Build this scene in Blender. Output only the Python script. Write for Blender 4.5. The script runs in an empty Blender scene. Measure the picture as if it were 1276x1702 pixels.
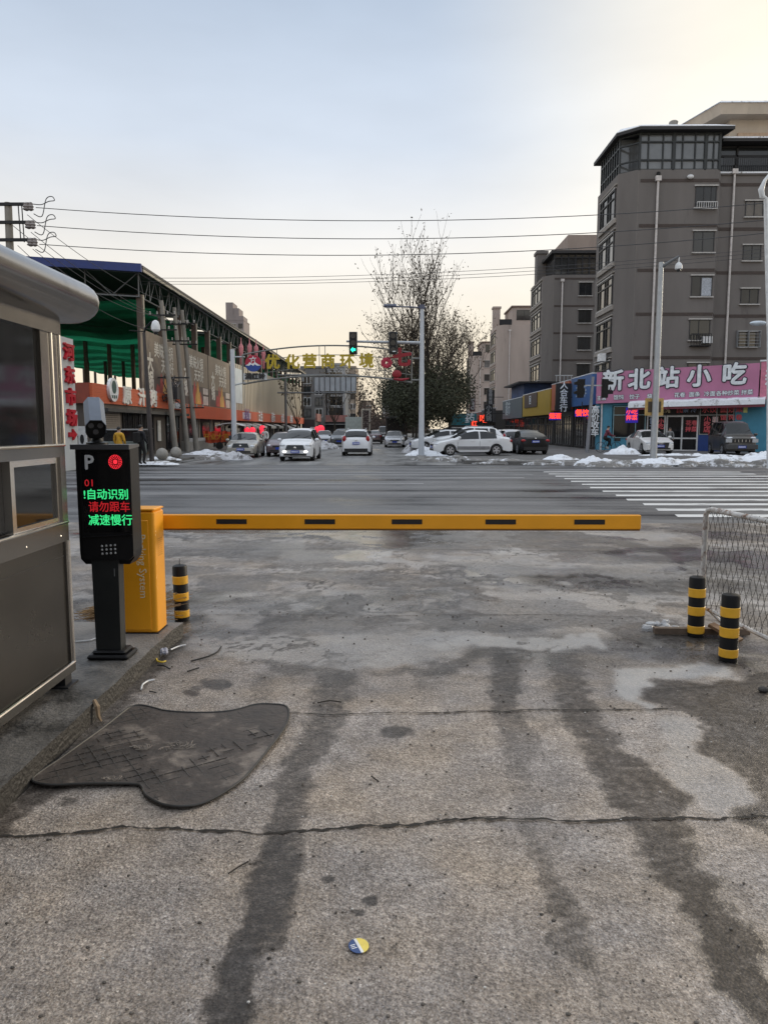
import bpy, math, random
import numpy as np
from mathutils import Vector, Matrix
random.seed(7); np.random.seed(7)
R = math.radians
scene = bpy.context.scene
COL = scene.collection

# ------------------------------------------------------------------ camera
CAM_H = 1.7
PITCH = math.atan(139/1229.); YAW = math.atan(12/1229.)
cd = bpy.data.cameras.new("camera"); cam = bpy.data.objects.new("camera", cd); COL.objects.link(cam)
cam.location = (0, 0, CAM_H); cam.rotation_euler = (math.pi/2-PITCH, 0, YAW)
cd.sensor_fit = 'VERTICAL'; cd.sensor_height = 36.0; cd.lens = 1229/1702*36; cd.clip_end = 3000; cd.clip_start = .05
scene.camera = cam
# ------------------------------------------------------------------ world, sun, exposure
SUN_EL, SUN_AZ = R(11), R(50)            # azimuth from +Y (down the street) towards +X
w = bpy.data.worlds.new("World"); scene.world = w; w.use_nodes = True
nt = w.node_tree; nt.nodes.clear()
out = nt.nodes.new('ShaderNodeOutputWorld'); bg = nt.nodes.new('ShaderNodeBackground')
sky = nt.nodes.new('ShaderNodeTexSky'); sky.sky_type = 'NISHITA'; sky.sun_disc = False
sky.sun_elevation = SUN_EL; sky.sun_rotation = SUN_AZ; sky.air_density = 1.2; sky.dust_density = 4.0; sky.ozone_density = 2.0
tc = nt.nodes.new('ShaderNodeTexCoord'); sx = nt.nodes.new('ShaderNodeSeparateXYZ')
nt.links.new(tc.outputs['Generated'], sx.inputs[0])
# thin high cloud veil: pale at the horizon, blue grey overhead, warm round the sun
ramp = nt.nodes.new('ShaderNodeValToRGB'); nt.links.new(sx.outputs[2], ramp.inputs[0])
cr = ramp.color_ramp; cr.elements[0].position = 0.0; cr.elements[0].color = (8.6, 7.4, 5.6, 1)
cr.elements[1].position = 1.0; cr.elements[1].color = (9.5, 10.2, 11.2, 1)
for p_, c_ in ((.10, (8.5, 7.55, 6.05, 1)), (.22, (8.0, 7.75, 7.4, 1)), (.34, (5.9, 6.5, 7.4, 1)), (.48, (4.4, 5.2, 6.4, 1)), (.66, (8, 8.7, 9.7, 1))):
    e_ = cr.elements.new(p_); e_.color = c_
dot = nt.nodes.new('ShaderNodeVectorMath'); dot.operation = 'DOT_PRODUCT'
nt.links.new(tc.outputs['Generated'], dot.inputs[0])
dot.inputs[1].default_value = (math.sin(SUN_AZ)*math.cos(R(24)), math.cos(SUN_AZ)*math.cos(R(24)), math.sin(R(24)))
gl = nt.nodes.new('ShaderNodeMapRange'); gl.inputs[1].default_value = .72; gl.inputs[2].default_value = 1.0
gl.interpolation_type = 'SMOOTHSTEP'
nt.links.new(dot.outputs['Value'], gl.inputs[0])
warm = nt.nodes.new('ShaderNodeMixRGB'); warm.inputs[2].default_value = (10.2, 9.25, 7.5, 1)
nt.links.new(gl.outputs[0], warm.inputs[0]); nt.links.new(ramp.outputs[0], warm.inputs[1])
cn = nt.nodes.new('ShaderNodeTexNoise'); cn.inputs['Scale'].default_value = 2.2; cn.inputs['Detail'].default_value = 5
mp = nt.nodes.new('ShaderNodeMapping'); mp.inputs['Scale'].default_value = (1, 1, 3.2)
nt.links.new(tc.outputs['Generated'], mp.inputs[0]); nt.links.new(mp.outputs[0], cn.inputs[0])
cm = nt.nodes.new('ShaderNodeMapRange'); cm.inputs[1].default_value = .3; cm.inputs[2].default_value = .7
cm.inputs[3].default_value = .885; cm.inputs[4].default_value = 1.06
nt.links.new(cn.outputs[0], cm.inputs[0])
vs = nt.nodes.new('ShaderNodeVectorMath'); vs.operation = 'SCALE'
nt.links.new(warm.outputs[0], vs.inputs[0]); nt.links.new(cm.outputs[0], vs.inputs['Scale'])
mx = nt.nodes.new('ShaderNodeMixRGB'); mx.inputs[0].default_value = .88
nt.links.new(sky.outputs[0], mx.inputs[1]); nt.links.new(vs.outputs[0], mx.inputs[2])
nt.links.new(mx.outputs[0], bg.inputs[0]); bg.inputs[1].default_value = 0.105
nt.links.new(bg.outputs[0], out.inputs[0])
sd = bpy.data.lights.new("sun", 'SUN'); sd.energy = 1.2; sd.angle = R(12); sd.color = (1, .88, .7)
sun = bpy.data.objects.new("sun", sd); COL.objects.link(sun)
sdir = Vector((math.sin(SUN_AZ)*math.cos(SUN_EL), math.cos(SUN_AZ)*math.cos(SUN_EL), math.sin(SUN_EL)))
sun.rotation_euler = sdir.to_track_quat('Z', 'Y').to_euler(); sun.location = sdir*100
scene.view_settings.view_transform = 'Standard'; scene.view_settings.look = 'None'
scene.view_settings.exposure = 0.32; scene.view_settings.gamma = 1
scene.render.engine = 'CYCLES'
try: scene.cycles.max_bounces = 6; scene.cycles.diffuse_bounces = 3; scene.cycles.caustics_reflective = False; scene.cycles.caustics_refractive = False
except Exception: pass

# ------------------------------------------------------------------ helpers
_fw = np.array([-math.sin(YAW)*math.cos(PITCH), math.cos(YAW)*math.cos(PITCH), -math.sin(PITCH)])
_rt = np.array([math.cos(YAW), math.sin(YAW), 0.]); _up = np.cross(_rt, _fw)
def ray(u, v): return _fw*1229 + _rt*(u-638) + _up*(851-v)
def gnd(u, v, z=0.):                      # the point of the plane z seen at a photo position
    d = ray(u, v); t = (z-CAM_H)/d[2]; return Vector((d[0]*t, d[1]*t, z))
def at(u, v, Y): d = ray(u, v); t = Y/d[1]; return Vector((d[0]*t, Y, CAM_H+d[2]*t))
def atx(u, v, X): d = ray(u, v); t = X/d[0]; return Vector((X, d[1]*t, CAM_H+d[2]*t))

def N(nt, t, **kw):
    n = nt.nodes.new(t)
    for k, v in kw.items():
        if k in n.inputs: n.inputs[k].default_value = v
        else: setattr(n, k, v)
    return n
MATS = {}
def M(name, col, rough=.6, metal=0., var=.18, scale=4., bump=0., bscale=60., spec=.5, emit=None, estr=1., coat=0., stretch=None, dirt=None):
    """a principled material with two scales of procedural variation"""
    if name in MATS: return MATS[name]
    m = bpy.data.materials.new(name); m.use_nodes = True; nt = m.node_tree; b = nt.nodes['Principled BSDF']
    b.inputs['Roughness'].default_value = rough; b.inputs['Metallic'].default_value = metal
    b.inputs['Specular IOR Level'].default_value = spec; b.inputs['Coat Weight'].default_value = coat
    b.inputs['Coat Roughness'].default_value = .06
    tc = N(nt, 'ShaderNodeTexCoord'); src = tc.outputs['Object']
    if stretch:
        mp = N(nt, 'ShaderNodeMapping'); mp.inputs['Scale'].default_value = stretch; nt.links.new(src, mp.inputs[0]); src = mp.outputs[0]
    n1 = N(nt, 'ShaderNodeTexNoise', Scale=scale, Detail=6., Roughness=.62); nt.links.new(src, n1.inputs[0])
    mr = N(nt, 'ShaderNodeMapRange'); mr.inputs[1].default_value = .28; mr.inputs[2].default_value = .72
    mr.inputs[3].default_value = 1-var; mr.inputs[4].default_value = 1+var; nt.links.new(n1.outputs[0], mr.inputs[0])
    mul = N(nt, 'ShaderNodeVectorMath', operation='SCALE'); mul.inputs[0].default_value = col[:3]
    nt.links.new(mr.outputs[0], mul.inputs['Scale']); c_out = mul.outputs[0]
    if dirt:
        dn = N(nt, 'ShaderNodeTexNoise', Scale=dirt[1], Detail=8., Roughness=.7); nt.links.new(src, dn.inputs[0])
        dr = N(nt, 'ShaderNodeMapRange'); dr.inputs[1].default_value = dirt[2]; dr.inputs[2].default_value = dirt[2]+.12; nt.links.new(dn.outputs[0], dr.inputs[0])
        mm = N(nt, 'ShaderNodeMixRGB'); mm.inputs[2].default_value = (*dirt[0], 1)
        nt.links.new(dr.outputs[0], mm.inputs[0]); nt.links.new(c_out, mm.inputs[1]); c_out = mm.outputs[0]
    nt.links.new(c_out, b.inputs['Base Color'])
    rr = N(nt, 'ShaderNodeMapRange'); rr.inputs[3].default_value = max(0.02, rough-.08); rr.inputs[4].default_value = min(1, rough+.08)
    nt.links.new(n1.outputs[0], rr.inputs[0]); nt.links.new(rr.outputs[0], b.inputs['Roughness'])
    if bump:
        n2 = N(nt, 'ShaderNodeTexNoise', Scale=bscale, Detail=4.); nt.links.new(src, n2.inputs[0])
        bp = N(nt, 'ShaderNodeBump', Strength=bump, Distance=.02); nt.links.new(n2.outputs[0], bp.inputs['Height']); nt.links.new(bp.outputs[0], b.inputs['Normal'])
    if emit:
        b.inputs['Emission Color'].default_value = (*emit, 1); b.inputs['Emission Strength'].default_value = estr
    MATS[name] = m; return m

class MB:
    """collects shapes and links them as one mesh object"""
    def __init__(s): s.v = []; s.f = []; s.mi = []; s.cur = 0
    def add(s, vs, fs):
        o = len(s.v); s.v += [tuple(p) for p in vs]; s.f += [tuple(i+o for i in f) for f in fs]; s.mi += [s.cur]*len(fs); return s
    def box(s, a, b, rz=0, c=None):
        x0, y0, z0 = a; x1, y1, z1 = b
        vs = [(x0,y0,z0),(x1,y0,z0),(x1,y1,z0),(x0,y1,z0),(x0,y0,z1),(x1,y0,z1),(x1,y1,z1),(x0,y1,z1)]
        if rz:
            cx, cy = c if c else ((x0+x1)/2, (y0+y1)/2); cs, sn = math.cos(rz), math.sin(rz)
            vs = [(cx+(x-cx)*cs-(y-cy)*sn, cy+(x-cx)*sn+(y-cy)*cs, z) for x, y, z in vs]
        return s.add(vs, [(0,3,2,1),(4,5,6,7),(0,1,5,4),(1,2,6,5),(2,3,7,6),(3,0,4,7)])
    def rbox(s, a, b, r=.02, n=3):        # box with rounded vertical edges and bevelled rims
        x0, y0, z0 = a; x1, y1, z1 = b; pts = []
        for cx, cy, a0 in ((x1-r,y1-r,0),(x0+r,y1-r,90),(x0+r,y0+r,180),(x1-r,y0+r,270)):
            for k in range(n+1):
                t = R(a0+90*k/n); pts.append((cx+r*math.cos(t), cy+r*math.sin(t), cx, cy))
        rings = []
        for z, q in ((z0,.35),(z0+r*.6,1),(z1-r*.6,1),(z1,.35)):
            rings.append([(cx+(x-cx)*q, cy+(y-cy)*q, z) for x, y, cx, cy in pts])
        return s.loft(rings)
    def loft(s, rings, cap=True, closed=True):
        n = len(rings[0]); vs = [p for r in rings for p in r]; fs = []
        for i in range(len(rings)-1):
            for k in range(n if closed else n-1):
                k2 = (k+1) % n; fs.append((i*n+k, i*n+k2, (i+1)*n+k2, (i+1)*n+k))
        if cap:
            fs.append(tuple(reversed(range(n)))); fs.append(tuple(range((len(rings)-1)*n, len(rings)*n)))
        return s.add(vs, fs)
    def tube(s, path, r, n=8, cap=True):
        path = [Vector(p) for p in path]; rings = []
        rs = r if isinstance(r, (list, tuple)) else [r]*len(path); prev = None
        for i, p in enumerate(path):
            d = (path[min(i+1, len(path)-1)]-path[max(i-1, 0)]).normalized()
            a = Vector((0,0,1)) if abs(d.z) < .95 else Vector((1,0,0))
            if prev is not None: a = prev
            u = d.cross(a)
            if u.length < 1e-4: u = d.orthogonal()
            u.normalize(); v_ = u.cross(d).normalized(); prev = v_
            rings.append([tuple(p+(u*math.cos(2*math.pi*k/n)+v_*math.sin(2*math.pi*k/n))*rs[i]) for k in range(n)])
        return s.loft(rings, cap)
    def cyl(s, p0, p1, r, r1=None, n=16): return s.tube([p0, p1], [r, r if r1 is None else r1], n)
    def lathe(s, prof, c=(0,0,0), n=20):
        rings = [[(c[0]+r*math.cos(2*math.pi*k/n), c[1]+r*math.sin(2*math.pi*k/n), c[2]+z) for k in range(n)] for r, z in prof]
        return s.loft(rings)
    def prism(s, pts, a, b, axis='z'):    # closed outline extruded from a to b
        def mk(p, h): return (p[0],p[1],h) if axis == 'z' else ((p[0],h,p[1]) if axis == 'y' else (h,p[0],p[1]))
        n = len(pts); vs = [mk(p,a) for p in pts]+[mk(p,b) for p in pts]
        return s.add(vs, [tuple(reversed(range(n))), tuple(range(n,2*n))]+[(k,(k+1)%n,n+(k+1)%n,n+k) for k in range(n)])
    def ell(s, c, r, nu=12, nv=8):
        rings = []
        for i in range(nv+1):
            t = -math.pi/2+math.pi*i/nv; q = max(math.cos(t), .02)
            rings.append([(c[0]+r[0]*q*math.cos(2*math.pi*k/nu), c[1]+r[1]*q*math.sin(2*math.pi*k/nu), c[2]+r[2]*math.sin(t)) for k in range(nu)])
        return s.loft(rings)
    def text(s, body, size, mtx, ext=.01, off=0., align='CENTER', vertical=False):
        vs, fs = text_geo('\n'.join(body) if vertical else body, size, ext, 0., align)
        n = 0 if off <= 0 else (4 if off < .02 else 8)      # heavier strokes: copies nudged outwards
        for k in range(n+1):
            a = 2*math.pi*k/max(n,1); q = 0 if k == n else off
            s.add([mtx @ Vector((v[0]+q*math.cos(a), v[1]+q*math.sin(a), v[2]+k*.0007)) for v in vs], fs)
        return s
    def xf(s, m): s.v = [tuple(m @ Vector(p)) for p in s.v]; return s
    def build(s, name, mat, parent=None, world=False, smooth=False, ang=40):
        me = bpy.data.meshes.new(name); vs = s.v
        if world and parent is not None:
            L = Vector(); q_ = parent
            while q_ is not None: L = L+q_.location; q_ = q_.parent
            vs = [(p[0]-L.x, p[1]-L.y, p[2]-L.z) for p in vs]
        me.from_pydata(vs, [], s.f)
        mats = mat if isinstance(mat, (list, tuple)) else [mat]
        for m in mats: me.materials.append(m)
        if len(mats) > 1: me.polygons.foreach_set('material_index', s.mi)
        if smooth:
            me.polygons.foreach_set('use_smooth', [True]*len(me.polygons)); me.set_sharp_from_angle(angle=R(ang))
        me.update(); o = bpy.data.objects.new(name, me); COL.objects.link(o)
        if parent is not None: o.parent = parent
        return o

_TG = {}
def text_geo(body, size, ext, off, align):
    key = (body, size, ext, off, align)
    if key in _TG: return _TG[key]
    cu = bpy.data.curves.new("t", 'FONT'); cu.body = body; cu.size = size; cu.extrude = ext; cu.offset = off
    cu.align_x = align; cu.align_y = 'CENTER'; cu.resolution_u = 2; cu.space_line = .92
    o = bpy.data.objects.new("t", cu); COL.objects.link(o)
    dg = bpy.context.evaluated_depsgraph_get(); dg.update(); ev = o.evaluated_get(dg); me = ev.to_mesh()
    vs = [tuple(v.co) for v in me.vertices]; fs = [tuple(p.vertices) for p in me.polygons]
    ev.to_mesh_clear(); bpy.data.objects.remove(o); bpy.data.curves.remove(cu)
    _TG[key] = (vs, fs); return vs, fs
def TM(loc, right, up=(0,0,1)):           # text frame: local x -> right, local y -> up
    r = Vector(right).normalized(); u = Vector(up).normalized(); n = r.cross(u)
    return Matrix(((r.x,u.x,n.x,loc[0]),(r.y,u.y,n.y,loc[1]),(r.z,u.z,n.z,loc[2]),(0,0,0,1)))
def tag(o, label=None, cat=None, group=None, kind=None):
    if label: o['label'] = label
    if cat: o['category'] = cat
    if group: o['group'] = group
    if kind: o['kind'] = kind
    return o
def thing(name, label, cat, loc=(0,0,0), rz=0, group=None):
    o = bpy.data.objects.new(name, None); COL.objects.link(o); o.location = loc; o.rotation_euler = (0,0,rz); o.empty_display_size = .2
    return tag(o, label, cat, group)
def copy_tree(o, parent=None):
    c = o.copy(); COL.objects.link(c)
    if parent is not None: c.parent = parent
    for ch in o.children: copy_tree(ch, c)
    return c

# common materials
BLACK = M('black_plastic', (.009,.009,.010), .42, spec=.28); RUB = M('black_rubber', (.018,.018,.018), .8)
STEEL = M('stainless_steel', (.30,.285,.265), .2, .97, .03, 1.5, bump=.06, bscale=1.2)
CHROME = M('polished_steel', (.75,.72,.68), .22, 1., .06)
WHITEP = M('white_paint', (.72,.73,.74), .45); GALV = M('galvanised_steel', (.42,.44,.46), .45, .5, .12)
POLEW = M('pole_grey_white_paint', (.55,.58,.62), .45, 0, .08); CONC = M('weathered_concrete', (.30,.285,.26), .9, 0, .25, 3., .3)
DARKM = M('dark_steel', (.025,.025,.028), .55, spec=.3); WIRE = M('wire_black', (.05,.05,.055), .6)
DKGLASS = M('dark_window_glass', (.02,.022,.025), .06, 0, .1, spec=.8); SNOW = M('snow', (.80,.82,.86), .8, 0, .10, 6., .9, 9., dirt=((.24,.22,.205), 2.4, .545))
DIRTY = M('dirty_slush', (.17,.16,.15), .7, 0, .4, 3., .8, 14., dirt=((.72,.73,.76), 2.6, .52))
RED = M('red_paint', (.55,.03,.03), .5); BLUEPL = M('blue_plate', (.02,.06,.42), .4)
# ------------------------------------------------------------------ ground
_lat = np.random.rand(256, 256)
def vnoise(x, y):
    xi = np.floor(x).astype(int); yi = np.floor(y).astype(int); fx = x-xi; fy = y-yi
    fx = fx*fx*(3-2*fx); fy = fy*fy*(3-2*fy); g = lambda a, b: _lat[a % 256, b % 256]
    return (g(xi,yi)*(1-fx)+g(xi+1,yi)*fx)*(1-fy)+(g(xi,yi+1)*(1-fx)+g(xi+1,yi+1)*fx)*fy
def fbm(x, y, o=4):
    s = 0; a = .5
    for k in range(o): s = s+a*vnoise(x*2**k+17*k, y*2**k+31*k); a *= .5
    return s/(1-.5**o)
def sstep(a, b, x): t = np.clip((x-a)/(b-a), 0, 1); return t*t*(3-2*t)
def ground_grid():
    xs = np.linspace(-7.5, 9.5, 860)
    ys = [1.0]
    while ys[-1] < 13.3: ys.append(ys[-1]+max(.011, .0024*ys[-1]**1.45))
    ys[-1] = 13.3; ys = np.array(ys); X, Y = np.meshgrid(xs, ys); nx, ny = len(xs), len(ys)
    x = X.ravel(); y = Y.ravel()
    # photo position of each ground point
    P = np.stack([x, y, np.full_like(x, -CAM_H)], 1); zc = P@_fw; u = 638+1229*(P@_rt)/zc; v = 851-1229*(P@_up)/zc
    w1 = fbm(x*2.6, y*2.6)-.5; w2 = fbm(x*2.6+50, y*2.6+9)-.5; w3 = fbm(x*11, y*11)-.5; fine = fbm(x*30, y*30)
    sc = np.clip((v-700)/500, .08, 2)
    uu = u+(w1*70+w3*46)*sc; vv = v+(w2*34+w3*18)*sc
    def poly(pts, U=uu, V=vv):
        ins = np.zeros(len(U), bool); n = len(pts)
        for i in range(n):
            x1, y1 = pts[i]; x2, y2 = pts[(i+1) % n]
            if y1 == y2: continue
            c = ((y1 > V) != (y2 > V)) & (U < (x2-x1)*(V-y1)/(y2-y1)+x1); ins ^= c
        return ins.astype(float)
    def track(pts, U=u+(w1*26+w3*40)*sc):                     # (u, v, width, strength) down the picture
        pts = np.array(pts, float); cu = np.interp(v, pts[:,1], pts[:,0]); cw = np.interp(v, pts[:,1], pts[:,2])
        s = np.interp(v, pts[:,1], pts[:,3]); inr = (v > pts[0,1]) & (v < pts[-1,1])
        return sstep(1.25, .45, np.abs(U-cu)/(cw/2))*s*inr
    def blur(a, n=1):
        a = a.reshape(ny, nx)
        for _ in range(n):
            b = np.pad(a, 1, 'edge'); a = (b[:-2,1:-1]+b[2:,1:-1]+b[1:-1,:-2]+b[1:-1,2:]+2*a)/6
        return a.ravel()
    dark = np.zeros_like(x)
    for t in ([(560,1120,80,.75),(545,1180,85,.8),(505,1260,80,.8),(478,1370,92,.85),(440,1480,96,1),(395,1620,100,1),(372,1705,108,1),(300,1950,140,.8),(240,2150,160,0)],
              [(440,1120,60,.5),(432,1165,55,.5),(425,1180,50,0)],
              [(838,1085,65,.8),(842,1160,65,.8),(858,1240,66,.6),(872,1330,60,.45),(893,1400,36,.55),(925,1500,60,.75),(950,1570,70,.75),(1000,1650,60,.5),(1010,1700,50,.1)],
              [(930,1085,70,.6),(962,1180,80,.85),(1010,1270,100,.8),(1090,1370,120,.85),(1150,1480,118,.95),(1220,1600,120,1),(1290,1705,130,1),(1430,1950,170,.9),(1540,2150,190,0)],
              [(700,1090,40,.25),(690,1400,44,.2),(680,1700,60,.1)]):
        dark = np.maximum(dark, track(t))
    wetp = [ [(0,1320),(60,1302),(130,1308),(110,1322),(60,1345),(20,1384),(-20,1396),(-60,1330)],
             [(1062,1128),(1150,1138),(1300,1120),(1300,1395),(1215,1372),(1268,1325),(1205,1285),(1135,1240),(1172,1212),(1150,1190),(1085,1172)],
             [(955,1240),(1050,1250),(1110,1300),(1165,1345),(1130,1372),(1010,1350),(975,1300)],
             [(300,1045),(420,1048),(380,1068),(330,1064),(300,1062)],
             [(430,1028),(560,1000),(600,1015),(590,1048),(430,1052)],
             [(480,985),(600,990),(690,968),(660,1005),(560,1030),(500,1005)],
             [(420,960),(560,950),(660,955),(760,965),(860,985),(700,975),(560,968)],
             [(680,1030),(760,1012),(860,1020),(1000,1012),(1110,1020),(1080,1060),(960,1045),(860,1050),(760,1048)],
             [(1020,1030),(1130,1028),(1140,1075),(1040,1070)],
             [(420,1095),(600,1122),(700,1108),(800,1082),(860,1074),(900,1086),(800,1100),(700,1124),(560,1132),(470,1125)],
             [(320,955),(460,950),(440,975),(330,1000)], [(640,890),(900,880),(1100,900),(900,910)], [(300,900),(560,905),(640,935),(420,930)] ]
    pd = np.zeros_like(x)
    for k, pg in enumerate(wetp): pd = np.maximum(pd, poly(pg)*(.85 if k < 3 else .62))
    dark = np.maximum(dark, blur(pd, 2))
    for cu, cv, ru, rv, s in ((660,1217,35,11,.9),(360,1137,30,9,.9),(318,1152,14,6,.9),(547,1463,13,8,.9),(616,1497,18,10,1),(594,1517,12,7,1),(440,1018,12,5,.9),(325,1143,10,4,.8),(610,1255,4,3,.9),(920,1560,18,22,.7),(1125,1158,30,14,.6),(655,1205,14,6,.5),(70,1550,10,6,.6),(300,1480,14,8,.3),(240,1660,16,10,.4)):
        d = np.hypot((u+w3*14-cu)/ru, (v+w3*10-cv)/rv); dark = np.maximum(dark, sstep(1.15, .7, d)*s)
    # everything near the far end of the apron is damp in drifting patches
    far = sstep(4.6, 6.6, y); n = fbm(x*.75+3, y*1.15); dark = np.maximum(dark, far*sstep(.55, .60, n+w3*.12)*.5)
    for pg, s in (([(300,1075),(420,1098),(560,1118),(700,1106),(790,1082),(830,1066),(800,1030),(560,1052),(360,1045)], .75),
                  ([(720,1062),(1000,1058),(1010,1076),(840,1082),(700,1072)], 1.), ([(1010,1112),(1200,1108),(1205,1126),(1080,1132),(1068,1175),(1040,1150)], .9),
                  ([(340,1004),(470,990),(560,1010),(440,1020),(420,1046),(350,1036)], .6), ([(540,915),(650,912),(640,930),(560,932)], .6), ([(960,880),(1110,885),(1000,900)], .4)):
        pass
    pale = np.zeros_like(x)  # pale patches, with the wet sheen in mid drive painted in as lighter colour
    for pg, s in (([(300,1075),(420,1098),(560,1116),(700,1104),(790,1080),(830,1064),(800,1030),(560,1055),(360,1050)], .7),
                  ([(720,1060),(1000,1056),(1010,1076),(840,1080),(700,1072)], 1.), ([(1010,1112),(1200,1108),(1205,1126),(1080,1132),(1068,1175),(1040,1150)], 1.),
                  ([(1090,1180),(1175,1212),(1135,1240),(1205,1285),(1265,1325),(1215,1372),(1160,1345),(1100,1290)], .45),
                  ([(340,1004),(470,990),(560,1010),(440,1020),(420,1046),(350,1036)], .6), ([(470,985),(580,975),(680,985),(600,1005),(520,1010)], .5),
                  ([(540,915),(650,912),(640,930),(560,932)], .8), ([(820,910),(870,908),(880,924),(830,926)], .8), ([(960,880),(1150,885),(1100,900),(1000,900)], .5), ([(700,925),(1100,920),(1150,960),(820,955)], .45)):
        pale = np.maximum(pale, poly(pg)*s)
    pale = blur(pale, 2)*(1-.55*dark)
    # grime gathered round the feet of things and along the kerb
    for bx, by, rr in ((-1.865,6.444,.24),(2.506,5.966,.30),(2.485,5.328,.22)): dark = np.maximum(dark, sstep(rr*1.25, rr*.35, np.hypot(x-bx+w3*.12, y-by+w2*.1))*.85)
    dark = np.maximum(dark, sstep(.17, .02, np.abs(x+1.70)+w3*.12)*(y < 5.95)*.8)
    wet = np.clip(dark*.75+far*.28*sstep(.42, .6, fbm(x*1.3+9, y*1.3))+pale*.55*far, 0, 1)
    # tide lines left by drying puddles, and the damp grey film over the far half of the apron
    n3_ = fbm(x*.62+1.7*w1+7, y*.95+1.7*w2+3, 5); n4_ = fbm(x*1.3+2*w2+40, y*1.9+2*w1+8, 5)
    tide = np.maximum(sstep(.028, .006, np.abs(n3_-.5)), sstep(.02, .004, np.abs(n4_-.47))*.8)*sstep(4.4, 5.6, y)*(.35+.65*sstep(.35, .6, fbm(x*1.1+90, y*1.1)))
    dark = np.maximum(dark, tide*.75); dark = np.maximum(dark, sstep(.53, .58, n4_)*sstep(5, 6.5, y)*.6*(1-pale)); pale = np.maximum(pale, sstep(.56, .62, 1-n3_)*sstep(5.2, 6.5, y)*.55)
    damp = sstep(3.9, 5.6, y+w1*1.2)*(.55+.45*sstep(.4, .6, fbm(x*.5+4, y*.6+1)))*(1-.5*pale)
    wet = np.clip(np.maximum(wet, damp*(.45+.55*sstep(.45, .55, n3_))), 0, 1)
    pud = blur(poly([(272,878),(420,877),(560,875),(700,876),(830,880),(700,885),(560,884),(430,888),(275,887)], u, v+w1*6), 1); wet = np.maximum(wet, pud); damp = np.maximum(damp, pud); pale *= 1-pud
    dark *= .84+.32*(fine-.5)
    z = (fbm(x*1.7, y*1.7)-.5)*.012*sstep(13.2, 12.6, y)
    me = bpy.data.meshes.new('ground'); me.vertices.add(nx*ny); me.vertices.foreach_set('co', np.stack([x, y, z], 1).ravel())
    i = (np.arange(ny-1)[:,None]*nx+np.arange(nx-1)[None,:]).ravel(); q = np.stack([i, i+1, i+1+nx, i+nx], 1).ravel()
    nf = len(i); me.loops.add(nf*4); me.loops.foreach_set('vertex_index', q); me.polygons.add(nf)
    me.polygons.foreach_set('loop_start', np.arange(nf)*4); me.polygons.foreach_set('loop_total', np.full(nf, 4)); me.polygons.foreach_set('use_smooth', np.ones(nf, bool))
    me.update(calc_edges=True)
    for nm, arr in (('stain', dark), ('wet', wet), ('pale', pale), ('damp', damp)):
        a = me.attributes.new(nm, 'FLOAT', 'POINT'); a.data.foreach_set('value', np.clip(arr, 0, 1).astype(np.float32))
    o = bpy.data.objects.new('concrete_apron', me); COL.objects.link(o); return o
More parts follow.
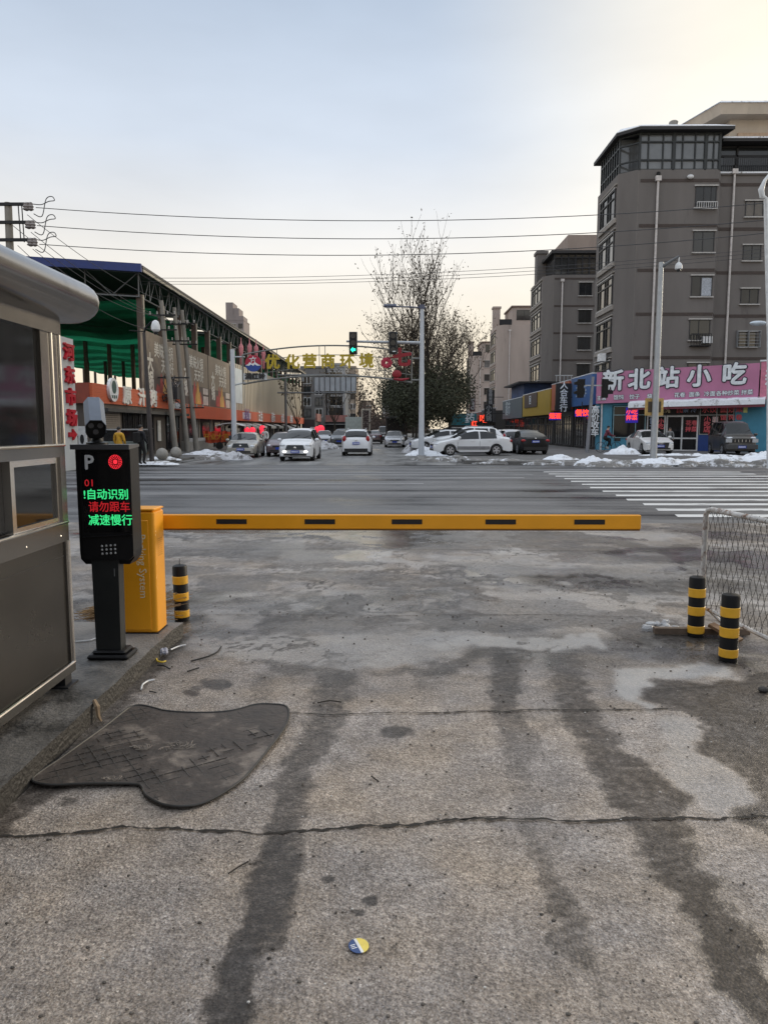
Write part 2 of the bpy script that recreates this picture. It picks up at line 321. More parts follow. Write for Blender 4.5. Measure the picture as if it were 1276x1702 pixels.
def apron_mat():
    m = bpy.data.materials.new('apron_concrete'); m.use_nodes = True; nt = m.node_tree; b = nt.nodes['Principled BSDF']; L = nt.links.new
    tc = N(nt, 'ShaderNodeTexCoord'); P = tc.outputs['Object']
    at_ = {k: N(nt, 'ShaderNodeAttribute', attribute_name=k) for k in ('stain', 'wet', 'pale', 'damp')}
    vo = N(nt, 'ShaderNodeTexVoronoi', Scale=185.); L(P, vo.inputs['Vector'])
    vo2 = N(nt, 'ShaderNodeTexVoronoi', Scale=85.); L(P, vo2.inputs['Vector'])
    big = N(nt, 'ShaderNodeTexNoise', Scale=1.1, Detail=7., Roughness=.65); L(P, big.inputs[0])
    mid = N(nt, 'ShaderNodeTexNoise', Scale=46., Detail=6., Roughness=.78); L(P, mid.inputs[0])
    agg = N(nt, 'ShaderNodeValToRGB'); L(vo.outputs['Color'], agg.inputs[0]); c = agg.color_ramp
    c.elements[0].color = (.16,.134,.112,1); c.elements[1].color = (.76,.68,.60,1)
    for p_, q_ in ((.25,(.31,.256,.210,1)),(.55,(.415,.35,.295,1)),(.85,(.48,.41,.348,1))): e = c.elements.new(p_); e.color = q_
    r1 = N(nt, 'ShaderNodeMapRange'); r1.inputs[1].default_value = .3; r1.inputs[2].default_value = .7; r1.inputs[3].default_value = .86; r1.inputs[4].default_value = 1.34; L(big.outputs[0], r1.inputs[0])
    r2 = N(nt, 'ShaderNodeMapRange'); r2.inputs[1].default_value = .35; r2.inputs[2].default_value = .65; r2.inputs[3].default_value = .50; r2.inputs[4].default_value = 1.34; L(mid.outputs[0], r2.inputs[0])
    mm = N(nt, 'ShaderNodeMath', operation='MULTIPLY'); L(r1.outputs[0], mm.inputs[0]); L(r2.outputs[0], mm.inputs[1])
    mot = N(nt, 'ShaderNodeTexNoise', Scale=6.5, Detail=7., Roughness=.72); L(P, mot.inputs[0])
    r3 = N(nt, 'ShaderNodeMapRange'); r3.inputs[1].default_value = .32; r3.inputs[2].default_value = .68; r3.inputs[3].default_value = .70; r3.inputs[4].default_value = 1.22; L(mot.outputs[0], r3.inputs[0])
    m3 = N(nt, 'ShaderNodeMath', operation='MULTIPLY'); L(mm.outputs[0], m3.inputs[0]); L(r3.outputs[0], m3.inputs[1])
    sc0 = N(nt, 'ShaderNodeVectorMath', operation='SCALE'); L(agg.outputs[0], sc0.inputs[0]); L(m3.outputs[0], sc0.inputs['Scale'])
    tn = N(nt, 'ShaderNodeTexNoise', Scale=2.1, Detail=5.); L(P, tn.inputs[0]); tr_ = N(nt, 'ShaderNodeValToRGB'); L(tn.outputs[0], tr_.inputs[0]); tr_.color_ramp.elements[0].position = .36; tr_.color_ramp.elements[1].position = .64
    tr_.color_ramp.elements[0].color = (.94,.99,1.08,1); tr_.color_ramp.elements[1].color = (1.01,.99,.955,1)
    sc = N(nt, 'ShaderNodeVectorMath', operation='MULTIPLY'); L(sc0.outputs[0], sc.inputs[0]); L(tr_.outputs[0], sc.inputs[1])
    pl = N(nt, 'ShaderNodeMixRGB'); pl.inputs[2].default_value = (.60,.585,.565,1); L(sc.outputs[0], pl.inputs[1])
    pf = N(nt, 'ShaderNodeMath', operation='MULTIPLY'); pf.inputs[1].default_value = .58; L(at_['pale'].outputs['Fac'], pf.inputs[0]); L(pf.outputs[0], pl.inputs[0])
    dp = N(nt, 'ShaderNodeMixRGB', blend_type='MULTIPLY'); dp.inputs[2].default_value = (.34,.365,.40,1); L(at_['damp'].outputs['Fac'], dp.inputs[0]); L(pl.outputs[0], dp.inputs[1]); pl = dp
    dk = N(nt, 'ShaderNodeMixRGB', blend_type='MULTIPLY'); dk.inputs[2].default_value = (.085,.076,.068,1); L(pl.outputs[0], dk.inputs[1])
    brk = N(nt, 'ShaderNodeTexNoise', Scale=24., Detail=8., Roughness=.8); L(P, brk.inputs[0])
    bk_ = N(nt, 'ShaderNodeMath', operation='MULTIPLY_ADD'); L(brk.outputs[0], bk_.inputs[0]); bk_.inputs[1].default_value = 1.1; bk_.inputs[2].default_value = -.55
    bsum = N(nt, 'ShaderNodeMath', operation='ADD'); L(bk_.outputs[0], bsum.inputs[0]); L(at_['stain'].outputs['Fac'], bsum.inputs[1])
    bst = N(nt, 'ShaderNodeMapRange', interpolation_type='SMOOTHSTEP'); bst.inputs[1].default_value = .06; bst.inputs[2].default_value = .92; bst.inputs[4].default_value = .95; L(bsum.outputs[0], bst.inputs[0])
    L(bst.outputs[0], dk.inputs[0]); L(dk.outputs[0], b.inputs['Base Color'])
    ro = N(nt, 'ShaderNodeMapRange'); ro.inputs[3].default_value = .8; ro.inputs[4].default_value = .10; L(at_['wet'].outputs['Fac'], ro.inputs[0]); L(ro.outputs[0], b.inputs['Roughness'])
    b.inputs['Specular IOR Level'].default_value = .32
    ad = N(nt, 'ShaderNodeMath', operation='MULTIPLY_ADD'); L(vo2.outputs['Distance'], ad.inputs[0]); ad.inputs[1].default_value = .7; L(mid.outputs[0], ad.inputs[2])
    bs = N(nt, 'ShaderNodeMapRange'); bs.inputs[3].default_value = .95; bs.inputs[4].default_value = .05; L(at_['wet'].outputs['Fac'], bs.inputs[0])
    bp = N(nt, 'ShaderNodeBump', Distance=.012); L(bs.outputs[0], bp.inputs['Strength']); L(ad.outputs[0], bp.inputs['Height']); L(bp.outputs[0], b.inputs['Normal'])
    return m
def streak_mat(name, c0, c1, stretch, r0, r1, patch=1.):
    """asphalt with streaks drawn out along the traffic and damp shiny patches"""
    m = bpy.data.materials.new(name); m.use_nodes = True; nt = m.node_tree; b = nt.nodes['Principled BSDF']; L = nt.links.new
    tc = N(nt, 'ShaderNodeTexCoord'); mp = N(nt, 'ShaderNodeMapping'); mp.inputs['Scale'].default_value = stretch; L(tc.outputs['Object'], mp.inputs[0])
    n1 = N(nt, 'ShaderNodeTexNoise', Scale=1., Detail=9., Roughness=.68); n1.inputs['Distortion'].default_value = .35; L(mp.outputs[0], n1.inputs[0])
    n2 = N(nt, 'ShaderNodeTexNoise', Scale=.33*patch, Detail=6., Roughness=.6); L(tc.outputs['Object'], n2.inputs[0])
    n3 = N(nt, 'ShaderNodeTexNoise', Scale=55., Detail=3.); L(tc.outputs['Object'], n3.inputs[0])
    mxn = N(nt, 'ShaderNodeMath', operation='MULTIPLY_ADD'); mxn.inputs[1].default_value = .9; L(n2.outputs[0], mxn.inputs[0]); L(n1.outputs[0], mxn.inputs[2])
    cr = N(nt, 'ShaderNodeValToRGB'); hf_ = N(nt, 'ShaderNodeMath', operation='MULTIPLY'); hf_.inputs[1].default_value = .5; L(mxn.outputs[0], hf_.inputs[0]); L(hf_.outputs[0], cr.inputs[0]); c = cr.color_ramp; c.elements[0].position = .36; c.elements[1].position = .58
    c.elements[0].color = (*c0, 1); c.elements[1].color = (*c1, 1)
    mr = N(nt, 'ShaderNodeMapRange'); mr.inputs[1].default_value = .3; mr.inputs[2].default_value = .7; mr.inputs[3].default_value = .7; mr.inputs[4].default_value = 1.3; L(n3.outputs[0], mr.inputs[0])
    sc = N(nt, 'ShaderNodeVectorMath', operation='SCALE'); L(cr.outputs[0], sc.inputs[0]); L(mr.outputs[0], sc.inputs['Scale']); L(sc.outputs[0], b.inputs['Base Color'])
    ad = N(nt, 'ShaderNodeMath', operation='ADD'); L(n1.outputs[0], ad.inputs[0]); L(n2.outputs[0], ad.inputs[1])
    rr = N(nt, 'ShaderNodeMapRange'); rr.inputs[1].default_value = .8; rr.inputs[2].default_value = 1.2; rr.inputs[3].default_value = r0; rr.inputs[4].default_value = r1; L(ad.outputs[0], rr.inputs[0]); L(rr.outputs[0], b.inputs['Roughness'])
    sl_ = N(nt, 'ShaderNodeMapRange'); sl_.inputs[1].default_value = .40; sl_.inputs[2].default_value = .58; sl_.inputs[3].default_value = .02; sl_.inputs[4].default_value = .6; L(n1.outputs[0], sl_.inputs[0]); L(sl_.outputs[0], b.inputs['Specular IOR Level'])
    bp = N(nt, 'ShaderNodeBump', Strength=.25, Distance=.01); L(n3.outputs[0], bp.inputs['Height']); L(bp.outputs[0], b.inputs['Normal'])
    return m
def sheet(name, pts, z, mat):
    me = bpy.data.meshes.new(name); me.from_pydata([(x, y, z) for x, y in pts], [], [tuple(range(len(pts)))]); me.materials.append(mat)
    o = bpy.data.objects.new(name, me); COL.objects.link(o); return tag(o, kind='structure')
ROADM = streak_mat('cross_road_asphalt', (.012,.012,.014), (.17,.17,.175), (.03,.8,1), .26, .8)
STREETM = streak_mat('side_street_asphalt', (.025,.025,.025), (.27,.265,.26), (.6,.06,1), .26, .75)
PAVEM = M('pavement_slabs', (.115,.11,.105), .72, 0, .4, .9, .25, 30., dirt=((.5,.5,.52), .8, .66))
sheet('ground', [(-1500,-60),(1500,-60),(1500,2500),(-1500,2500)], -.03, M('far_ground', (.12,.115,.11), .85, 0, .3, .2))
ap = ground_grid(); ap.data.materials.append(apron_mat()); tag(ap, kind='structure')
sheet('yard_ground', [(-40,-25),(40,-25),(40,13.3),(-40,13.3)], -.012, M('yard_concrete', (.24,.215,.19), .8, 0, .3, 1.2, .4, 40.))
sheet('cross_road', [(-300,13.3),(300,13.3),(300,34.5),(-300,34.5)], -.004, ROADM)
sheet('side_street', [(-11,34.5),(3.0,34.5),(3.6,40),(3.6,420),(-11,420)], -.002, STREETM)
def raised(name, pts, z, mat): return tag(MB().prism(pts, -.02, z).build(name, mat), kind='structure')
raised('pavement', [(3.6,36.2),(9,34.2),(60,33.4),(60,420),(3.6,420)], .14, PAVEM)
raised('pavement', [(-70,34.0),(-11.5,34.0),(-11,36),(-11,420),(-70,420)], .12, PAVEM)
# markings
ZEB = M('zebra_paint_worn', (.62,.62,.61), .6, 0, .14, 1.2, dirt=((.09,.09,.092), 2.2, .55), stretch=(.35,1.2,1))
zs = MB()
for k, vv_ in enumerate((856.9, 846.9, 838, 830.4, 823.3, 816.5, 810.4, 805, 800, 795.6, 791.5, 787.8, 784.4)):
    y = gnd(1000, vv_).y; x = 5.55+.028*(k*1.15)+random.uniform(-.06, .06); ln = 7.7
    zs.add([(x, y-.22, .001), (x+ln, y-.22, .001), (x+ln+.1, y+.22, .001), (x+.1, y+.22, .001)], [(0,1,2,3)])
tag(zs.build('crosswalk_stripes', ZEB), kind='structure')
FADED = M('faded_road_paint', (.32,.32,.325), .55, 0, .15, 1., dirt=((.07,.07,.072), 1.1, .5), stretch=(.14,1.5,1))
ln = MB()
for y, x0, x1, h in ((28.9,-60,5.4,.2),(27.2,-60,5.2,.16),(25.6,-60,4.6,.15),(22.9,-30,1,.1),(31.2,-60,5.0,.12)): ln.add([(x0,y-h,.0005),(x1,y-h,.0005),(x1,y+h,.0005),(x0,y+h,.0005)], [(0,1,2,3)])
tag(ln.build('lane_markings', FADED), kind='structure')
l2 = MB(); a, b_ = gnd(1185, 771.6), gnd(1290, 779); l2.add([(a.x,a.y-.15,.001),(b_.x,b_.y-.15,.001),(b_.x,b_.y+.2,.001),(a.x,a.y+.2,.001)], [(0,1,2,3)])
tag(l2.build('edge_line', ZEB), kind='structure')
# cracks in the apron: ragged tar dark ribbons
CRACK = M('crack_dark_gap', (.028,.024,.02), .95, 0, .3, 30.)
def crack(pts, wpx, name='pavement_crack'):
    b = MB(); g = [gnd(*p) for p in pts]; path = []
    for i in range(len(g)-1):
        n = max(2, int((g[i+1]-g[i]).length/.02))
        for k in range(n): path.append(g[i].lerp(g[i+1], k/n))
    top, bot = [], []; o = 0
    for i, p in enumerate(path):
        s = (p.y/1229)*wpx*2.0; o = o*.93+random.uniform(-1, 1)*s*.35
        q = random.uniform(.25, 1.25); top.append((p.x, p.y+o+s*q*.5, .0075)); bot.append((p.x, p.y+o-s*q*.5, .0075))
    n = len(path); b.add(top+bot, [(i, i+n, i+n+1, i+1) for i in range(n-1)]); tag(b.build(name, CRACK), kind='structure')
crack([(-60,1394),(0,1391),(120,1386),(200,1379),(300,1383),(430,1386),(520,1378),(600,1376),(680,1374),(780,1366),(860,1366),(960,1370),(1060,1366),(1160,1366),(1300,1360)], 4.6)
crack([(470,1186),(560,1188),(640,1186),(740,1186),(840,1184),(900,1179),(960,1181),(1115,1180)], 2.4)
crack([(730,1372),(790,1360),(850,1358)], 1.6)
crack([(150,1025),(420,1022),(640,1024),(900,1022),(1100,1028)], .9)
crack([(300,915),(520,913),(760,914),(1160,918)], .8); crack([(360,886),(700,884),(1160,886)], .6); crack([(380,955),(350,985),(330,1000)], .8)
crack([(1080,1148),(1276,1135)], .7)
# kerbed island under the booth
ISLM = M('island_concrete', (.165,.153,.14), .55, 0, .45, 2.2, .6, 45., dirt=((.028,.026,.024), 1.7, .50))
isl = MB(); pts = [(-4.6,-1.5),(-1.73,-1.5)]
for k in range(30): pts.append((-1.722+random.uniform(-.007,.007), -1.2+k*.236))
pts += [(-1.70,5.90),(-3.2,5.93),(-4.6,5.95)]
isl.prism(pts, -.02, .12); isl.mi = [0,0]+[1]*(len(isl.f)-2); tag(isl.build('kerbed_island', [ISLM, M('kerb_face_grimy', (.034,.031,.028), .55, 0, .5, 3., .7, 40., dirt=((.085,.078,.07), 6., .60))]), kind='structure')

# ------------------------------------------------------------------ guard booth
PANEL = M('booth_brushed_steel', (.115,.108,.099), .26, .93, .14, 1.1, bump=.10, bscale=1.6, dirt=((.13,.12,.105), 1.3, .58))
FILM = M('booth_tinted_glass', (.012,.013,.014), .03, 0, .1, spec=1.)
bo = thing('guard_booth', 'stainless steel guard booth with tinted windows and rounded roof on the raised kerb', 'booth', (-3.05,2.6,.12))
BX, BF, BN, BL = -1.985, 4.47, .75, -4.1      # right face, far face, near face, left face
b = MB(); b.box((BL,BN,.22),(BX,BF,1.02)); b.build('lower_panel', PANEL, bo, True)
f = MB()
for (y0, y1, z0, z1, d) in ((BN,BF,1.02,1.13,.012),(BN,BF,.2,.245,.016),(BF-.05,BF,.245,1.02,.012),(BN,BF,1.53,1.60,.012),(BF-.24,BF,1.60,2.3,.008),(BF-.07,BF,1.13,1.53,.012),(BN,BF,2.25,2.36,.02)):
    f.box((BX-.06,y0,z0),(BX+d,y1,z1))
for (x0, x1, z0, z1) in ((BL,BX-.06,1.02,1.13),(BL,BX-.06,1.53,1.60),(BL,BX-.06,2.25,2.36),(BL,BL+.1,1.13,2.27),(BX-.16,BX-.06,1.13,1.53),(BX-.16,BX-.06,1.60,2.25)): f.box((x0,BF-.06,z0),(x1,BF+.006,z1))
f.build('frame', STEEL, bo, True)
t = MB()
for (y0, y1, z0, z1) in ((BN,BF-.005,1.128,1.142),(BN,BF-.005,.245,.262),(BF-.020,BF-.004,.262,1.02),(BN,BF-.005,1.592,1.608),(BF-.125,BF-.108,1.608,2.25),(BF-.018,BF-.003,1.608,2.25)):
    if y1-y0 > .1: t.tube([(BX+.012,y0,(z0+z1)/2),(BX+.012,y1,(z0+z1)/2)], .0095, 8)
    else: t.tube([(BX+.012,(y0+y1)/2,z0),(BX+.012,(y0+y1)/2,z1)], .0095, 8)
t.build('bright_trim', CHROME, bo, True, smooth=True)
MB().box((BX-.001,2.6,.262),(BX+.0015,2.606,1.02)).box((BX-.001,BN,.93),(BX+.0012,BF-.05,.933)).build('panel_seam', DARKM, bo, True)
for y in np.arange(1.0, 4.4, .42):
    for z in (1.06, 2.31): MB().ell((BX+.0125,y,z),(.004,.007,.007),6,4).build('rivet', CHROME, bo, True)
# upper fixed window and lower sliding sash
wn = MB(); wn.box((BX-.03,BN,1.60),(BX-.012,BF-.24,2.26)); wo = wn.build('upper_window', FILM, bo, True)
sl = MB(); ys0, ys1 = 3.84, BF-.07
for (y0, y1, z0, z1) in ((ys0,ys1,1.142,1.17),(ys0,ys1,1.495,1.53),(ys0,ys0+.04,1.17,1.495),(ys1-.03,ys1,1.17,1.495)): sl.box((BX-.045,y0,z0),(BX-.002,y1,z1))
so = sl.build('sliding_sash', CHROME, bo, True)
g = MB().box((BX-.03,ys0+.045,1.17),(BX-.018,ys1-.03,1.495)); go = g.build('sash_glass', FILM, bo, True); 
g = MB().box((BX-.05,BN,1.142),(BX-.046,ys0,1.53)); g.build('sash_glass', FILM, bo, True)
fg = MB(); fg.box((BL+.1,BF-.03,1.13),(BX-.16,BF-.02,1.53)); fg.box((BL+.1,BF-.03,1.60),(BX-.16,BF-.02,2.25)); fg.build('far_window', FILM, bo, True)
for y in (BF-.10, BN+.05):
    for x in (BX-.11, BL+.02):
        lg = MB(); lg.box((x,y,.129),(x+.1,y+.09,.2)); lg.box((x-.03,y-.03,.12),(x+.13,y+.12,.13)); lg.build('foot', DARKM, bo, True)
# rounded roof slab: bullnose edge, round corners
def roof_ring(inset, z, x0, y0, x1, y1, r):
    pts = []; r = max(.02, r-inset)
    for cx, cy, a0 in ((x1-inset-r,y1-inset-r,0),(x0+inset+r,y1-inset-r,90),(x0+inset+r,y0+inset+r,180),(x1-inset-r,y0+inset+r,270)):
        for k in range(7): a = R(a0+15*k); pts.append((cx+r*math.cos(a), cy+r*math.sin(a), z))
    return pts
rg = []; hz, h2 = 2.462, .122
rg.append(roof_ring(.30, hz-h2-.02, -4.4, .3, -1.775, 4.78, .22))
for k in range(11):
    a = R(-90+18*k); rg.append(roof_ring(.15*(1-math.cos(a)), hz+h2*math.sin(a), -4.4, .3, -1.775, 4.78, .22))
rg.append(roof_ring(.5, hz+h2+.02, -4.4, .3, -1.775, 4.78, .22))
ROOFS = M('roof_brushed_steel', (.29,.275,.26), .24, .97, .05, 1., bump=.04, bscale=1.5, dirt=((.2,.19,.18), 1.5, .62))
MB().loft(rg).build('roof', ROOFS, bo, True, smooth=True, ang=60)

# ------------------------------------------------------------------ plate reading display post
KY = 5.0
ki = thing('parking_display', 'black number plate reading display post with red and green lettering beside the booth', 'display post', (-1.94,KY,.12))
MB().rbox((-.15,-.11,0),(.15,.11,.035),.02).rbox((-.125,-.085,.035),(.125,.085,.06),.02).build('base_plate', BLACK, ki, smooth=True)
st = MB(); st.loft([[(-.1*q-.0,-.05,z),(.082*q,-.05,z),(.082*q,.05,z),(-.1*q,.05,z)] for z, q in ((.06,.98),(.72,1.06))]); st.build('post', M('post_dark_paint', (.02,.022,.022), .35), ki)
hd = MB(); prof = [(-.205,.74),(-.20,.70),(-.165,.665),(.165,.665),(.20,.71),(.208,.76),(.208,1.49),(-.208,1.49)]
HX = .0
hd.prism([(x*.955+HX, z) for x, z in prof], -.02, .13, 'y'); hd.build('housing', BLACK, ki)
fr = MB(); fr.prism([(-.155,.70),(.17,.70),(.202,.73),(.204,1.462),(-.155,1.462)], -.06, -.021, 'y'); fo = fr.build('front_bezel', BLACK, ki)
vz = MB(); vz.add([(-.205,.125,1.495),(.207,.125,1.495),(.207,-.085,1.495),(-.205,-.085,1.495),(-.205,.125,1.478),(.207,.125,1.478),(.207,-.085,1.462),(-.205,-.085,1.462)], [(0,1,2,3),(7,6,5,4),(0,3,7,4),(1,5,6,2),(3,2,6,7),(0,4,5,1)]); vz.build('top_visor', M('visor_grey', (.07,.07,.075), .4), ki)
lip = MB(); lip.prism([(-.152,.862),(.198,.882),(.196,.876),(-.152,.855)], -.072, -.06, 'y'); lip.build('lower_lip', BLACK, ki)
SCR = M('screen_black_gloss', (.006,.006,.007), .12, 0, .05)
sc_ = MB().box((-.14,-.064,.895),(.19,-.0602,1.445)); so_ = sc_.build('screen', SCR, ki)
LEDR = M('led_red', (.3,.01,.01), .5, emit=(1,.03,.05), estr=.9); LEDG = M('led_green', (.01,.3,.08), .5, emit=(.06,1,.32), estr=.62)
LEDD = M('led_dim_red', (.2,.01,.01), .5, emit=(.7,.02,.03), estr=.42)
def KT(s, x, z, size, mat, name, off=.0, sx_=1.): 
    MB().text(s, size, TM((x,-.067,z), (1,0,0)) @ Matrix.Diagonal((sx_,1,1,1)), .0008, off).build(name, mat, ki)
KT('P', -.085, 1.37, .135, WHITEP, 'letter_mark', .004)
rd = MB(); rd.ell((.10,-.066,1.378),(.016,.003,.016),10,5)
for rr_, n in ((.026,12),(.036,18),(.045,26)):
    for k in range(n): a = 2*math.pi*k/n+rr_*40; rd.ell((.10+rr_*math.cos(a),-.066,1.378+rr_*math.sin(a)),(.0042,.003,.0042),5,3)
rd.build('red_light', LEDR, ki)
KT('01', -.087, 1.232, .068, LEDD, 'dim_text', 0, 1.1)
KT('!自动识别', .026, 1.152, .077, LEDG, 'green_text', .0006, .98)
KT('请勿跟车', .046, 1.066, .077, LEDD, 'red_text', .0006, .96)
KT('减速慢行', .05, .975, .080, LEDG, 'green_text', .0006, .98)
dots = MB()
for i in range(4):
    for j in range(3): dots.ell((-.02+i*.031,-.062,.745+j*.027+i*.002),(.0085,.004,.0085),8,4)
dots.build('speaker_hole', M('speaker_grey', (.45,.45,.45), .5), ki)
MB().box((.055,-.0515,.585),(.058,-.0505,.64)).build('post_scratch', M('scratch_grey', (.3,.3,.3), .6), ki)
pc = MB(); pc.lathe([(.075,0),(.075,.012),(.045,.02),(.03,.055),(.032,.09),(.0,.1)], (-.055,.02,1.495)); cb = pc.build('camera_bracket', BLACK, ki, smooth=True)
ch = MB(); sec = [(-.062,-.04),(-.062,.045),(-.035,.085),(.035,.085),(.062,.045),(.062,-.04),(.04,-.075),(-.04,-.075)]
ch.loft([[(x*1.02, y, z) for x, z in sec] for y in (-.085,.17)])
mtx = Matrix.Translation((-.052,-.01,1.645)) @ Matrix.Rotation(R(24),4,'Z') @ Matrix.Rotation(R(33),4,'X')
hood = MB(); s2 = [(-.068,-.01),(-.068,.048),(-.038,.091),(.038,.091),(.068,.048),(.068,-.01),(.064,-.01),(.064,.046),(.036,.086),(-.036,.086),(-.064,.046),(-.064,-.01)]
hood.loft([[(x, y, z) for x, z in s2] for y in (-.115,.18)])
ch.xf(mtx).build('camera_body', BLACK, ki); hood.xf(mtx).build('camera_hood', M('hood_blue_grey', (.13,.155,.20), .45, .2), ki)
ln_ = MB()
for x, z in ((-.03,.03),(.03,.03),(0,-.02)): ln_.cyl((x,-.09,z),(x,-.085,z),.02,n=12)
ln_.xf(mtx).build('lens', M('lens_glass', (.12,.12,.13), .08), ki, smooth=True)
ki.scale = (.955,.97,.985)

# ------------------------------------------------------------------ barrier gate
YEL = M('barrier_yellow', (.88,.365,.010), .42, 0, .07, 3., coat=.15, dirt=((.36,.19,.05), 6., .655))
ga = thing('barrier_gate', 'yellow parking barrier cabinet with its boom lowered across the drive', 'barrier', (-1.935,5.68,.12))
MB().rbox((-.135,-.115,.0),(.135,.13,.955),.028,4).build('cabinet', YEL, ga, smooth=True, ang=30)
MB().rbox((-.125,-.122,.03),(.088,-.112,.885),.006).build('cabinet_door', YEL, ga)
MB().rbox((-.137,-.117,.957),(.137,.132,.972),.02).build('cabinet_lid', YEL, ga, smooth=True, ang=30)
MB().box((-.137,-.117,.0),(.137,.132,.006)).build('floor_seal', DARKM, ga)
MB().text('Parking System', .082, TM((.034,-.1235,.53), (0,0,-1), (1,0,0)), .0008, .0).build('lettering', M('lettering_cream', (.85,.74,.5), .5), ga)
sl = MB()
for k in range(9): sl.box((.1352,-.05,.60+k*.016),(.1362,.06,.606+k*.016))
sl.build('vent_slot', M('slot_shadow_yellow', (.5,.22,.01), .6), ga)
BMY = .22
bm = MB(); bm.rbox((.05,BMY-.022,.775),(3.93,BMY+.022,.893),.012,3); bmo = bm.build('boom', YEL, ga, smooth=True, ang=30)
bl = MB(); bl.rbox((.05,BMY-.026,.745),(3.93,BMY+.026,.783),.01); 
for u in (386, 532, 676, 831, 978):
    x = at(u,867,5.9).x+1.935; s_ = MB().box((x-.122,BMY-.0245,.817),(x+.122,BMY-.0222,.856)); s_.build('black_sticker', M('sticker_black', (.012,.011,.01), .5), ga)
MB().rbox((.05,BMY-.018,.765),(3.925,BMY+.018,.7745),.004).build('rubber_edge', M('edge_brown', (.18,.09,.02), .7), ga)
MB().cyl((.0,.13,.835),(.0,.2,.835),.06).build('pivot', DARKM, ga, smooth=True)
MB().rbox((-.12,BMY-.028,.76),(.06,BMY+.03,.905),.008).build('boom_clamp', YEL, ga)

# ------------------------------------------------------------------ bollards
def bollard(loc, label, tilt=0):
    o = thing('bollard', label, 'bollard', loc, random.uniform(0, 6), group='striped bollards at the gate'); o.rotation_euler = (tilt, 0, o.rotation_euler.z)
    r = .0635; MB().lathe([(r,0),(r,.478),(r*.93,.492),(r*.6,.5),(.001,.502)], n=28).build('post', M('bollard_black', (.007,.007,.008), .5, spec=.3, dirt=((.06,.055,.05), 9., .7)), o, smooth=True)
    for z0, z1 in ((.03,.092),(.18,.252),(.33,.402)):
        MB().lathe([(r+.001,z0),(r+.0035,z0+.003),(r+.0035,z1-.003),(r+.001,z1)], n=28).build('yellow_band', M('reflective_yellow', (.80,.42,.03), .4, 0, .1, 14., dirt=((.35,.2,.04), 12., .66)), o, smooth=True, ang=18)
    MB().tube([(0,0,.495),(.003,0,.53),(-.006,.004,.545),(.004,.0,.553)], .003, 5).build('lifting_wire', DARKM, o)
    return o
bollard((-1.865,6.444,0), 'black and yellow striped bollard behind the yellow barrier cabinet', R(1))
bollard((2.506,5.966,0), 'black and yellow striped bollard at the foot of the mesh fence corner post', R(-1))
bollard((2.485,5.328,0), 'black and yellow striped bollard nearest the camera, in front of the mesh fence', R(.6))

# ------------------------------------------------------------------ mesh fence panel at the right
RUST = M('rusty_white_pipe', (.55,.53,.50), .7, 0, .2, 8., .4, 40., dirt=((.16,.075,.035), 9., .50))
fe = thing('mesh_fence_panel', 'rusty white pipe fence panel with sagging diamond wire mesh at the right', 'fence', (2.60,6.1,0))
p0, p1 = Vector((0,0,0)), Vector((.26,-2.6,0)); dr = (p1-p0).normalized()
MB().tube([(0,0,.05),(0,0,.99),(dr.x*.03,dr.y*.03,1.03),(dr.x*.08,dr.y*.08,1.043),tuple(p1+Vector((0,0,1.043)))], .021, 10).build('frame', RUST, fe, smooth=True)
MB().tube([(0,0,.22),tuple(p1+Vector((0,0,.18)))], .018, 8).build('bottom_rail', RUST, fe, smooth=True)
wm = MB(); Lf = 2.6; s = .075; zz0, zz1 = .215, 1.03
k = -14
def fp(t, z): sag = .02*math.sin(t*2.2+z*5); return (dr.x*t-sag*.5, dr.y*t, z+.006*math.sin(t*31))
while k*s < Lf+.9:
    for sg in (1, -1):
        pts = []
        for i in range(10):
            z = zz0+(zz1-zz0)*i/9; t = k*s+(z-zz0)*.42*sg+(0 if sg > 0 else .34)+.006*math.sin(z*40+k)
            if .01 < t < Lf: pts.append(fp(t, z))
        if len(pts) > 2: wm.tube(pts, .0021, 4)
    k += 1
tw = wm
for i in range(26): t = .05+i*.1; x, y, z = fp(t, 1.03); tw.tube([(x,y,1.065),(x+.022,y,1.04),(x,y,1.0),(x-.02,y,1.04),(x,y,1.065)], .002, 4)
wm.build('wire_mesh', M('wire_mesh_rust', (.035,.03,.027), .85, 0, .3, 9., spec=.2), fe)
MB().tube([(-.03,.02,.035),(.0,-.02,.22)], .012, 6).tube([(.03,-.05,.21),(.2,-.16,.03)], .014, 6).build('brace', RUST, fe)
bar = MB().box((-.44,-.055,-.025),(.33,.005,.025)); bar.xf(Matrix.Translation((2.62,6.02,.035)) @ Matrix.Rotation(R(-2),4,'Z'))
tag(bar.build('steel_bar', M('bar_rusty', (.12,.085,.06), .8, 0, .4, 9.)), 'rusty square steel bar lying on the ground under the fence corner', 'bar')
plk = MB().box((-.13,-.045,-.012),(.13,.045,.012)); plk.xf(Matrix.Translation((2.70,5.86,.06)) @ Matrix.Rotation(R(-52),4,'Z') @ Matrix.Rotation(R(18),4,'Y'))
tag(plk.build('timber_offcut', M('timber_brown', (.22,.13,.07), .8, 0, .3, 5., stretch=(1,9,9))), 'short brown timber offcut leaning by the fence foot', 'timber')
ice = MB(); 
for k in range(16): ice.ell((2.30+random.uniform(-.16,.14),6.22+random.uniform(-.1,.1),.01),(random.uniform(.02,.06),random.uniform(.02,.05),random.uniform(.015,.045)),7,5)
tag(ice.build('ice_lump', M('grey_ice', (.42,.42,.42), .5, 0, .3, 9., .5)), 'lumps of grey ice on the ground beside the fence corner', 'ice', kind='stuff')
st_ = MB().ell((0,0,0),(.035,.03,.022),9,6); st_.xf(Matrix.Translation(gnd(1268,1146,.02)))
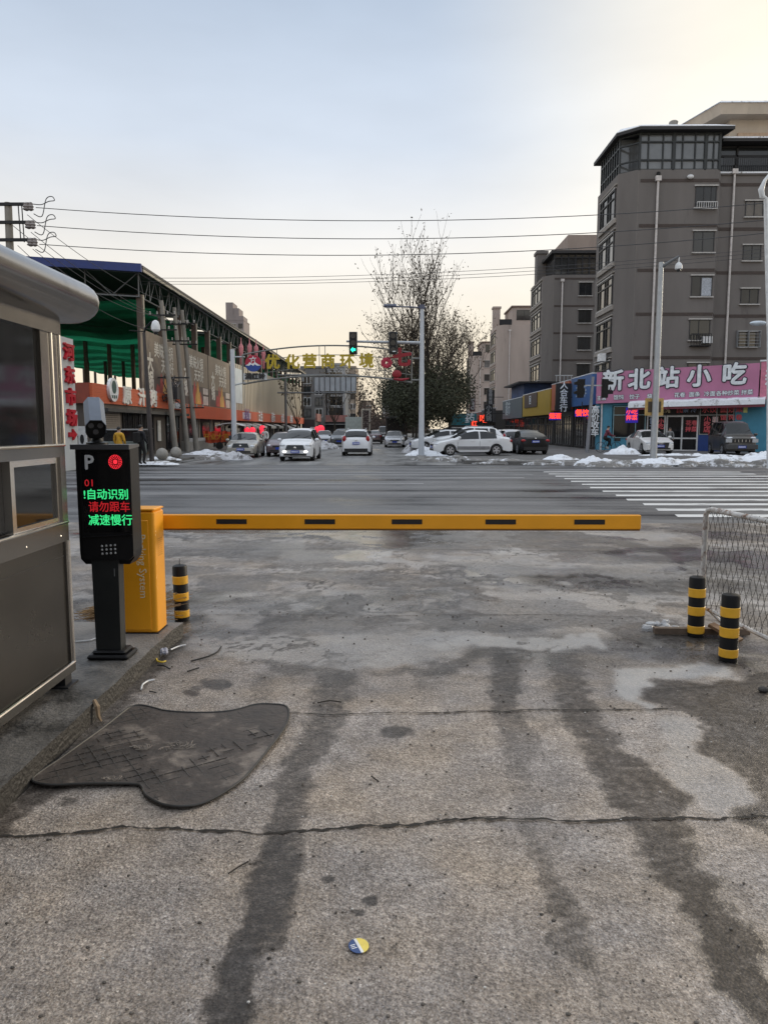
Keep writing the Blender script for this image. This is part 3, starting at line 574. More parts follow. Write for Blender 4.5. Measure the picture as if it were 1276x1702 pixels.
tag(st_.build('stone', M('dark_stone', (.06,.055,.05), .9, 0, .4, 20.)), 'small dark stone on the concrete at the right edge', 'stone')

# ------------------------------------------------------------------ mat and litter
mo = [(52,1300),(58,1290),(100,1262),(160,1218),(205,1182),(216,1174),(232,1170),(255,1175),(275,1181),(330,1184),(375,1182),(400,1177),(425,1169),(450,1169),(474,1171),(480,1178),(480,1195),(468,1218),(448,1245),(425,1272),(400,1299),(372,1318),(345,1332),(318,1340),(290,1341),(268,1336),(250,1326),(240,1318),(236,1304),(225,1302),(170,1303),(110,1305),(70,1306)]
mw = [gnd(u, v, .02) for u, v in mo]
def smooth_loop(p, it=2):
    for _ in range(it):
        q = []
        for i in range(len(p)): a, b = p[i], p[(i+1) % len(p)]; q += [a*.75+b*.25, a*.25+b*.75]
        p = q
    return p
mw = smooth_loop(mw); cx = sum((p for p in mw), Vector())/len(mw)
ma = thing('rubber_mat', 'worn black rubber mat with a raised rim lying on the concrete by the kerb', 'mat', (cx.x,cx.y,.008))
MATM = M('mat_worn_rubber', (.062,.048,.039), .6, 0, .55, 3.5, .4, 22., dirt=((.23,.19,.155), 3.2, .53))
loc = [p-Vector((cx.x,cx.y,0)) for p in mw]
ms_ = MB().prism([(p.x,p.y) for p in loc], 0, .008)
def inpoly(x, y, P):
    c = False
    for i in range(len(P)):
        a, b = P[i], P[i-1]
        if (a.y > y) != (b.y > y) and x < (b.x-a.x)*(y-a.y)/(b.y-a.y)+a.x: c = not c
    return c
rb = ms_; rb.cur = 1; th = R(35)
for i in range(-26, 27):
    for j in range(-26, 27):
        for dx_, dy_, lw, lh in ((0,0,.030,.0022),(0,0,.0022,.030)):
            px_, py_ = i*.066, j*.066; x = px_*math.cos(th)-py_*math.sin(th); y = px_*math.sin(th)+py_*math.cos(th)
            if random.random() < .7 and inpoly(x, y, [p*.95 for p in loc]) and fbm(np.array([x*2.2+5]), np.array([y*2.2]))[0] < .53:
                rb.box((x-lw,y-lh,.007),(x+lw,y+lh,.0098), th, (x,y))
wav = lambda b: setattr(b, 'v', [(x, y, z+.03*max(0., float(fbm(np.array([x*2.3+3.]), np.array([y*2.3+5.]))[0])-.42)) for x, y, z in b.v])
wav(rb); rb.build('sheet', [MATM, M('mat_rib', (.06,.053,.046), .6, 0, .5, 9.)], ma)
rm_ = MB().tube([(p.x,p.y,.008) for p in loc]+[(loc[0].x,loc[0].y,.008)], .0065, 7); wav(rm_); rm_.build('rim', M('mat_rim', (.035,.033,.03), .55, 0, .3, 20.), ma, smooth=True)
for cx_, cy_, s in ((295,1240,.075),(235,1243,.045),(187,1295,.04)):
    g = gnd(cx_, cy_, .02); tr = MB()
    for k in range(60):
        a = random.uniform(0, 6.28); r1_ = s*random.uniform(.1, .7); r2_ = r1_+s*random.uniform(.06, .35)
        tr.tube([(g.x-cx.x+r1_*1.5*math.cos(a), g.y-cx.y+r1_*math.sin(a), .012), (g.x-cx.x+r2_*1.5*math.cos(a+.5), g.y-cx.y+r2_*math.sin(a+.5), .014+random.uniform(0,.008))], .0011, 4)
    tr.build('torn_hole', M('frayed_cloth', (.36,.31,.26), .9), ma)
sk = thing('paper_sticker', 'oval yellow and navy paper sticker lying on the near concrete', 'sticker', gnd(596,1572,.009))
th = R(24)
def half(sign):
    pts = []
    for k in range(-14, 15):
        a = math.pi/2*k/14*sign if sign > 0 else math.pi+math.pi/2*k/14
        x, y = .033*math.cos(a), .036*math.sin(a); pts.append((x, y))
    return pts
def rot2(p, a): return [(x*math.cos(a)-y*math.sin(a), x*math.sin(a)+y*math.cos(a)) for x, y in p]
MB().prism(rot2(half(1), th), 0, .0012).build('yellow_half', M('sticker_yellow', (.85,.66,.12), .4, 0, .1, 40.), sk)
MB().prism(rot2([(x,y) for x,y in half(-1)], th), 0, .0012).build('navy_half', M('sticker_navy', (.03,.07,.2), .4), sk)
bs = MB(); bs.box((-.0045,-.035,.0012),(.0045,.035,.0016), th, (0,0)); 
for yy, l in ((.010,.017),(.002,.014),(-.006,.018)): bs.box((-.026,yy-.0016,.0012),(-.026+l,yy+.0016,.0016), th, (0,0))
bs.build('printed_marks', M('sticker_white', (.8,.8,.78), .5), sk)
TWIG = M('twig_dark', (.035,.028,.022), .85, 0, .3, 20.)
def strand(pts, r, name, label, cat, mat, z=.008):
    g = [gnd(u, v, z)+Vector((0,0,r)) for u, v in pts]; q = []
    for i in range(len(g)-1):
        for k in range(6): q.append(g[i].lerp(g[i+1], k/6))
    q.append(g[-1]); 
    for _ in range(3): q = [q[0]]+[(q[i-1]+q[i]*2+q[i+1])/4 for i in range(1, len(q)-1)]+[q[-1]]
    tag(MB().tube(q, r, 6).build(name, mat, smooth=True), label, cat)
strand([(380,1453),(398,1441),(413,1433)], .003, 'twig', 'thin dark twig on the pale concrete left of the tyre track nearest the camera', 'twig', TWIG)
strand([(528,1169),(548,1165),(567,1168)], .004, 'twig', 'dark twig lying just right of the rubber mat', 'twig', TWIG)
strand([(617,1291),(629,1300)], .0035, 'twig', 'short dark twig in the middle of the concrete drive', 'twig', TWIG)
strand([(318,1100),(345,1093),(362,1085),(368,1076)], .006, 'black_cable', 'curved black cable offcut on the concrete beside the kerb end', 'cable', RUB)
strand([(312,1117),(331,1111)], .005, 'black_cable', 'straight short black cable offcut between the kerb and the mat', 'cable', RUB)
strand([(262,1107),(272,1107),(283,1113)], .005, 'black_cable', 'black cable stub against the kerb below the yellow wire', 'cable', RUB)
strand([(235,1147),(237,1139),(246,1133),(257,1131)], .006, 'white_cable', 'curved white cable offcut on the concrete near the kerb', 'cable', WHITEP)
strand([(284,1081),(298,1075),(309,1073)], .006, 'white_cable', 'white cable end sticking out beside the kerb corner', 'cable', WHITEP)
strand([(249,1150),(260,1152)], .004, 'black_cable', 'tiny black cable offcut just above the mat', 'cable', RUB)
strand([(126,1068),(150,1066),(160,1062),(172,1062)], .006, 'white_cable', 'white cable lying on the island beside the display post', 'cable', WHITEP, .122)
YW = M('yellow_wire', (.8,.55,.05), .5)
strand([(268,1085),(260,1092),(261,1100),(270,1102),(276,1100)], .006, 'yellow_wire', 'tangled yellow wire against the kerb', 'wire', YW)
pb = MB(); 
for k in range(9): pb.ell((random.uniform(-.025,.025),random.uniform(-.02,.02),.02+random.uniform(0,.025)),(.022,.02,.018),6,4)
pb.xf(Matrix.Translation(gnd(272,1090,.0))); tag(pb.build('plastic_scrap', M('plastic_clear_grey', (.42,.42,.48), .25, 0, .3, 30.)), 'crumpled grey plastic scrap at the kerb beside the yellow wire', 'litter')
cw = MB(); g = gnd(160,1172,.1)
cw.tube([g+Vector((-.01,0,.03)), g+Vector((.015,-.02,.0)), g+Vector((.02,-.02,-.06)), g+Vector((.035,-.02,-.09))], [.012,.016,.012,.006], 6)
tag(cw.build('rag', M('rag_tan', (.34,.24,.15), .9, 0, .3, 20.)), 'twisted tan rag caught on the kerb edge', 'rag')
br = MB(); g = Vector((-2.52,6.35,.02))
for k in range(150):
    a = random.uniform(-.35,.35); l = random.uniform(.3,.75); h = random.uniform(0,.16)
    s0 = g+Vector((random.uniform(-.25,.05),random.uniform(-.12,.12),random.uniform(.0,.10))); br.tube([s0, s0+Vector((l*.6,math.sin(a)*l*.5,h*.5+.02)), s0+Vector((l,math.sin(a)*l,h+.02))], .003, 3)
tag(br.build('twig_broom', M('broom_straw', (.22,.135,.06), .9, 0, .4, 5.)), 'bundle of brown broom twigs lying behind the display post', 'broom')
gr = MB(); rnd_g = random.Random(12)               # grit, chips and crumbs on the concrete
for _ in range(900):
    y = 1.9+rnd_g.random()**1.6*6.5; x = rnd_g.uniform(-1.6, 3.4)*(.5+y*.16); s = rnd_g.uniform(.0015,.0055)*(1+y*.10)
    if x < -1.72: continue
    gr.ell((x,y,.006),(s*rnd_g.uniform(.7,1.6),s,s*.7),5,3)
tag(gr.build('grit', M('grit_mixed', (.12,.105,.09), .9, 0, .9, 2.)), 'small dark grit and crumbs scattered over the concrete drive', 'grit', kind='stuff')
g2 = MB()
for _ in range(170):
    y = 2+rnd_g.random()*4; x = rnd_g.uniform(-1.5, 2.2); s = rnd_g.uniform(.002,.005); g2.ell((x,y,.006),(s*1.3,s,s*.7),5,3)
tag(g2.build('grit', M('grit_pale', (.6,.57,.53), .9, 0, .3, 9.)), 'pale chips scattered over the concrete drive', 'grit', kind='stuff')

# ------------------------------------------------------------------ windows and apartment blocks
AGL = M('apartment_glass', (.028,.031,.034), .05, 0, .3, .7, spec=.7); FRD = M('window_frame_dark', (.03,.03,.033), .5)
FRW = M('window_frame_white', (.6,.6,.6), .5); SILL = M('sill_pale', (.5,.48,.46), .7)
AGLS = [AGL, AGL, M('apartment_glass_dark', (.02,.022,.024), .06, 0, .4, .9, spec=.6), M('apartment_glass_pale', (.13,.135,.14), .08, 0, .4, 1.3, spec=.9), M('apartment_glass_warm', (.09,.075,.06), .07, 0, .5, 1.5, spec=.8)]
CURT = M('curtain_pale', (.42,.45,.5), .9, 0, .5, 16.)
def win(par, loc, right, w, h, vs=(.5,), hs=(), fr=None, gl=None, sill=True, t=.05, d=.05, curtain=False):
    """window part: frame with pane and sill sub-parts; loc = centre on the wall"""
    fr = fr or FRD; gl = gl or random.choice(AGLS); m = TM(Vector(loc)-Vector(par.location), right); b = MB()
    b.box((-w/2,-h/2,-.02),(w/2,-h/2+t,d)); b.box((-w/2,h/2-t,-.02),(w/2,h/2,d)); b.box((-w/2,-h/2+t,-.02),(-w/2+t,h/2-t,d)); b.box((w/2-t,-h/2+t,-.02),(w/2,h/2-t,d))
    for q in vs: x = -w/2+w*q; b.box((x-t/2,-h/2+t,-.02),(x+t/2,h/2-t,d-.004))
    for q in hs: y = -h/2+h*q; b.box((-w/2+t,y-t/2,-.02),(w/2-t,y+t/2,d-.008))
    o = b.xf(m).build('window', fr, par)
    MB().box((-w/2+t*.5,-h/2+t*.5,-.015),(w/2-t*.5,h/2-t*.5,.012)).xf(m).build('pane', gl, o)
    if curtain: MB().box((0,-h/2+t,.013),(w/2-t,h/2-t*3,.016)).xf(m).build('curtain', CURT, o)
    if sill:
        MB().box((-w/2-.1,h/2+.002,-.02),(w/2+.1,h/2+.09,.13)).xf(m).build('lintel', SILL, o); MB().box((-w/2-.1,-h/2-.09,-.02),(w/2+.1,-h/2-.002,.15)).xf(m).build('sill', SILL, o)
    return o
def stucco(name, c): return M(name, c, .88, 0, .16, .5, .15, 25., stretch=(1,1,.22), dirt=(tuple(x*.70 for x in c), .9, .60))
BROWN = stucco('stucco_brown', (.172,.157,.149)); TAUPE = stucco('stucco_taupe', (.33,.30,.27)); BANDM = M('belt_dark_brown', (.075,.058,.052), .85)
PINKB = stucco('stucco_pinkish', (.44,.365,.325)); PIPE = M('downpipe_white', (.62,.58,.56), .5, dirt=((.35,.3,.28), 3., .64)); ROOFD = M('roof_dark', (.035,.033,.034), .7)
CREAM = stucco('stucco_cream', (.55,.47,.38))
def bar_run(b, x0, x1, y, z0, z1, n):
    for k in range(n+1): x = x0+(x1-x0)*k/n; b.box((x-.018,y-.018,z0),(x+.018,y+.018,z1))
    b.box((x0,y-.025,z1),(x1,y+.025,z1+.05)); b.box((x0,y-.02,z0-.03),(x1,y+.02,z0))
YB_ = thing('added_reflection_building', 'long brown low building added unseen behind the camera to darken reflections', 'building', (0,-26,0)); MB().box((-45,-32,0),(45,-24,9.5)).build('wall', stucco('stucco_brown', (.172,.157,.149)), YB_, True); MB().box((-46,-33,9.5),(46,-23.6,9.8)).build('roof', ROOFD, YB_, True)  # building added out of view to darken reflections and cut frontal light
for k in range(14): win(YB_, (-39+6*k,-24,5.5), (-1,0,0), 2.2, 1.6, (.5,), sill=False)
# --- block 1
B1 = thing('apartment_block', 'nearest brown apartment block with glazed roof terrace above the pink snack shop', 'apartment block', (25,60,.12), group='apartment blocks along the right side')
X0, Y0, XR, Y1 = 16.95, 57.0, 24.05, 63.5; ZT = 20.6
bo_ = MB().prism([(18.15,Y0),(XR,Y0),(XR+.55,Y0+1.0),(40,Y0+1.0),(40,72),(24,72),(24,Y1),(X0,Y1),(X0,Y0+1.0)], 0, ZT); bo_.build('wall', BROWN, B1, True)
MB().prism([(X0-.004,Y0+1.02),(18.16,Y0-.006),(18.16,Y0+.3),(X0+.3,Y0+1.2)], 0, ZT-.01).build('corner_pier', TAUPE, B1, True)
bd = MB()
for k in range(6):
    z = 19.87-3.2*k
    bd.box((18.3,Y0-.03,z-.16),(XR-.02,Y0,z+.06)); bd.prism([(XR-.02,Y0-.03),(XR+.55,Y0+.97),(XR+.55,Y0+1.0),(XR-.02,Y0)], z-.16, z+.06); bd.box((XR+.55,Y0+.97,z-.16),(40,Y0+1.0,z+.06))
bd.build('belt_course', BANDM, B1, True)
for k in range(6):
    z = 19.87-3.2*k; win(B1, (23.13,Y0,z-1.22), (1,0,0), 1.55, 1.5, (.4,.75) if k == 0 else (.45,), curtain=(k == 2))
    win(B1, (27.2,Y0+1.0,z-1.8), (1,0,0), 1.35, 1.12, (.5,)); win(B1, (31.5,Y0+1.0,z-1.3), (1,0,0), 1.5, 1.5, (.5,))
    o = win(B1, (X0,60.4,z-1.25), (0,-1,0), 4.0, 2.15, (.16,.5,.66), (.72,), t=.09, d=.1); 
    MB().box((X0-.14,58.1,z+.02),(X0+.01,62.7,z+.12)).build('balcony_lintel', TAUPE, B1, True); MB().box((X0-.14,58.1,z-2.72),(X0+.01,62.7,z-2.42)).build('balcony_sill', TAUPE, B1, True)
rl = MB()
bar_run(rl, 22.4, 23.9, Y0-.3, 17.75, 18.2, 9); rl.build('window_rail', FRW, B1, True)
rl = MB(); bar_run(rl, 22.4, 23.9, Y0-.35, 7.9, 8.7, 7); rl.box((22.4,Y0-.35,7.82),(23.9,Y0-.02,7.87)); rl.build('window_rail', DARKM, B1, True)
MB().box((23.3,Y0-.33,8.05),(24.0,Y0-.05,8.55)).build('air_conditioner', WHITEP, B1, True)
MB().box((X0-.75,58.6,6.9),(X0-.3,59.4,7.5)).build('air_conditioner', WHITEP, B1, True)
rl = MB(); z = 19.87-9.6
for k in range(6): rl.box((26.35,Y0+.72,z-2.4+k*.24),(28.1,Y0+.74,z-2.37+k*.24))
for x in (26.35,27.2,28.08): rl.box((x,Y0+.72,z-2.42),(x+.03,Y0+.99,z-1.15))
rl.build('window_rail', M('rail_grey', (.3,.31,.32), .5), B1, True)
for x, y, z in ((19.55,Y0-.13,19.75),(25.55,Y0+.87,20.55)):
    MB().cyl((x,y,.3),(x,y,z),.085,n=10).box((x-.2,y-.14,z),(x+.2,y+.12,z+.35)).build('downpipe', PIPE, B1, True, smooth=True)
    MB().cyl((x,y,z+.35),(x,y,z+.62),.13,n=10).build('drain_outlet', BLACK, B1, True)
cp = MB(); cp.ell((21.9,Y0-.12,20.05),(.25,.15,.16)); cp.build('floodlight', WHITEP, B1, True)
# glazed penthouse
ph = MB(); ph.box((18.3,Y0+.12,20.6),(XR-.1,63,23.15)); ph.box((X0+.15,Y0+1.2,20.6),(18.3,63,23.15)); ph.build('terrace_glazing', M('terrace_glass_pale', (.15,.158,.165), .07, 0, .25, .6, spec=.9), B1, True)
g = MB(); zb_, zt_ = 20.55, 23.2
xs_ = [18.3,18.95,20.1,20.95,21.15,21.85,22.75,23.45,23.55,24.0]
for x in (18.18,18.78,19.85,20.55,20.72,21.28,22.2,22.9,23.05,23.55,24.0): wd = .09; g.box((x-wd/2+.04,Y0+.02,zb_),(x+wd/2+.04,Y0+.13,zt_))
for x in (18.18,20.63,22.97,24.02): g.box((x-.07,Y0,zb_),(x+.09,Y0+.12,zt_))
for z in (20.6,21.28,22.55,23.12): g.box((18.15,Y0+.005,z-.055),(XR,Y0+.11,z+.055))
for y in np.linspace(Y0+1.05, 62.9, 9): g.box((X0+.02,y-.05,zb_),(X0+.16,y+.05,zt_))
for z in (20.6,21.3,22.5,23.12): g.box((X0+.03,Y0+1.0,z-.05),(X0+.14,63,z+.05)); g.prism([(X0+.02,Y0+1.0),(18.15,Y0+.01),(18.15,Y0+.12),(X0+.12,Y0+1.1)], z-.05, z+.05)
g.build('terrace_frame', M('terrace_frame_dark', (.02,.024,.026), .45), B1, True)
rf = MB(); out_ = [(18.0,Y0-.55),(XR+.75,Y0-.55),(XR+.5,Y0+1.0),(XR+.5,64),(X0-.3,64),(X0-.3,Y0+.75)]; inn = [(18.5,Y0+.6),(XR-.2,Y0+.6),(XR-.4,Y0+1.4),(XR-.4,63),(X0+.2,63),(X0+.2,Y0+1.4)]
n = 6; rf.add([(x,y,23.2) for x,y in out_]+[(x,y,23.42) for x,y in out_]+[(x,y,23.9) for x,y in inn], [tuple(reversed(range(6))), tuple(range(12,18))]+[(k,(k+1)%6,6+(k+1)%6,6+k) for k in range(6)]+[(6+k,6+(k+1)%6,12+(k+1)%6,12+k) for k in range(6)])
ro_ = rf.build('roof', ROOFD, B1, True)
sn = MB(); sn.add([(x,y,23.425) for x,y in out_]+[(x,y,23.47) for x,y in out_]+[(x,y,23.97) for x,y in inn], [tuple(range(12,18))]+[(k,(k+1)%6,6+(k+1)%6,6+k) for k in range(6)]+[(6+k,6+(k+1)%6,12+(k+1)%6,12+k) for k in range(6)]); sn.build('roof_snow', SNOW, ro_, True)
MB().cyl((20.9,Y0+1,23.8),(20.9,Y0+1,24.25),.3).ell((20.9,Y0+1,24.25),(.34,.34,.16)).build('chimney', CONC, ro_, True)
# right terrace with railing and the cream upper storey
MB().box((XR+.6,Y0+1.9,20.6),(40,63,22.85)).build('rear_glazing', AGL, B1, True)
g = MB()
for x in (24.8,26.1,29.1,32): g.box((x-.07,Y0+1.8,20.6),(x+.07,Y0+1.92,22.85))
for z in (22.15,22.8): g.box((XR+.6,Y0+1.8,z-.06),(40,Y0+1.92,z+.06))
g.build('rear_frame', DARKM, B1, True)
rl = MB(); bar_run(rl, XR+.7, 34, Y0+.98, 20.78, 21.75, 60); rl.build('terrace_railing', DARKM, B1, True)
cs = MB(); cs.box((XR+.3,Y0+.85,20.6),(40,Y0+1.2,20.72)); cs.build('parapet_snow', SNOW, B1, True)
MB().box((XR+.45,Y0+.9,20.5),(40,Y0+1.3,20.6)).build('parapet', BROWN, B1, True)
rf = MB(); rf.box((XR+.55,Y0+.9,22.9),(40,64,23.1)); rf.build('lower_roof', ROOFD, B1, True)
MB().box((XR+.5,Y0+.86,23.104),(40,Y0+3,23.22)).build('lower_roof_snow', SNOW, B1, True)
MB().box((26.8,62,23.1),(41,70,26.0)).build('upper_storey', CREAM, B1, True)
MB().box((27.4,61.8,24.3),(31.5,61.99,24.95)).box((27.4,61.8,23.5),(31.5,61.99,24.1)).build('upper_window_band', M('warm_render', (.5,.36,.25), .8), B1, True)
ev = MB(); ev.add([(25.6,60.9,26.0),(42,60.9,26.0),(42,71,26.0),(22.5,71,26.0),(25.4,60.7,26.75),(42,60.7,26.75),(42,71,26.75),(22.2,71,26.75)], [(0,3,2,1),(4,5,6,7),(0,1,5,4),(1,2,6,5),(2,3,7,6),(3,0,4,7)]); ev.build('upper_eave', CREAM, B1, True)
MB().add([(25.3,60.6,26.76),(42,60.6,26.76),(42,71,26.76),(22.1,71,26.76),(25.5,60.8,26.95),(42,60.8,26.95),(42,71,26.95),(22.4,71,26.95)], [(0,3,2,1),(4,5,6,7),(0,1,5,4),(1,2,6,5),(2,3,7,6),(3,0,4,7)]).build('eave_snow', SNOW, B1, True)
# --- blocks further down the street
def block(label, x0, y0, xr, y1, zt, wallm, piers, floors, zf, fh, wx, sidew, penth, wsz=(1.5,1.5), chim=True):
    B = thing('apartment_block', label, 'apartment block', ((x0+xr)/2,(y0+y1)/2,.12), group='apartment blocks along the right side')
    MB().prism([(x0+1.1,y0),(xr,y0),(xr+14,y0),(xr+14,y1),(x0,y1),(x0,y0+1.0)], 0, zt).build('wall', wallm, B, True)
    MB().prism([(x0-.004,y0+1.02),(x0+1.11,y0-.006),(x0+1.11,y0+.3),(x0+.3,y0+1.2)], 0, zt-.01).build('corner_pier', piers, B, True)
    bd = MB()
    for k in range(floors):
        z = zf-fh*k
        if wallm is not PINKB: bd.box((x0+1.2,y0-.03,z-.14),(xr+14,y0,z+.06))
        for x in wx: win(B, (x,y0,z-1.25), (1,0,0), *wsz, (.5,))
        win(B, (x0,(y0+y1)/2+.3,z-1.3), (0,-1,0), (y1-y0)*.62, 2.0, sidew, (.72,), t=.1, d=.1)
        MB().box((x0-.14,y0+1.2,z+.0),(x0+.01,y1-.2,z+.12)).build('balcony_lintel', piers, B, True); MB().box((x0-.14,y0+1.2,z-2.7),(x0+.01,y1-.2,z-2.45)).build('balcony_sill', piers, B, True)
    if bd.v: bd.build('belt_course', BANDM, B, True)
    MB().cyl((x0+2.1,y0-.12,.3),(x0+2.1,y0-.12,zf-.4),.09,n=8).box((x0+1.9,y0-.25,zf-.4),(x0+2.3,y0-.02,zf-.1)).build('downpipe', PIPE, B, True)
    if penth:
        MB().box((x0+1.2,y0+.12,zt),(xr-.4,y1-1,zt+2.4)).build('terrace_glazing', AGL, B, True)
        g = MB()
        for x in np.linspace(x0+1.15, xr-.4, 7): g.box((x-.08,y0+.02,zt),(x+.08,y0+.13,zt+2.4))
        for z in (zt+.04,zt+.75,zt+1.95,zt+2.36): g.box((x0+1.1,y0+.005,z-.06),(xr-.35,y0+.11,z+.06))
        g.build('terrace_frame', DARKM, B, True)
        MB().prism([(x0+.7,y0-.3),(xr-.2,y0-.3),(xr,y1),(x0+.7,y1)], zt+2.42, zt+2.75).build('roof', ROOFD, B, True)
        MB().prism([(xr-3.4,y0+1.8),(xr+14,y0+1.8),(xr+14,y1+3),(xr-3.4,y1+3)], zt+2.76, zt+5.0).build('upper_storey', stucco('stucco_dull', (.36,.29,.25)), B, True)
        MB().cyl((x0+2.8,y0+.6,zt+2.7),(x0+2.8,y0+.6,zt+3.1),.28).build('vent', CONC, B, True)
    else:
        MB().box((x0+2.6,y0+.6,zt),(xr+14,y1,zt+3.0)).build('upper_storey', wallm, B, True)
        MB().box((x0+2.4,y0+.4,zt+3.0),(xr+14.2,y1,zt+3.25)).build('roof', M('roof_edge_brown', (.2,.14,.12), .8), B, True)
        win(B, (x0+4.6,y0+.6,zt+1.7), (1,0,0), 2.6, 1.7, (.5,), sill=False); win(B, (x0+7,y0+.6,zt+1.7), (1,0,0), 1.2, 1.7, (), sill=False)
        MB().box((x0+.4,y0+.5,zt),(x0+2.5,y0+.62,zt+1.0)).build('terrace_railing', DARKM, B, True)
    if chim:
        c = MB().box((x0+.1,y1-3.2,zt-.5),(x0+1.3,y1-1.6,zt+3.6)).box((x0-.02,y1-3.35,zt+3.6),(x0+1.45,y1-1.45,zt+3.95)); c.build('chimney', wallm, B, True)
    return B
block('second brown apartment block down the street, beyond the nearest one', 18.05, 90, 24.5, 98.5, 19.7, BROWN, TAUPE, 6, 19.3, 3.15, (22.9,), (.25,.6), True)
block('pinkish plain walled apartment block with a low roof storey, third down the street', 17.9, 128, 23.2, 137, 19.1, PINKB, PINKB, 6, 18.4, 3.1, (), (.3,.6), False)
block('farthest apartment block at the right, partly hidden behind the street tree', 18.2, 172, 24.2, 182, 18.2, PINKB, TAUPE, 6, 17.6, 3.1, (22,), (.3,.6), False)
# ------------------------------------------------------------------ shops along the right of the street
NUL = None
def signboard(par, loc, right, w, h, d, mat, name='sign_board'):
    m = TM(Vector(loc)-Vector(par.location), right); MB().box((-w/2,-h/2,-d),(w/2,h/2,0)).xf(m).build(name, mat, par)
def letters(par, loc, right, body, size, mat, off=.01, ext=.012, name='lettering', sx_=1., vertical=False, lift=.014):
    m = TM(Vector(loc)-Vector(par.location), right) @ Matrix.Diagonal((sx_,1,1,1)) @ Matrix.Translation((0,0,lift))
    return MB().text(body, size, m, ext, off, vertical=vertical).build(name, mat, par)
LW = M('letter_white', (.76,.80,.84), .5); LDK = M('letter_outline_navy', (.02,.02,.04), .5); PINK = M('sign_pink', (.50,.19,.33), .5, 0, .12, .5, dirt=((.42,.15,.27), .9, .60))
TEALW = M('wall_teal_paint', (.06,.25,.37), .6, 0, .12, 2.); BLUEW = M('wall_royal_blue', (.012,.045,.20), .5)
A = Vector((15.05,55.0,0)); Bp = Vector((24.4,50.0,0)); rd_ = (Bp-A).normalized(); nr = Vector((rd_.y,-rd_.x,0))
sp = thing('snack_shop', 'blue fronted snack shop under a long pink sign with white bubble letters', 'shop', (19.7,52.5,.12))
W_ = (Bp-A).length
def S(t, z, o=0.): p = A+rd_*t+nr*o; return Vector((p.x,p.y,z))
def sbox(b, t0, t1, z0, z1, o0, o1):
    P = [S(t0,z0,o0),S(t1,z0,o0),S(t1,z0,o1),S(t0,z0,o1),S(t0,z1,o0),S(t1,z1,o0),S(t1,z1,o1),S(t0,z1,o1)]
    b.add(P, [(0,1,2,3),(7,6,5,4),(1,0,4,5),(2,1,5,6),(3,2,6,7),(0,3,7,4)]); return b
b = MB(); 
for t0, t1 in ((0,1.15),(W_-1.35,W_+1.6)): sbox(b, t0, t1, .1, 3.6, -.25, .06)
sbox(b, 1.15, 3.6, .1, 1.0, -.25, .04); sbox(b, 1.15, W_-1.35, 3.35, 3.6, -.25, .04); b.build('wall', TEALW, sp, True)
MB().add([S(0,0,-.3),S(W_+1.6,0,-.3),S(W_+1.6,0,-6.5),S(0,0,-3),S(0,5.4,-.3),S(W_+1.6,5.6,-.3),S(W_+1.6,5.6,-6.5),S(0,5.4,-3)], [(0,1,2,3),(7,6,5,4),(1,0,4,5),(2,1,5,6),(3,2,6,7),(0,3,7,4)]).build('building_core', M('core_dark', (.035,.035,.04), .7), sp, True)
sbox(MB(), 3.55, 4.9, .1, 1.25, -.2, .07).build('plinth', BLUEW, sp, True); sbox(MB(), 7.0, W_-1.35, .1, 1.25, -.2, .07).build('plinth', BLUEW, sp, True)
# pink sign, its ends at slightly different heights
sg = MB(); zz = (3.5,5.73,3.72,5.98); sg.add([S(.05,zz[0],.1),S(W_,zz[2],.1),S(W_,zz[2],.42),S(.05,zz[0],.42),S(.05,zz[1],.1),S(W_,zz[3],.1),S(W_,zz[3],.42),S(.05,zz[1],.42)], [(0,1,2,3),(7,6,5,4),(1,0,4,5),(2,1,5,6),(3,2,6,7),(0,3,7,4)]); so2 = sg.build('sign_board', PINK, sp, True)
upv = Vector((0,0,1)); rs_ = (S(W_,zz[3])-S(0,zz[1])).normalized()
for ch_, t in zip('新北站小吃', (1.22,3.02,4.93,6.93,9.10)):
    m = TM(S(t, 4.99+.024*t, .425)-Vector(sp.location), rs_)
    MB().text(ch_, 1.52, m @ Matrix.Translation((0,0,.012)), .012, .125).build('letter_outline', LDK, sp)
    MB().text(ch_, 1.52, m @ Matrix.Translation((0,0,.05)), .016, .055).build('letter', LW, sp)
for s_, t in (('主营',.45),('馄饨',1.65),('饺子',2.75),('烧麦',3.95),('花卷',5.75),('面条',6.70),('冷面',7.65),('各种炒菜',8.88),('拌菜',10.05)):
    m = TM(S(t if t < 8 else t-.12, 3.86+.02*t, .425)-Vector(sp.location), rs_)
    MB().text(s_, .36, m @ Matrix.Translation((0,0,.008)), .008, .024).build('small_letter_outline', LDK, sp); MB().text(s_, .36, m @ Matrix.Translation((0,0,.03)), .008, .006).build('small_letter', LW, sp)
# canopy with snow
cy_ = MB(); t0, t1 = 2.45, W_+.45
cy_.add([S(t0,3.22,.05),S(t1,3.35,.05),S(t1,3.1,1.1),S(t0,2.98,1.1),S(t0,3.34,.05),S(t1,3.47,.05),S(t1,3.25,1.1),S(t0,3.13,1.1)], [(0,1,2,3),(7,6,5,4),(1,0,4,5),(2,1,5,6),(3,2,6,7),(0,3,7,4)]); co = cy_.build('canopy', M('canopy_maroon', (.16,.03,.045), .6), sp, True)
sn = MB(); nn = 40; top, edge = [], []
for k in range(nn+1):
    t = t0+(t1-t0)*k/nn; q = .13*k/nn; h = .30+.10*fbm(np.array([t*1.3]), np.array([3.]))[0]+.05*math.sin(min(1,k/5)*1.57)-.05
    top.append((t,q,h))
vs_ = []
for t, q, h in top: vs_ += [S(t,3.14+q,1.13), S(t,3.14+q+h,1.08), S(t,3.34+q+h,.3), S(t,3.38+q+h*.7,.1)]
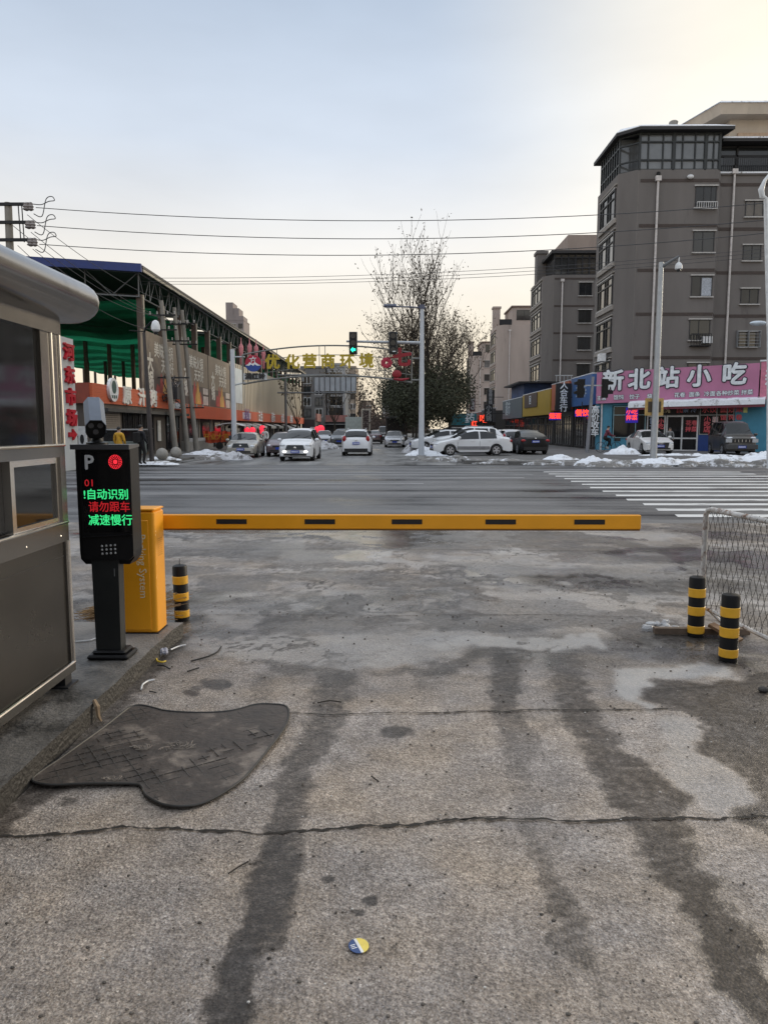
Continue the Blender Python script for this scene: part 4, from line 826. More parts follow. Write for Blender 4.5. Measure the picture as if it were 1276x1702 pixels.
sn.add(vs_, [(4*k+j,4*k+j+1,4*k+j+5,4*k+j+4) for k in range(nn) for j in range(3)]); sn.build('canopy_snow', SNOW, co, True, smooth=True)
# shop windows and doors
def swin(t0, t1, z0, z1, vs, hs, fr, **k): return win(sp, S((t0+t1)/2,(z0+z1)/2,.06), rd_, t1-t0, z1-z0, vs, hs, fr, sill=False, **k)
SGL = M('shop_glass_dark', (.012,.012,.014), .07, spec=.4)
swin(1.25,3.5,1.02,3.3,(.7,),(.72,),M('frame_teal', (.25,.4,.45), .5), gl=SGL); swin(3.6,4.85,1.27,2.6,(.58,),(),FRW, gl=SGL, t=.08); swin(4.9,7.0,.12,2.6,(.5,),(.36,),FRW, gl=SGL, t=.1)
swin(3.6,7.0,2.62,3.3,(.35,.62),(),FRD, gl=SGL); swin(7.05,W_-1.4,1.27,3.3,(.5,.8),(.66,),M('frame_grey', (.3,.32,.32), .5), gl=SGL)
REDL = M('letter_red_on_glass', (.62,.08,.10), .5); BLL = M('letter_blue_grey', (.25,.33,.5), .5); YLL = M('letter_cream', (.62,.52,.33), .5)
CARDD = M('card_black', (.02,.02,.022), .5); 
def stick(t, z, s_, size, mat, vert=False): letters(sp, S(t,z,.075), rd_, s_, size, mat, .012, .004, 'window_lettering', vertical=vert)
stick(5.35,1.95,'小吃',.36,BLL,True) if False else None
stick(3.98,2.05,'饺子',.42,BLL,True); stick(4.55,2.0,'小吃',.40,REDL,True); stick(4.35,2.93,'烧麦 馄饨',.36,YLL); stick(5.75,2.95,'面',.44,REDL); stick(6.4,2.95,'条 冷',.40,BLL)
stick(6.55,2.05,'花卷',.38,REDL); stick(6.55,1.62,'拌菜',.38,REDL)
for t, ch_ in zip((7.4,7.88,8.55,9.05,9.5), '水饺面炒菜'): stick(t,2.95,ch_,.46,REDL)
for t, ch_ in zip((8.55,9.05,9.5), '馄饨卷'): stick(t,2.42,ch_,.40,REDL)
for z, ch_ in zip((2.3,1.95,1.6), '小吃店'): stick(7.55,z,ch_,.44,REDL)
stick(8.05,2.1,'面条',.40,M('letter_white_red', (.7,.5,.5), .5),True)
MB().add([S(9.75,2.75,.08),S(10.0,2.75,.08),S(10.0,3.1,.08),S(9.75,3.1,.08)], [(0,1,2,3)]).build('window_notice', M('notice_yellow', (.75,.8,.3), .5), sp, True)
LEDBL = M('led_board_blue', (.03,.02,.3), .5, emit=(.05,.03,.9), estr=.16); LEDRR = M('led_board_red', (.5,.02,.02), .5, emit=(1,.07,.03), estr=1.1)
signboard(sp, S(2.55,2.65,.13), rd_, .85, 1.1, .05, LEDBL, 'led_board'); letters(sp, S(2.55,2.86,.13), rd_, '小吃', .4, LEDRR, .008, .004, 'led_lettering'); letters(sp, S(2.55,2.44,.13), rd_, '拌菜', .4, LEDRR, .008, .004, 'led_lettering')
MB().cyl(S(.42,.1,.12),S(.42,3.5,.12),.07,n=8).build('downpipe', WHITEP, sp, True)
pk = thing('pink_signed_shop', 'next shop with a pink sign cut off by the right edge of the photo', 'shop', (25.9,49.2,.12))
b = MB(); sbox(b, W_+.08, W_+3.6, 3.62, 6.05, .15, .45); b.build('sign_board', M('sign_coral_pink', (.62,.20,.30), .5), pk, True)
letters(pk, S(W_+1.0,4.9,.46), rd_, '新', 1.35, LW, .03); letters(pk, S(W_+1.0,3.95,.46), rd_, '小吃', .3, LW, .01)
b = MB(); sbox(b, W_+1.65, W_+3.6, .1, 3.6, -.25, .06); b.build('wall', TEALW, pk, True)
b = MB(); sbox(b, W_+.0, W_+3.7, 6.06, 6.16, .1, .5); b.build('sign_snow', SNOW, pk, True)
# row of shops facing the street (face X = 15)
XS = 15.0
def row_shop(name, label, y0, y1, zb_, zt_, signm, wallm=None, depth=2.6):
    o = thing(name, label, 'shop', (XS+1.5,(y0+y1)/2,.12)); wallm = wallm or M('shop_wall_dark', (.05,.047,.045), .7)
    MB().box((XS+.1,y0,.1),(XS+depth,y1,zt_-.3)).build('wall', wallm, o, True)
    MB().box((XS-.28,y0+.06,zb_),(XS+.09,y1-.06,zt_)).build('sign_board', signm, o, True)
    MB().box((XS-.3,y0+.03,zt_),(XS+.3,y1-.03,zt_+.07)).build('sign_snow', SNOW, o, True)
    n = max(1, int((y1-y0)/3))
    for k in range(n):
        yc = y0+(y1-y0)*(k+.5)/n; win(o, (XS+.1,yc,1.55), (0,-1,0), (y1-y0)/n*.8, 2.6, (.33,.66), (.7,), FRD, SGL, sill=False, t=.09)
    return o
o = row_shop('corner_shop', 'shop under a blue sign at the street corner beside the pink snack shop', 55.15, 61.5, 3.45, 5.7, M('sign_blue', (.05,.14,.36), .5, 0, .15, .6))
letters(o, (XS-.28,58.2,4.5), (0,-1,0), '二手车', 1.1, M('letter_pale_blue', (.45,.55,.7), .5), .01, sx_=1.0)
o = row_shop('orange_signed_shop', 'shop under an orange red sign behind the black vertical sign', 62.2, 69, 3.3, 5.65, M('sign_orange_red', (.48,.12,.06), .5, 0, .12, .6))
letters(o, (XS-.28,65.6,4.75), (0,-1,0), '胜泰', 1.5, LW, .03); letters(o, (XS-.28,65.6,3.75), (0,-1,0), '汽车修理', .6, LW, .01)
o = row_shop('yellow_signed_shop', 'shop under a mustard yellow sign with a brown panel', 69.4, 84, 3.0, 5.35, M('sign_mustard', (.46,.30,.03), .5, 0, .12, .6))
MB().box((XS-.36,75.5,3.9),(XS-.281,82.5,5.3)).build('brown_panel', M('panel_brown', (.08,.055,.05), .5), o, True); letters(o, (XS-.37,79,4.6), (0,-1,0), '回', 1.0, LW, .01)
o = row_shop('grey_signed_shop', 'shop under a grey sign with pale lettering beyond the yellow one', 84.4, 99, 2.9, 5.2, M('sign_slate', (.12,.15,.17), .5, 0, .2, .5))
letters(o, (XS-.28,94.5,4.05), (0,-1,0), '超市', 1.9, M('letter_grey', (.5,.55,.58), .5), .03)
hut = thing('rooftop_hut', 'blue tarpaulin hut with a flat roof on top of the row of shops', 'hut', (XS+1.5,90,4.9)); MB().box((XS+.2,86,4.95),(XS+3.5,95,6.8)).build('wall', M('tarpaulin_blue', (.04,.07,.16), .7, 0, .5, .8), hut, True); MB().box((XS-.6,85,6.82),(XS+4,96,7.0)).build('roof', ROOFD, hut, True)
o = row_shop('pharmacy', 'far shop with a teal sign carrying one white character', 108, 122, 2.6, 4.6, M('wall_of_dark_shops', (.05,.05,.055), .6))
q = at(770,697,112); tl = MB().box((q.x-2.3,111.6,q.z-.85),(q.x+1.9,112,q.z+.85)); tl.build('teal_sign', M('sign_teal', (.02,.17,.21), .5), o, True); letters(o, (q.x+.9,111.58,q.z), (1,0,0), '药', 1.5, LW, .03)
for k, (y0, y1) in enumerate(((123,140),(141,160),(161,190))):
    o = row_shop('far_shop', ('far dark shop with red lit lettering beyond the teal sign','second far dark shop beyond the teal sign','farthest dark shop in the row at the right')[k], y0, y1, 2.8, 4.4, M('sign_far_%d' % k, ((.16,.02,.03),(.09,.09,.1),(.2,.12,.1))[k], .5))
def vsign(name, label, u, v0, v1, Y, w, mat, body, lm, size, dz=0):
    a, b = at(u, v0, Y), at(u, v1, Y); o = thing(name, label, 'sign', (a.x, Y, b.z))
    MB().rbox((a.x-w/2,Y,b.z),(a.x+w/2,Y+.35,a.z),.03).build('sign_box', mat, o, True); MB().box((a.x+w/2,Y+.1,(a.z+b.z)/2-.04),(max(XS,a.x+w/2+.1),Y+.18,(a.z+b.z)/2+.04)).build('bracket', DARKM, o, True)
    if body: letters(o, (a.x,Y-.002,(a.z+b.z)/2+dz), (1,0,0), body, size, lm, .014, vertical=True)
    return o
SBK = M('sign_box_black', (.015,.016,.02), .35)
vsign('vertical_sign', 'black vertical sign box with four large white characters under a metal cage', 937, 637, 683, 61, 1.25, SBK, '人合车行', LW, .66)
vsign('vertical_sign', 'narrow black vertical sign with white characters beside the teal wall', 989, 679, 722, 54.6, .62, SBK, '高价收车', LW, .60)
vsign('vertical_sign', 'tall dark vertical sign with pale characters on the wall of the third block', 815, 648, 672, 100, 1.0, SBK, '香辣米线', M('letter_dim', (.35,.35,.36), .5), .52)
vsign('vertical_sign', 'dark vertical sign with round white marks below another dark sign', 812, 672, 702, 97, 1.1, SBK, '小火锅', M('letter_dim', (.35,.35,.36), .5), .75)
vsign('vertical_sign', 'small dark red vertical sign near the street tree', 785, 660, 684, 125, .9, M('sign_dark_maroon', (.07,.02,.025), .5), '修理部', M('letter_dim', (.35,.35,.36), .5), .7)
def led(label, u, v, Y, w, h, body, back=True, size=.5):
    a = at(u, v, Y); o = thing('led_sign', label, 'led sign', tuple(a))
    MB().box((a.x-w/2,Y,a.z-h/2),(a.x+w/2,Y+.1,a.z+h/2)).build('board', LEDBL if back else SBK, o, True); letters(o, (a.x,Y-.002,a.z), (1,0,0), body, size, LEDRR, .02, name='led_lettering')
    MB().box((a.x-.03,Y+.101,a.z+h/2-.05),(a.x+.03,Y+.14,a.z+h/2+.6)).build('hanger', DARKM, o, True)
led('glowing red and blue lettering board below the blue corner shop sign', 967, 687, 55.5, 1.05, .5, '餐饮', True, .52)
led('glowing red and blue lettering board below the orange sign', 922, 692, 62.0, .95, .6, '烟酒', True, .5)
led('glowing red sign low down between the teal sign and the parked cars', 788, 705, 106, 1.1, .8, '红', False, .9)
led('large round glowing red sign beside the dark vertical signs', 803, 697, 104, 1.4, 1.0, '吃', False, 1.2)
o = thing('sign_cage', 'grey metal cage on top of the black vertical sign box', 'cage', tuple(at(937,634,61))); q = at(937,634,61); b = MB()
for k in range(5): b.tube([(q.x-.6+k*.3,61.1,q.z),(q.x-.6+k*.3,61.1,q.z+.5)], .03, 5)
b.box((q.x-.7,61.05,q.z+.45),(q.x+.7,61.15,q.z+.52)); b.build('bars', GALV, o, True)
#__P4__
# ------------------------------------------------------------------ market hall on the left
MX = -15.5
mk = thing('market_hall', 'large open steel market hall with a dark roof and green netting on the left', 'market hall', (-26,80,.12))
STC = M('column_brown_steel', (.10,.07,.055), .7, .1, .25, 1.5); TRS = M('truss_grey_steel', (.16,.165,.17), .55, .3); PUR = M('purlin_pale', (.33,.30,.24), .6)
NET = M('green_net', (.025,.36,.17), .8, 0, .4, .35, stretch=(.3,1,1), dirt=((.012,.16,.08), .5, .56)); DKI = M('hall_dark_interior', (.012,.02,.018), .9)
YF, YB = 46.5, 132; ZR = 11.35
slope = .062
def zr(x): return ZR+slope*(MX-x)
rf = MB(); bays = [(MX+.5,-19.2,YF-.6,YB)]+[(-19.2,-46,YF-.6+k*8.4,min(YB,YF+4.6+k*8.4)) for k in range(2,11)]+[(-19.2,-46,YF-.6,YF+16.2)]   # solid sheets; gaps cut between them, out of view, to light the net
for xa, xb, ya, yb_ in bays: rf.add([(xa,ya,zr(xa)),(xa,yb_,zr(xa)),(xb,yb_,zr(xb)),(xb,ya,zr(xb)),(xa,ya,zr(xa)+.16),(xa,yb_,zr(xa)+.16),(xb,yb_,zr(xb)+.16),(xb,ya,zr(xb)+.16)], [(0,3,2,1),(4,5,6,7),(0,1,5,4),(1,2,6,5),(2,3,7,6),(3,0,4,7)])
rf.build('roof', M('roof_dark_sheet', (.055,.05,.048), .6), mk, True)
MB().add([(MX+.45,YF-.62,ZR-.28),(-46,YF-.62,zr(-46)-.28),(-46,YF-.62,zr(-46)+.3),(MX+.45,YF-.62,ZR+.2),(MX+.45,YF-.8,ZR-.28),(-46,YF-.8,zr(-46)-.28),(-46,YF-.8,zr(-46)+.3),(MX+.45,YF-.8,ZR+.2)], [(0,1,2,3),(7,6,5,4),(0,4,5,1),(3,2,6,7),(0,3,7,4),(1,5,6,2)]).build('blue_fascia', M('fascia_deep_blue', (.015,.035,.17), .45), mk, True)
MB().box((MX+.42,YF-.5,ZR-.22),(MX+.5,YB,ZR-.06)).build('gutter', PUR, mk, True)
ys = [46.8+4.2*k for k in range(21)]
for k, y in enumerate(ys):
    c = MB().box((MX-.22,y-.16,.1),(MX+.12,y+.16,9.9)).build('column', STC, mk, True)
    MB().box((MX+.121,y-.05,.1),(MX+.17,y+.17,9.9)).build('column_edge', PUR, c if False else mk, True) if k < 14 else None
def truss(b, p, q, h, n, r=.045):
    p = Vector(p); q = Vector(q); d = (q-p)/n; U = Vector((0,0,h))
    b.tube([p,q], r, 5); b.tube([p+U,q+U], r, 5)
    for k in range(n):
        a = p+d*k; b.tube([a, a+U], r*.7, 4); b.tube([a+U, a+d*.5] if k % 2 == 0 else [a, a+d*.5+U], r*.6, 4); b.tube([a+d*.5, a+d+U] if k % 2 == 0 else [a+d*.5+U, a+d], r*.6, 4)
b = MB(); truss(b, (MX,YF,9.75), (MX,YB-1,9.75), 1.45, 40); b.build('street_truss', TRS, mk, True)
b = MB(); truss(b, (MX,YF,9.75), (-45,YF,9.75+slope*29), 1.45, 9, .06); b.build('front_truss', TRS, mk, True)
for k in range(1, 8):
    b = MB(); y = ys[2*k]; truss(b, (MX,y,9.75), (-45,y,9.75+slope*29), 1.45, 7, .06); b.build('inner_truss', TRS, mk, True)
def lit_through(name, c, mixf):
    m = M(name, c, .8, 0, .4, .35, stretch=(.3,1,1), dirt=(tuple(x*.5 for x in c), .5, .56)); nt = m.node_tree; pb_ = nt.nodes['Principled BSDF']; o_ = nt.nodes['Material Output']
    tr_ = N(nt, 'ShaderNodeBsdfTranslucent'); nt.links.new(pb_.inputs['Base Color'].links[0].from_socket, tr_.inputs[0]); ms_ = N(nt, 'ShaderNodeMixShader'); ms_.inputs[0].default_value = mixf
    nt.links.new(pb_.outputs[0], ms_.inputs[1]); nt.links.new(tr_.outputs[0], ms_.inputs[2]); nt.links.new(ms_.outputs[0], o_.inputs[0]); return m
NET = lit_through('green_net_sheer', (.02,.27,.125), .5)
b = MB()                                    # sagging green net hung under the trusses in long folds
nx_, ny_ = 60, 70; V = []
for i in range(ny_+1):
    for j in range(nx_+1):
        x = MX-.3-29.5*j/nx_; y = YF+.4+(YB-YF-2)*i/ny_; ph_ = (y-YF)/4.2
        V.append((x, y, 9.62+slope*(MX-x)*.55-.42*abs(math.sin(math.pi*ph_))-.25*math.sin(x*.9+ph_)*.5))
b.add(V, [(i*(nx_+1)+j, i*(nx_+1)+j+1, (i+1)*(nx_+1)+j+1, (i+1)*(nx_+1)+j) for i in range(ny_) for j in range(nx_)]); b.build('green_net', NET, mk, True, smooth=True)
for y in (70,92):
    for k in range(12): x = MX-2-k*2.2; MB().box((x-.15,y-.15,.1),(x+.15,y+.15,9.9)).build('inner_column', STC, mk, True)
b = MB()
for y in np.arange(62, 131, 4.2): b.box((-46.3,y-.15,6.9),(-46,y+.15,12))
b.box((-46.3,YF+12,8.1),(-46,YB,8.3)); b.build('side_posts', STC, mk, True)
# low stalls inside
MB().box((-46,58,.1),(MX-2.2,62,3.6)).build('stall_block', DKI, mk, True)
# banner wall and ribbed sheet wall above the fascia
BANM = M('banner_taupe', (.255,.205,.155), .6, 0, .25, .28, dirt=((.12,.095,.08), .22, .52)); RIB = M('ribbed_sheet_cream', (.47,.42,.33), .55, 0, .12, .6, stretch=(1,1,.15), dirt=((.40,.42,.40), .25, .55))
yb0, yb1 = 45.9, 70.9
MB().box((MX+.18,yb0,3.5),(MX+.24,yb1,7.75)).build('banner_wall', BANM, mk, True)
BL1 = M('banner_letter', (.66,.62,.55), .6); FLM = M('banner_flame', (.62,.36,.10), .6, 0, .35, 1.2); FLR = M('banner_red', (.42,.07,.06), .6, 0, .4, 1.5); BWH = M('banner_pale_box', (.6,.52,.47), .6, 0, .3, 2.)
XW = MX+.245
def bt(y, z, s_, size, mat, vert=False, off=.02): letters(mk, (XW,y,z), (0,1,0), s_, size, mat, off, .004, 'banner_lettering', vertical=vert, lift=.006)
def flame(y, z, h, w, mat, dx=0):
    pts = [(-w/2,0)]; n = 9
    for k in range(n): t = k/(n-1); pts.append((-w/2+w*t*.9+.02, h*(.35+.65*math.sin(math.pi*t)**1.3)*(1 if k % 2 else .55)))
    pts.append((w/2,0)); MB().prism([(y+a, z+c) for a, c in pts], XW, XW+.006+dx, 'x').build('banner_picture', mat, mk, True)
for y0 in (46.1, 54.4, 62.7):
    MB().box((XW-.003,y0+.1,3.55),(XW+.002,y0+7.9,5.0)).build('banner_lower', M('banner_dark_brown', (.11,.082,.07), .6, 0, .35, .8), mk, True)
    flame(y0+4.2, 3.6, 1.9, 4.0, FLR); flame(y0+4.6, 3.6, 1.9, 1.7, FLM, .012); 
    bt(y0+1.35,5.2,'大锅',1.25,BL1,True,.05); bt(y0+4.3,6.7,'美味火锅',1.05,BL1,False,.02); bt(y0+5.0,5.75,'天天好' ,.95,BL1,False,.02)
    MB().box((XW,y0+6.2,3.6),(XW+.006,y0+7.8,4.3)).box((XW,y0+6.2,4.45),(XW+.006,y0+7.8,4.95)).build('banner_picture', BWH, mk, True)
    MB().box((XW,y0+7.95,3.55),(XW+.02,y0+8.05,7.72)).build('banner_joint', M('joint_dark', (.08,.06,.05), .7), mk, True)
b = MB(); y = yb1+.02; k = 0
while y < 126: w_ = .42; b.box((MX+.18,y,3.5),(MX+(.24 if k % 2 else .19),y+w_,8.0+.02*(y-yb1)*.5)); y += w_; k += 1
b.build('ribbed_wall', RIB, mk, True)
MB().box((MX+.245,yb1+.3,4.2),(MX+.26,yb1+5.6,7.6)).build('pale_poster', M('poster_pale_blue', (.55,.62,.66), .6, 0, .15, 1., dirt=((.6,.25,.27), .5, .62)), mk, True)
OR = M('fascia_orange_red', (.52,.085,.03), .5, 0, .15, .4, dirt=((.30,.07,.035), .6, .6))
MB().box((MX+.2,52.8,2.45),(MX+.75,126,3.45)).build('orange_fascia', OR, mk, True)
for y, s_, m_ in ((76,'米线',BWH),(84,'五金',BL1),(93,'超市',BL1),(101,'水果',BL1),(110,'鲜肉',BL1)):
    MB().box((MX+.751,y-2,2.65),(MX+.765,y+2.2,3.3)).build('small_sign', M('small_sign_%d' % int(y), (.36,.12,.07) if m_ is BL1 else (.55,.5,.58), .5), mk, True) ; letters(mk, (MX+.77,y,2.98), (0,1,0), s_, 1.3, LW if m_ is BL1 else M('sign_letter_violet', (.2,.1,.3), .5), .02, .004)
MB().box((MX-.6,52.9,.1),(MX+.15,126,2.46)).build('shop_front', M('shop_front_dark', (.03,.028,.027), .6, 0, .5, .8), mk, True)
AWN = M('awning_grey', (.36,.37,.36), .7, 0, .2, 1.)
for y in (72.5,77,82,89,95,103,112): MB().add([(MX+.2,y-1.9,2.35),(MX+.2,y+1.9,2.35),(MX+1.5,y+1.9,1.95),(MX+1.5,y-1.9,1.95),(MX+1.5,y+1.9,1.7),(MX+1.5,y-1.9,1.7)], [(0,3,2,1),(3,5,4,2)]).build('awning', AWN, mk, True)
for y in np.arange(56, 124, 4.2): MB().box((MX+.151,y,.1),(MX+.22,y+2.2,2.2)).build('shop_window', SGL, mk, True); MB().box((MX+.14,y+2.5,.1),(MX+.24,y+2.75,2.4)).build('door_post', M('post_grey', (.22,.21,.2), .7), mk, True)
LANT = M('lantern_red_glow', (.6,.02,.03), .5, emit=(1,.04,.08), estr=.8); PNKL = M('lantern_pink', (.62,.22,.24), .6)
def lantern(label, p, r, mat, grp='red lanterns under the market awnings'):
    o = thing('lantern', label, 'lantern', p, group=grp); MB().ell((0,0,0),(r,r,r*1.05),10,7).build('shade', mat, o, smooth=True); MB().cyl((0,0,r),(0,0,r+.3),.02,n=6).cyl((0,0,r*.98),(0,0,r*1.12),r*.4,n=8).cyl((0,0,-r*1.6),(0,0,-r),.05,n=6).build('cord', DARKM, o)
for k, (u, v, Y) in enumerate(((410,715,72),(420,715,72),(436,712,74),(437,718,74),(528,715,86),(533,713,86))):
    lantern(('red lantern at the left end of the market awnings','second red lantern under the market awnings','red lantern above the person in white','lower red lantern beside the person in white','pink glowing lantern left of the far grey cars','smaller pink glowing lantern beside its twin')[k], tuple(at(u,v,Y)), .3 if k < 4 else .45, LANT)
for k, (u, v) in enumerate(((401,583),(415,582),(426,584),(438,592))):
    p = at(u, v, 52+2*k); o = thing('pink_streamer', ('leftmost','second','third','rightmost')[k]+' of the four pink streamers hanging behind the sign gantry', 'streamer', tuple(p), group='pink streamers')
    MB().lathe([(.02,-1.0),(.09,-.9),(.12,-.2),(.17,.1),(.16,.3),(.04,.5),(.02,.9)], n=8).build('cloth', PNKL, o, smooth=True); MB().tube([(0,0,.8),(MX+.5-p.x,0,ZR-p.z-.2)], .015, 4).build('string', WIRE, o)
# flame grill shop in front
gs = thing('barbecue_shop', 'single storey shop under a bright orange slatted sign with white characters', 'shop', (-17,44.5,.12))
SX = -14.8; y0, y1 = 36.85, 52.6
MB().box((SX-5,y0+.4,.1),(SX-.05,y1-.05,3.0)).build('wall', M('shop_wall_brown', (.085,.07,.06), .7, 0, .3, .7), gs, True)
MB().box((SX-5.4,y0+.2,3.0),(SX-.7,y1,3.2)).build('roof', ROOFD, gs, True)
b = MB(); 
for k in range(11): z = 2.98+k*.088; b.box((SX-.1,y0,z),(SX+.05-.012*(k % 2),y1,z+.082))
b.build('sign_board', M('sign_slat_orange', (.55,.105,.035), .5, 0, .12, .5), gs, True); MB().box((SX-.7,y0-.02,2.95),(SX-.1,y0+.1,3.95)).box((SX-3.4,y0+.1,2.95),(SX-.7,y0+.3,3.9)).build('sign_return', M('sign_return_red', (.26,.05,.03), .5), gs, True)
for y, ch_ in zip((41.6,44.1,46.2,48.1,50.0), '原汁烤羊肉'):
    if ch_ != '羊': letters(gs, (SX+.06,y,3.46), (0,1,0), ch_, 1.05, M('letter_white_warm', (.72,.70,.64), .5), .04, .05, sx_=1.25)
letters(gs, (SX+.06,51.3,3.22), (0,1,0), '欢迎光临', .42, LW, .02, .02); b = MB(); b.prism([(39.35+.65*math.cos(2*math.pi*k/24), 3.72+.62*math.sin(2*math.pi*k/24)) for k in range(24)], SX+.05, SX+.2, 'x'); b.build('round_sign', WHITEP, gs, True)
b = MB(); b.prism([(39.35+.30*math.cos(2*math.pi*k/20), 3.86+.34*math.sin(2*math.pi*k/20)) for k in range(20)], SX+.2, SX+.215, 'x').box((SX+.2,38.98,3.28),(SX+.212,39.15,3.44)).box((SX+.2,39.25,3.26),(SX+.212,39.44,3.44)).box((SX+.2,39.54,3.28),(SX+.212,39.7,3.44)); b.build('round_sign_mark', M('mark_dark_green', (.03,.08,.07), .5), gs, True)
b = MB()
for k in range(22): b.box((SX-.04,37.4,.3+k*.11),(SX+.0,40.6,.38+k*.11))
b.build('roller_shutter', M('shutter_grey_brown', (.22,.19,.165), .6), gs, True)
for ya, yb_ in ((41,42.6),(42.8,44.4),(44.6,46.2),(48.9,50.2),(50.4,51.8)): win(gs, (SX,(ya+yb_)/2,1.45), (0,1,0), yb_-ya, 2.3, (.5,), (.6,), DARKM, SGL, sill=False)
MB().box((SX-.02,y0+.5,2.55),(SX+.6,y1-.2,2.72)).build('eave', M('eave_black', (.03,.03,.03), .6), gs, True)
MB().box((SX,47.0,.9),(SX+.05,47.6,2.2)).box((SX,49.9,.85),(SX+.06,50.3,2.1)).build('door_poster', M('poster_white', (.6,.6,.58), .6), gs, True)
# vertical market sign on the corner
vs_ = thing('market_sign', 'tall white sign box with red raised characters and an arrow at the left corner', 'sign', (-13.6,30.1,.1))
MB().box((-14.3,29.55,.0),(-13.02,30.75,5.32)).build('sign_box', M('sign_box_white', (.58,.60,.60), .6, 0, .08, 1., dirt=((.42,.44,.42), 2., .66)), vs_, True)
b = MB()
for k in range(7): b.box((-14.25+k*.17,29.52,.1),(-14.25+k*.17+.09,29.55,5.3))
b.build('ribbed_side', M('ribbed_pale_blue', (.42,.49,.55), .5), vs_, True)
RL_ = M('letter_crimson', (.50,.015,.03), .4)
for ch_, z in zip('河东市场', (4.70,3.78,2.92,2.08)): letters(vs_, (-13.02,30.15,z), (0,1,0), ch_, .70, RL_, .03, .05, sx_=1.3, lift=.06)
MB().prism([(29.85,1.36),(30.2,1.36),(30.2,1.22),(30.55,1.45),(30.2,1.68),(30.2,1.54),(29.85,1.54)], -13.01, -12.93, 'x').build('arrow', RL_, vs_, True)
MB().box((-13.3,30.76,1.4),(-13.0,30.8,2.4)).build('small_plate', WHITEP, vs_, True)
pb2 = thing('notice_board', 'small white notice board with a dark figure behind the market sign', 'notice', tuple(at(136,728,31.5))); q = pb2.location
MB().box((q.x-.14,31.5,q.z-.55),(q.x+.22,31.56,q.z+.5)).build('board', WHITEP, pb2, True); MB().ell((q.x+.02,31.49,q.z-.05),(.09,.012,.2)).build('printed_mark', SBK, pb2, True); MB().cyl((q.x,31.6,.1),(q.x,31.6,q.z-.4),.03,n=6).build('stand', DARKM, pb2, True)
# low walls, stone balls
MB_ = MB().box((-15.2,52.9,.1),(-14.4,60,.75)); o = thing('planter_wall', 'low concrete planter wall with a white picket edge before the market', 'low wall', (-14.8,56,.12)); MB_.build('wall', CONC, o, True)
b = MB()
for k in range(30): b.box((-14.42,53+k*.23,.75),(-14.38,53.12+k*.23,1.0))
b.build('picket_edge', FRW, o, True)
for k, (u, v) in enumerate(((270,758),(293,755))):
    g = gnd(u, v+6, .12); tag(MB().lathe([(.001,0),(.18,.015),(.29,.16),(.305,.29),(.26,.45),(.145,.56),(.001,.60)], (g.x,g.y,.12), 18).build('stone_ball', CONC, smooth=True), ('round stone ball bollard nearest the black camera pole','round stone ball bollard right of its twin by the shop')[k], 'stone ball', 'stone ball bollards')
cart = thing('street_cart', 'grey street food cart standing behind the display post', 'cart', tuple(gnd(208,770,.12))); MB().rbox((-.9,-.4,.45),(.9,.4,1.0),.04).build('body', M('cart_grey', (.2,.23,.22), .4, .3), cart); MB().box((-.8,-.35,1.0),(.8,.35,1.5)).build('glass_case', SGL, cart); MB().box((-.95,-.45,1.5),(.95,.45,1.56)).build('top', GALV, cart)
for x in (-.6,.6): MB().cyl((x,-.42,.24),(x,-.36,.24),.24).build('wheel', RUB, cart)
bn = thing('red_banner', 'orange red cloth banner with yellow characters tied across a stall', 'banner', tuple(at(361,734,57.5))); q = bn.location
b = MB(); n = 20
b.add([(q.x-1.05+2.1*i/n, 57.5+.08*math.sin(i*1.3), q.z+z+.04*math.sin(i*.9)) for z in (-.1,.8) for i in range(n+1)], [(i,i+1,n+2+i,n+1+i) for i in range(n)]); b.build('cloth', M('banner_cloth_red', (.62,.09,.035), .7), bn, True, smooth=True)
letters(bn, (q.x,57.38,q.z+.35), (1,0,0), '开业大吉', .5, M('letter_amber', (.7,.35,.05), .6), .01)
MB().cyl((q.x-1.05,57.6,.12),(q.x-1.05,57.6,q.z+.9),.03,n=6).cyl((q.x+1.05,57.6,.12),(q.x+1.05,57.6,q.z+.9),.03,n=6).build('poles', DARKM, bn, True)
tri = thing('tricycle_canopy', 'white curved canopy of a delivery tricycle behind the silver car', 'tricycle', tuple(gnd(385,747,.12))); MB().loft([[(-1.0+.25*k,-.6,1.75+.2*math.sin(math.pi*k/8)) for k in range(9)]+[(1.0-.25*k,-.6,1.80+.2*math.sin(math.pi*(8-k)/8)) for k in range(9)], [(-1.0+.25*k,.6,1.75+.2*math.sin(math.pi*k/8)) for k in range(9)]+[(1.0-.25*k,.6,1.80+.2*math.sin(math.pi*(8-k)/8)) for k in range(9)]]).build('canopy', WHITEP, tri)
MB().rbox((-.1,-.5,.5),(1.3,.5,1.05),.05).build('cargo_box', M('tricycle_dark', (.05,.06,.07), .5), tri)
for x, y in ((-.9,0),(.9,-.5),(.9,.5)): MB().cyl((x,y-.05,.28),(x,y+.05,.28),.28).build('wheel', RUB, tri)
MB().tube([(-.9,0,.4),(-.75,0,1.0),(-.6,0,1.75)], .03, 6).tube([(.9,-.4,1.0),(.9,-.4,1.75)], .03, 6).tube([(.9,.4,1.0),(.9,.4,1.75)], .03, 6).tube([(-.85,0,.5),(0,0,.6)], .04, 6).build('frame', DARKM, tri)
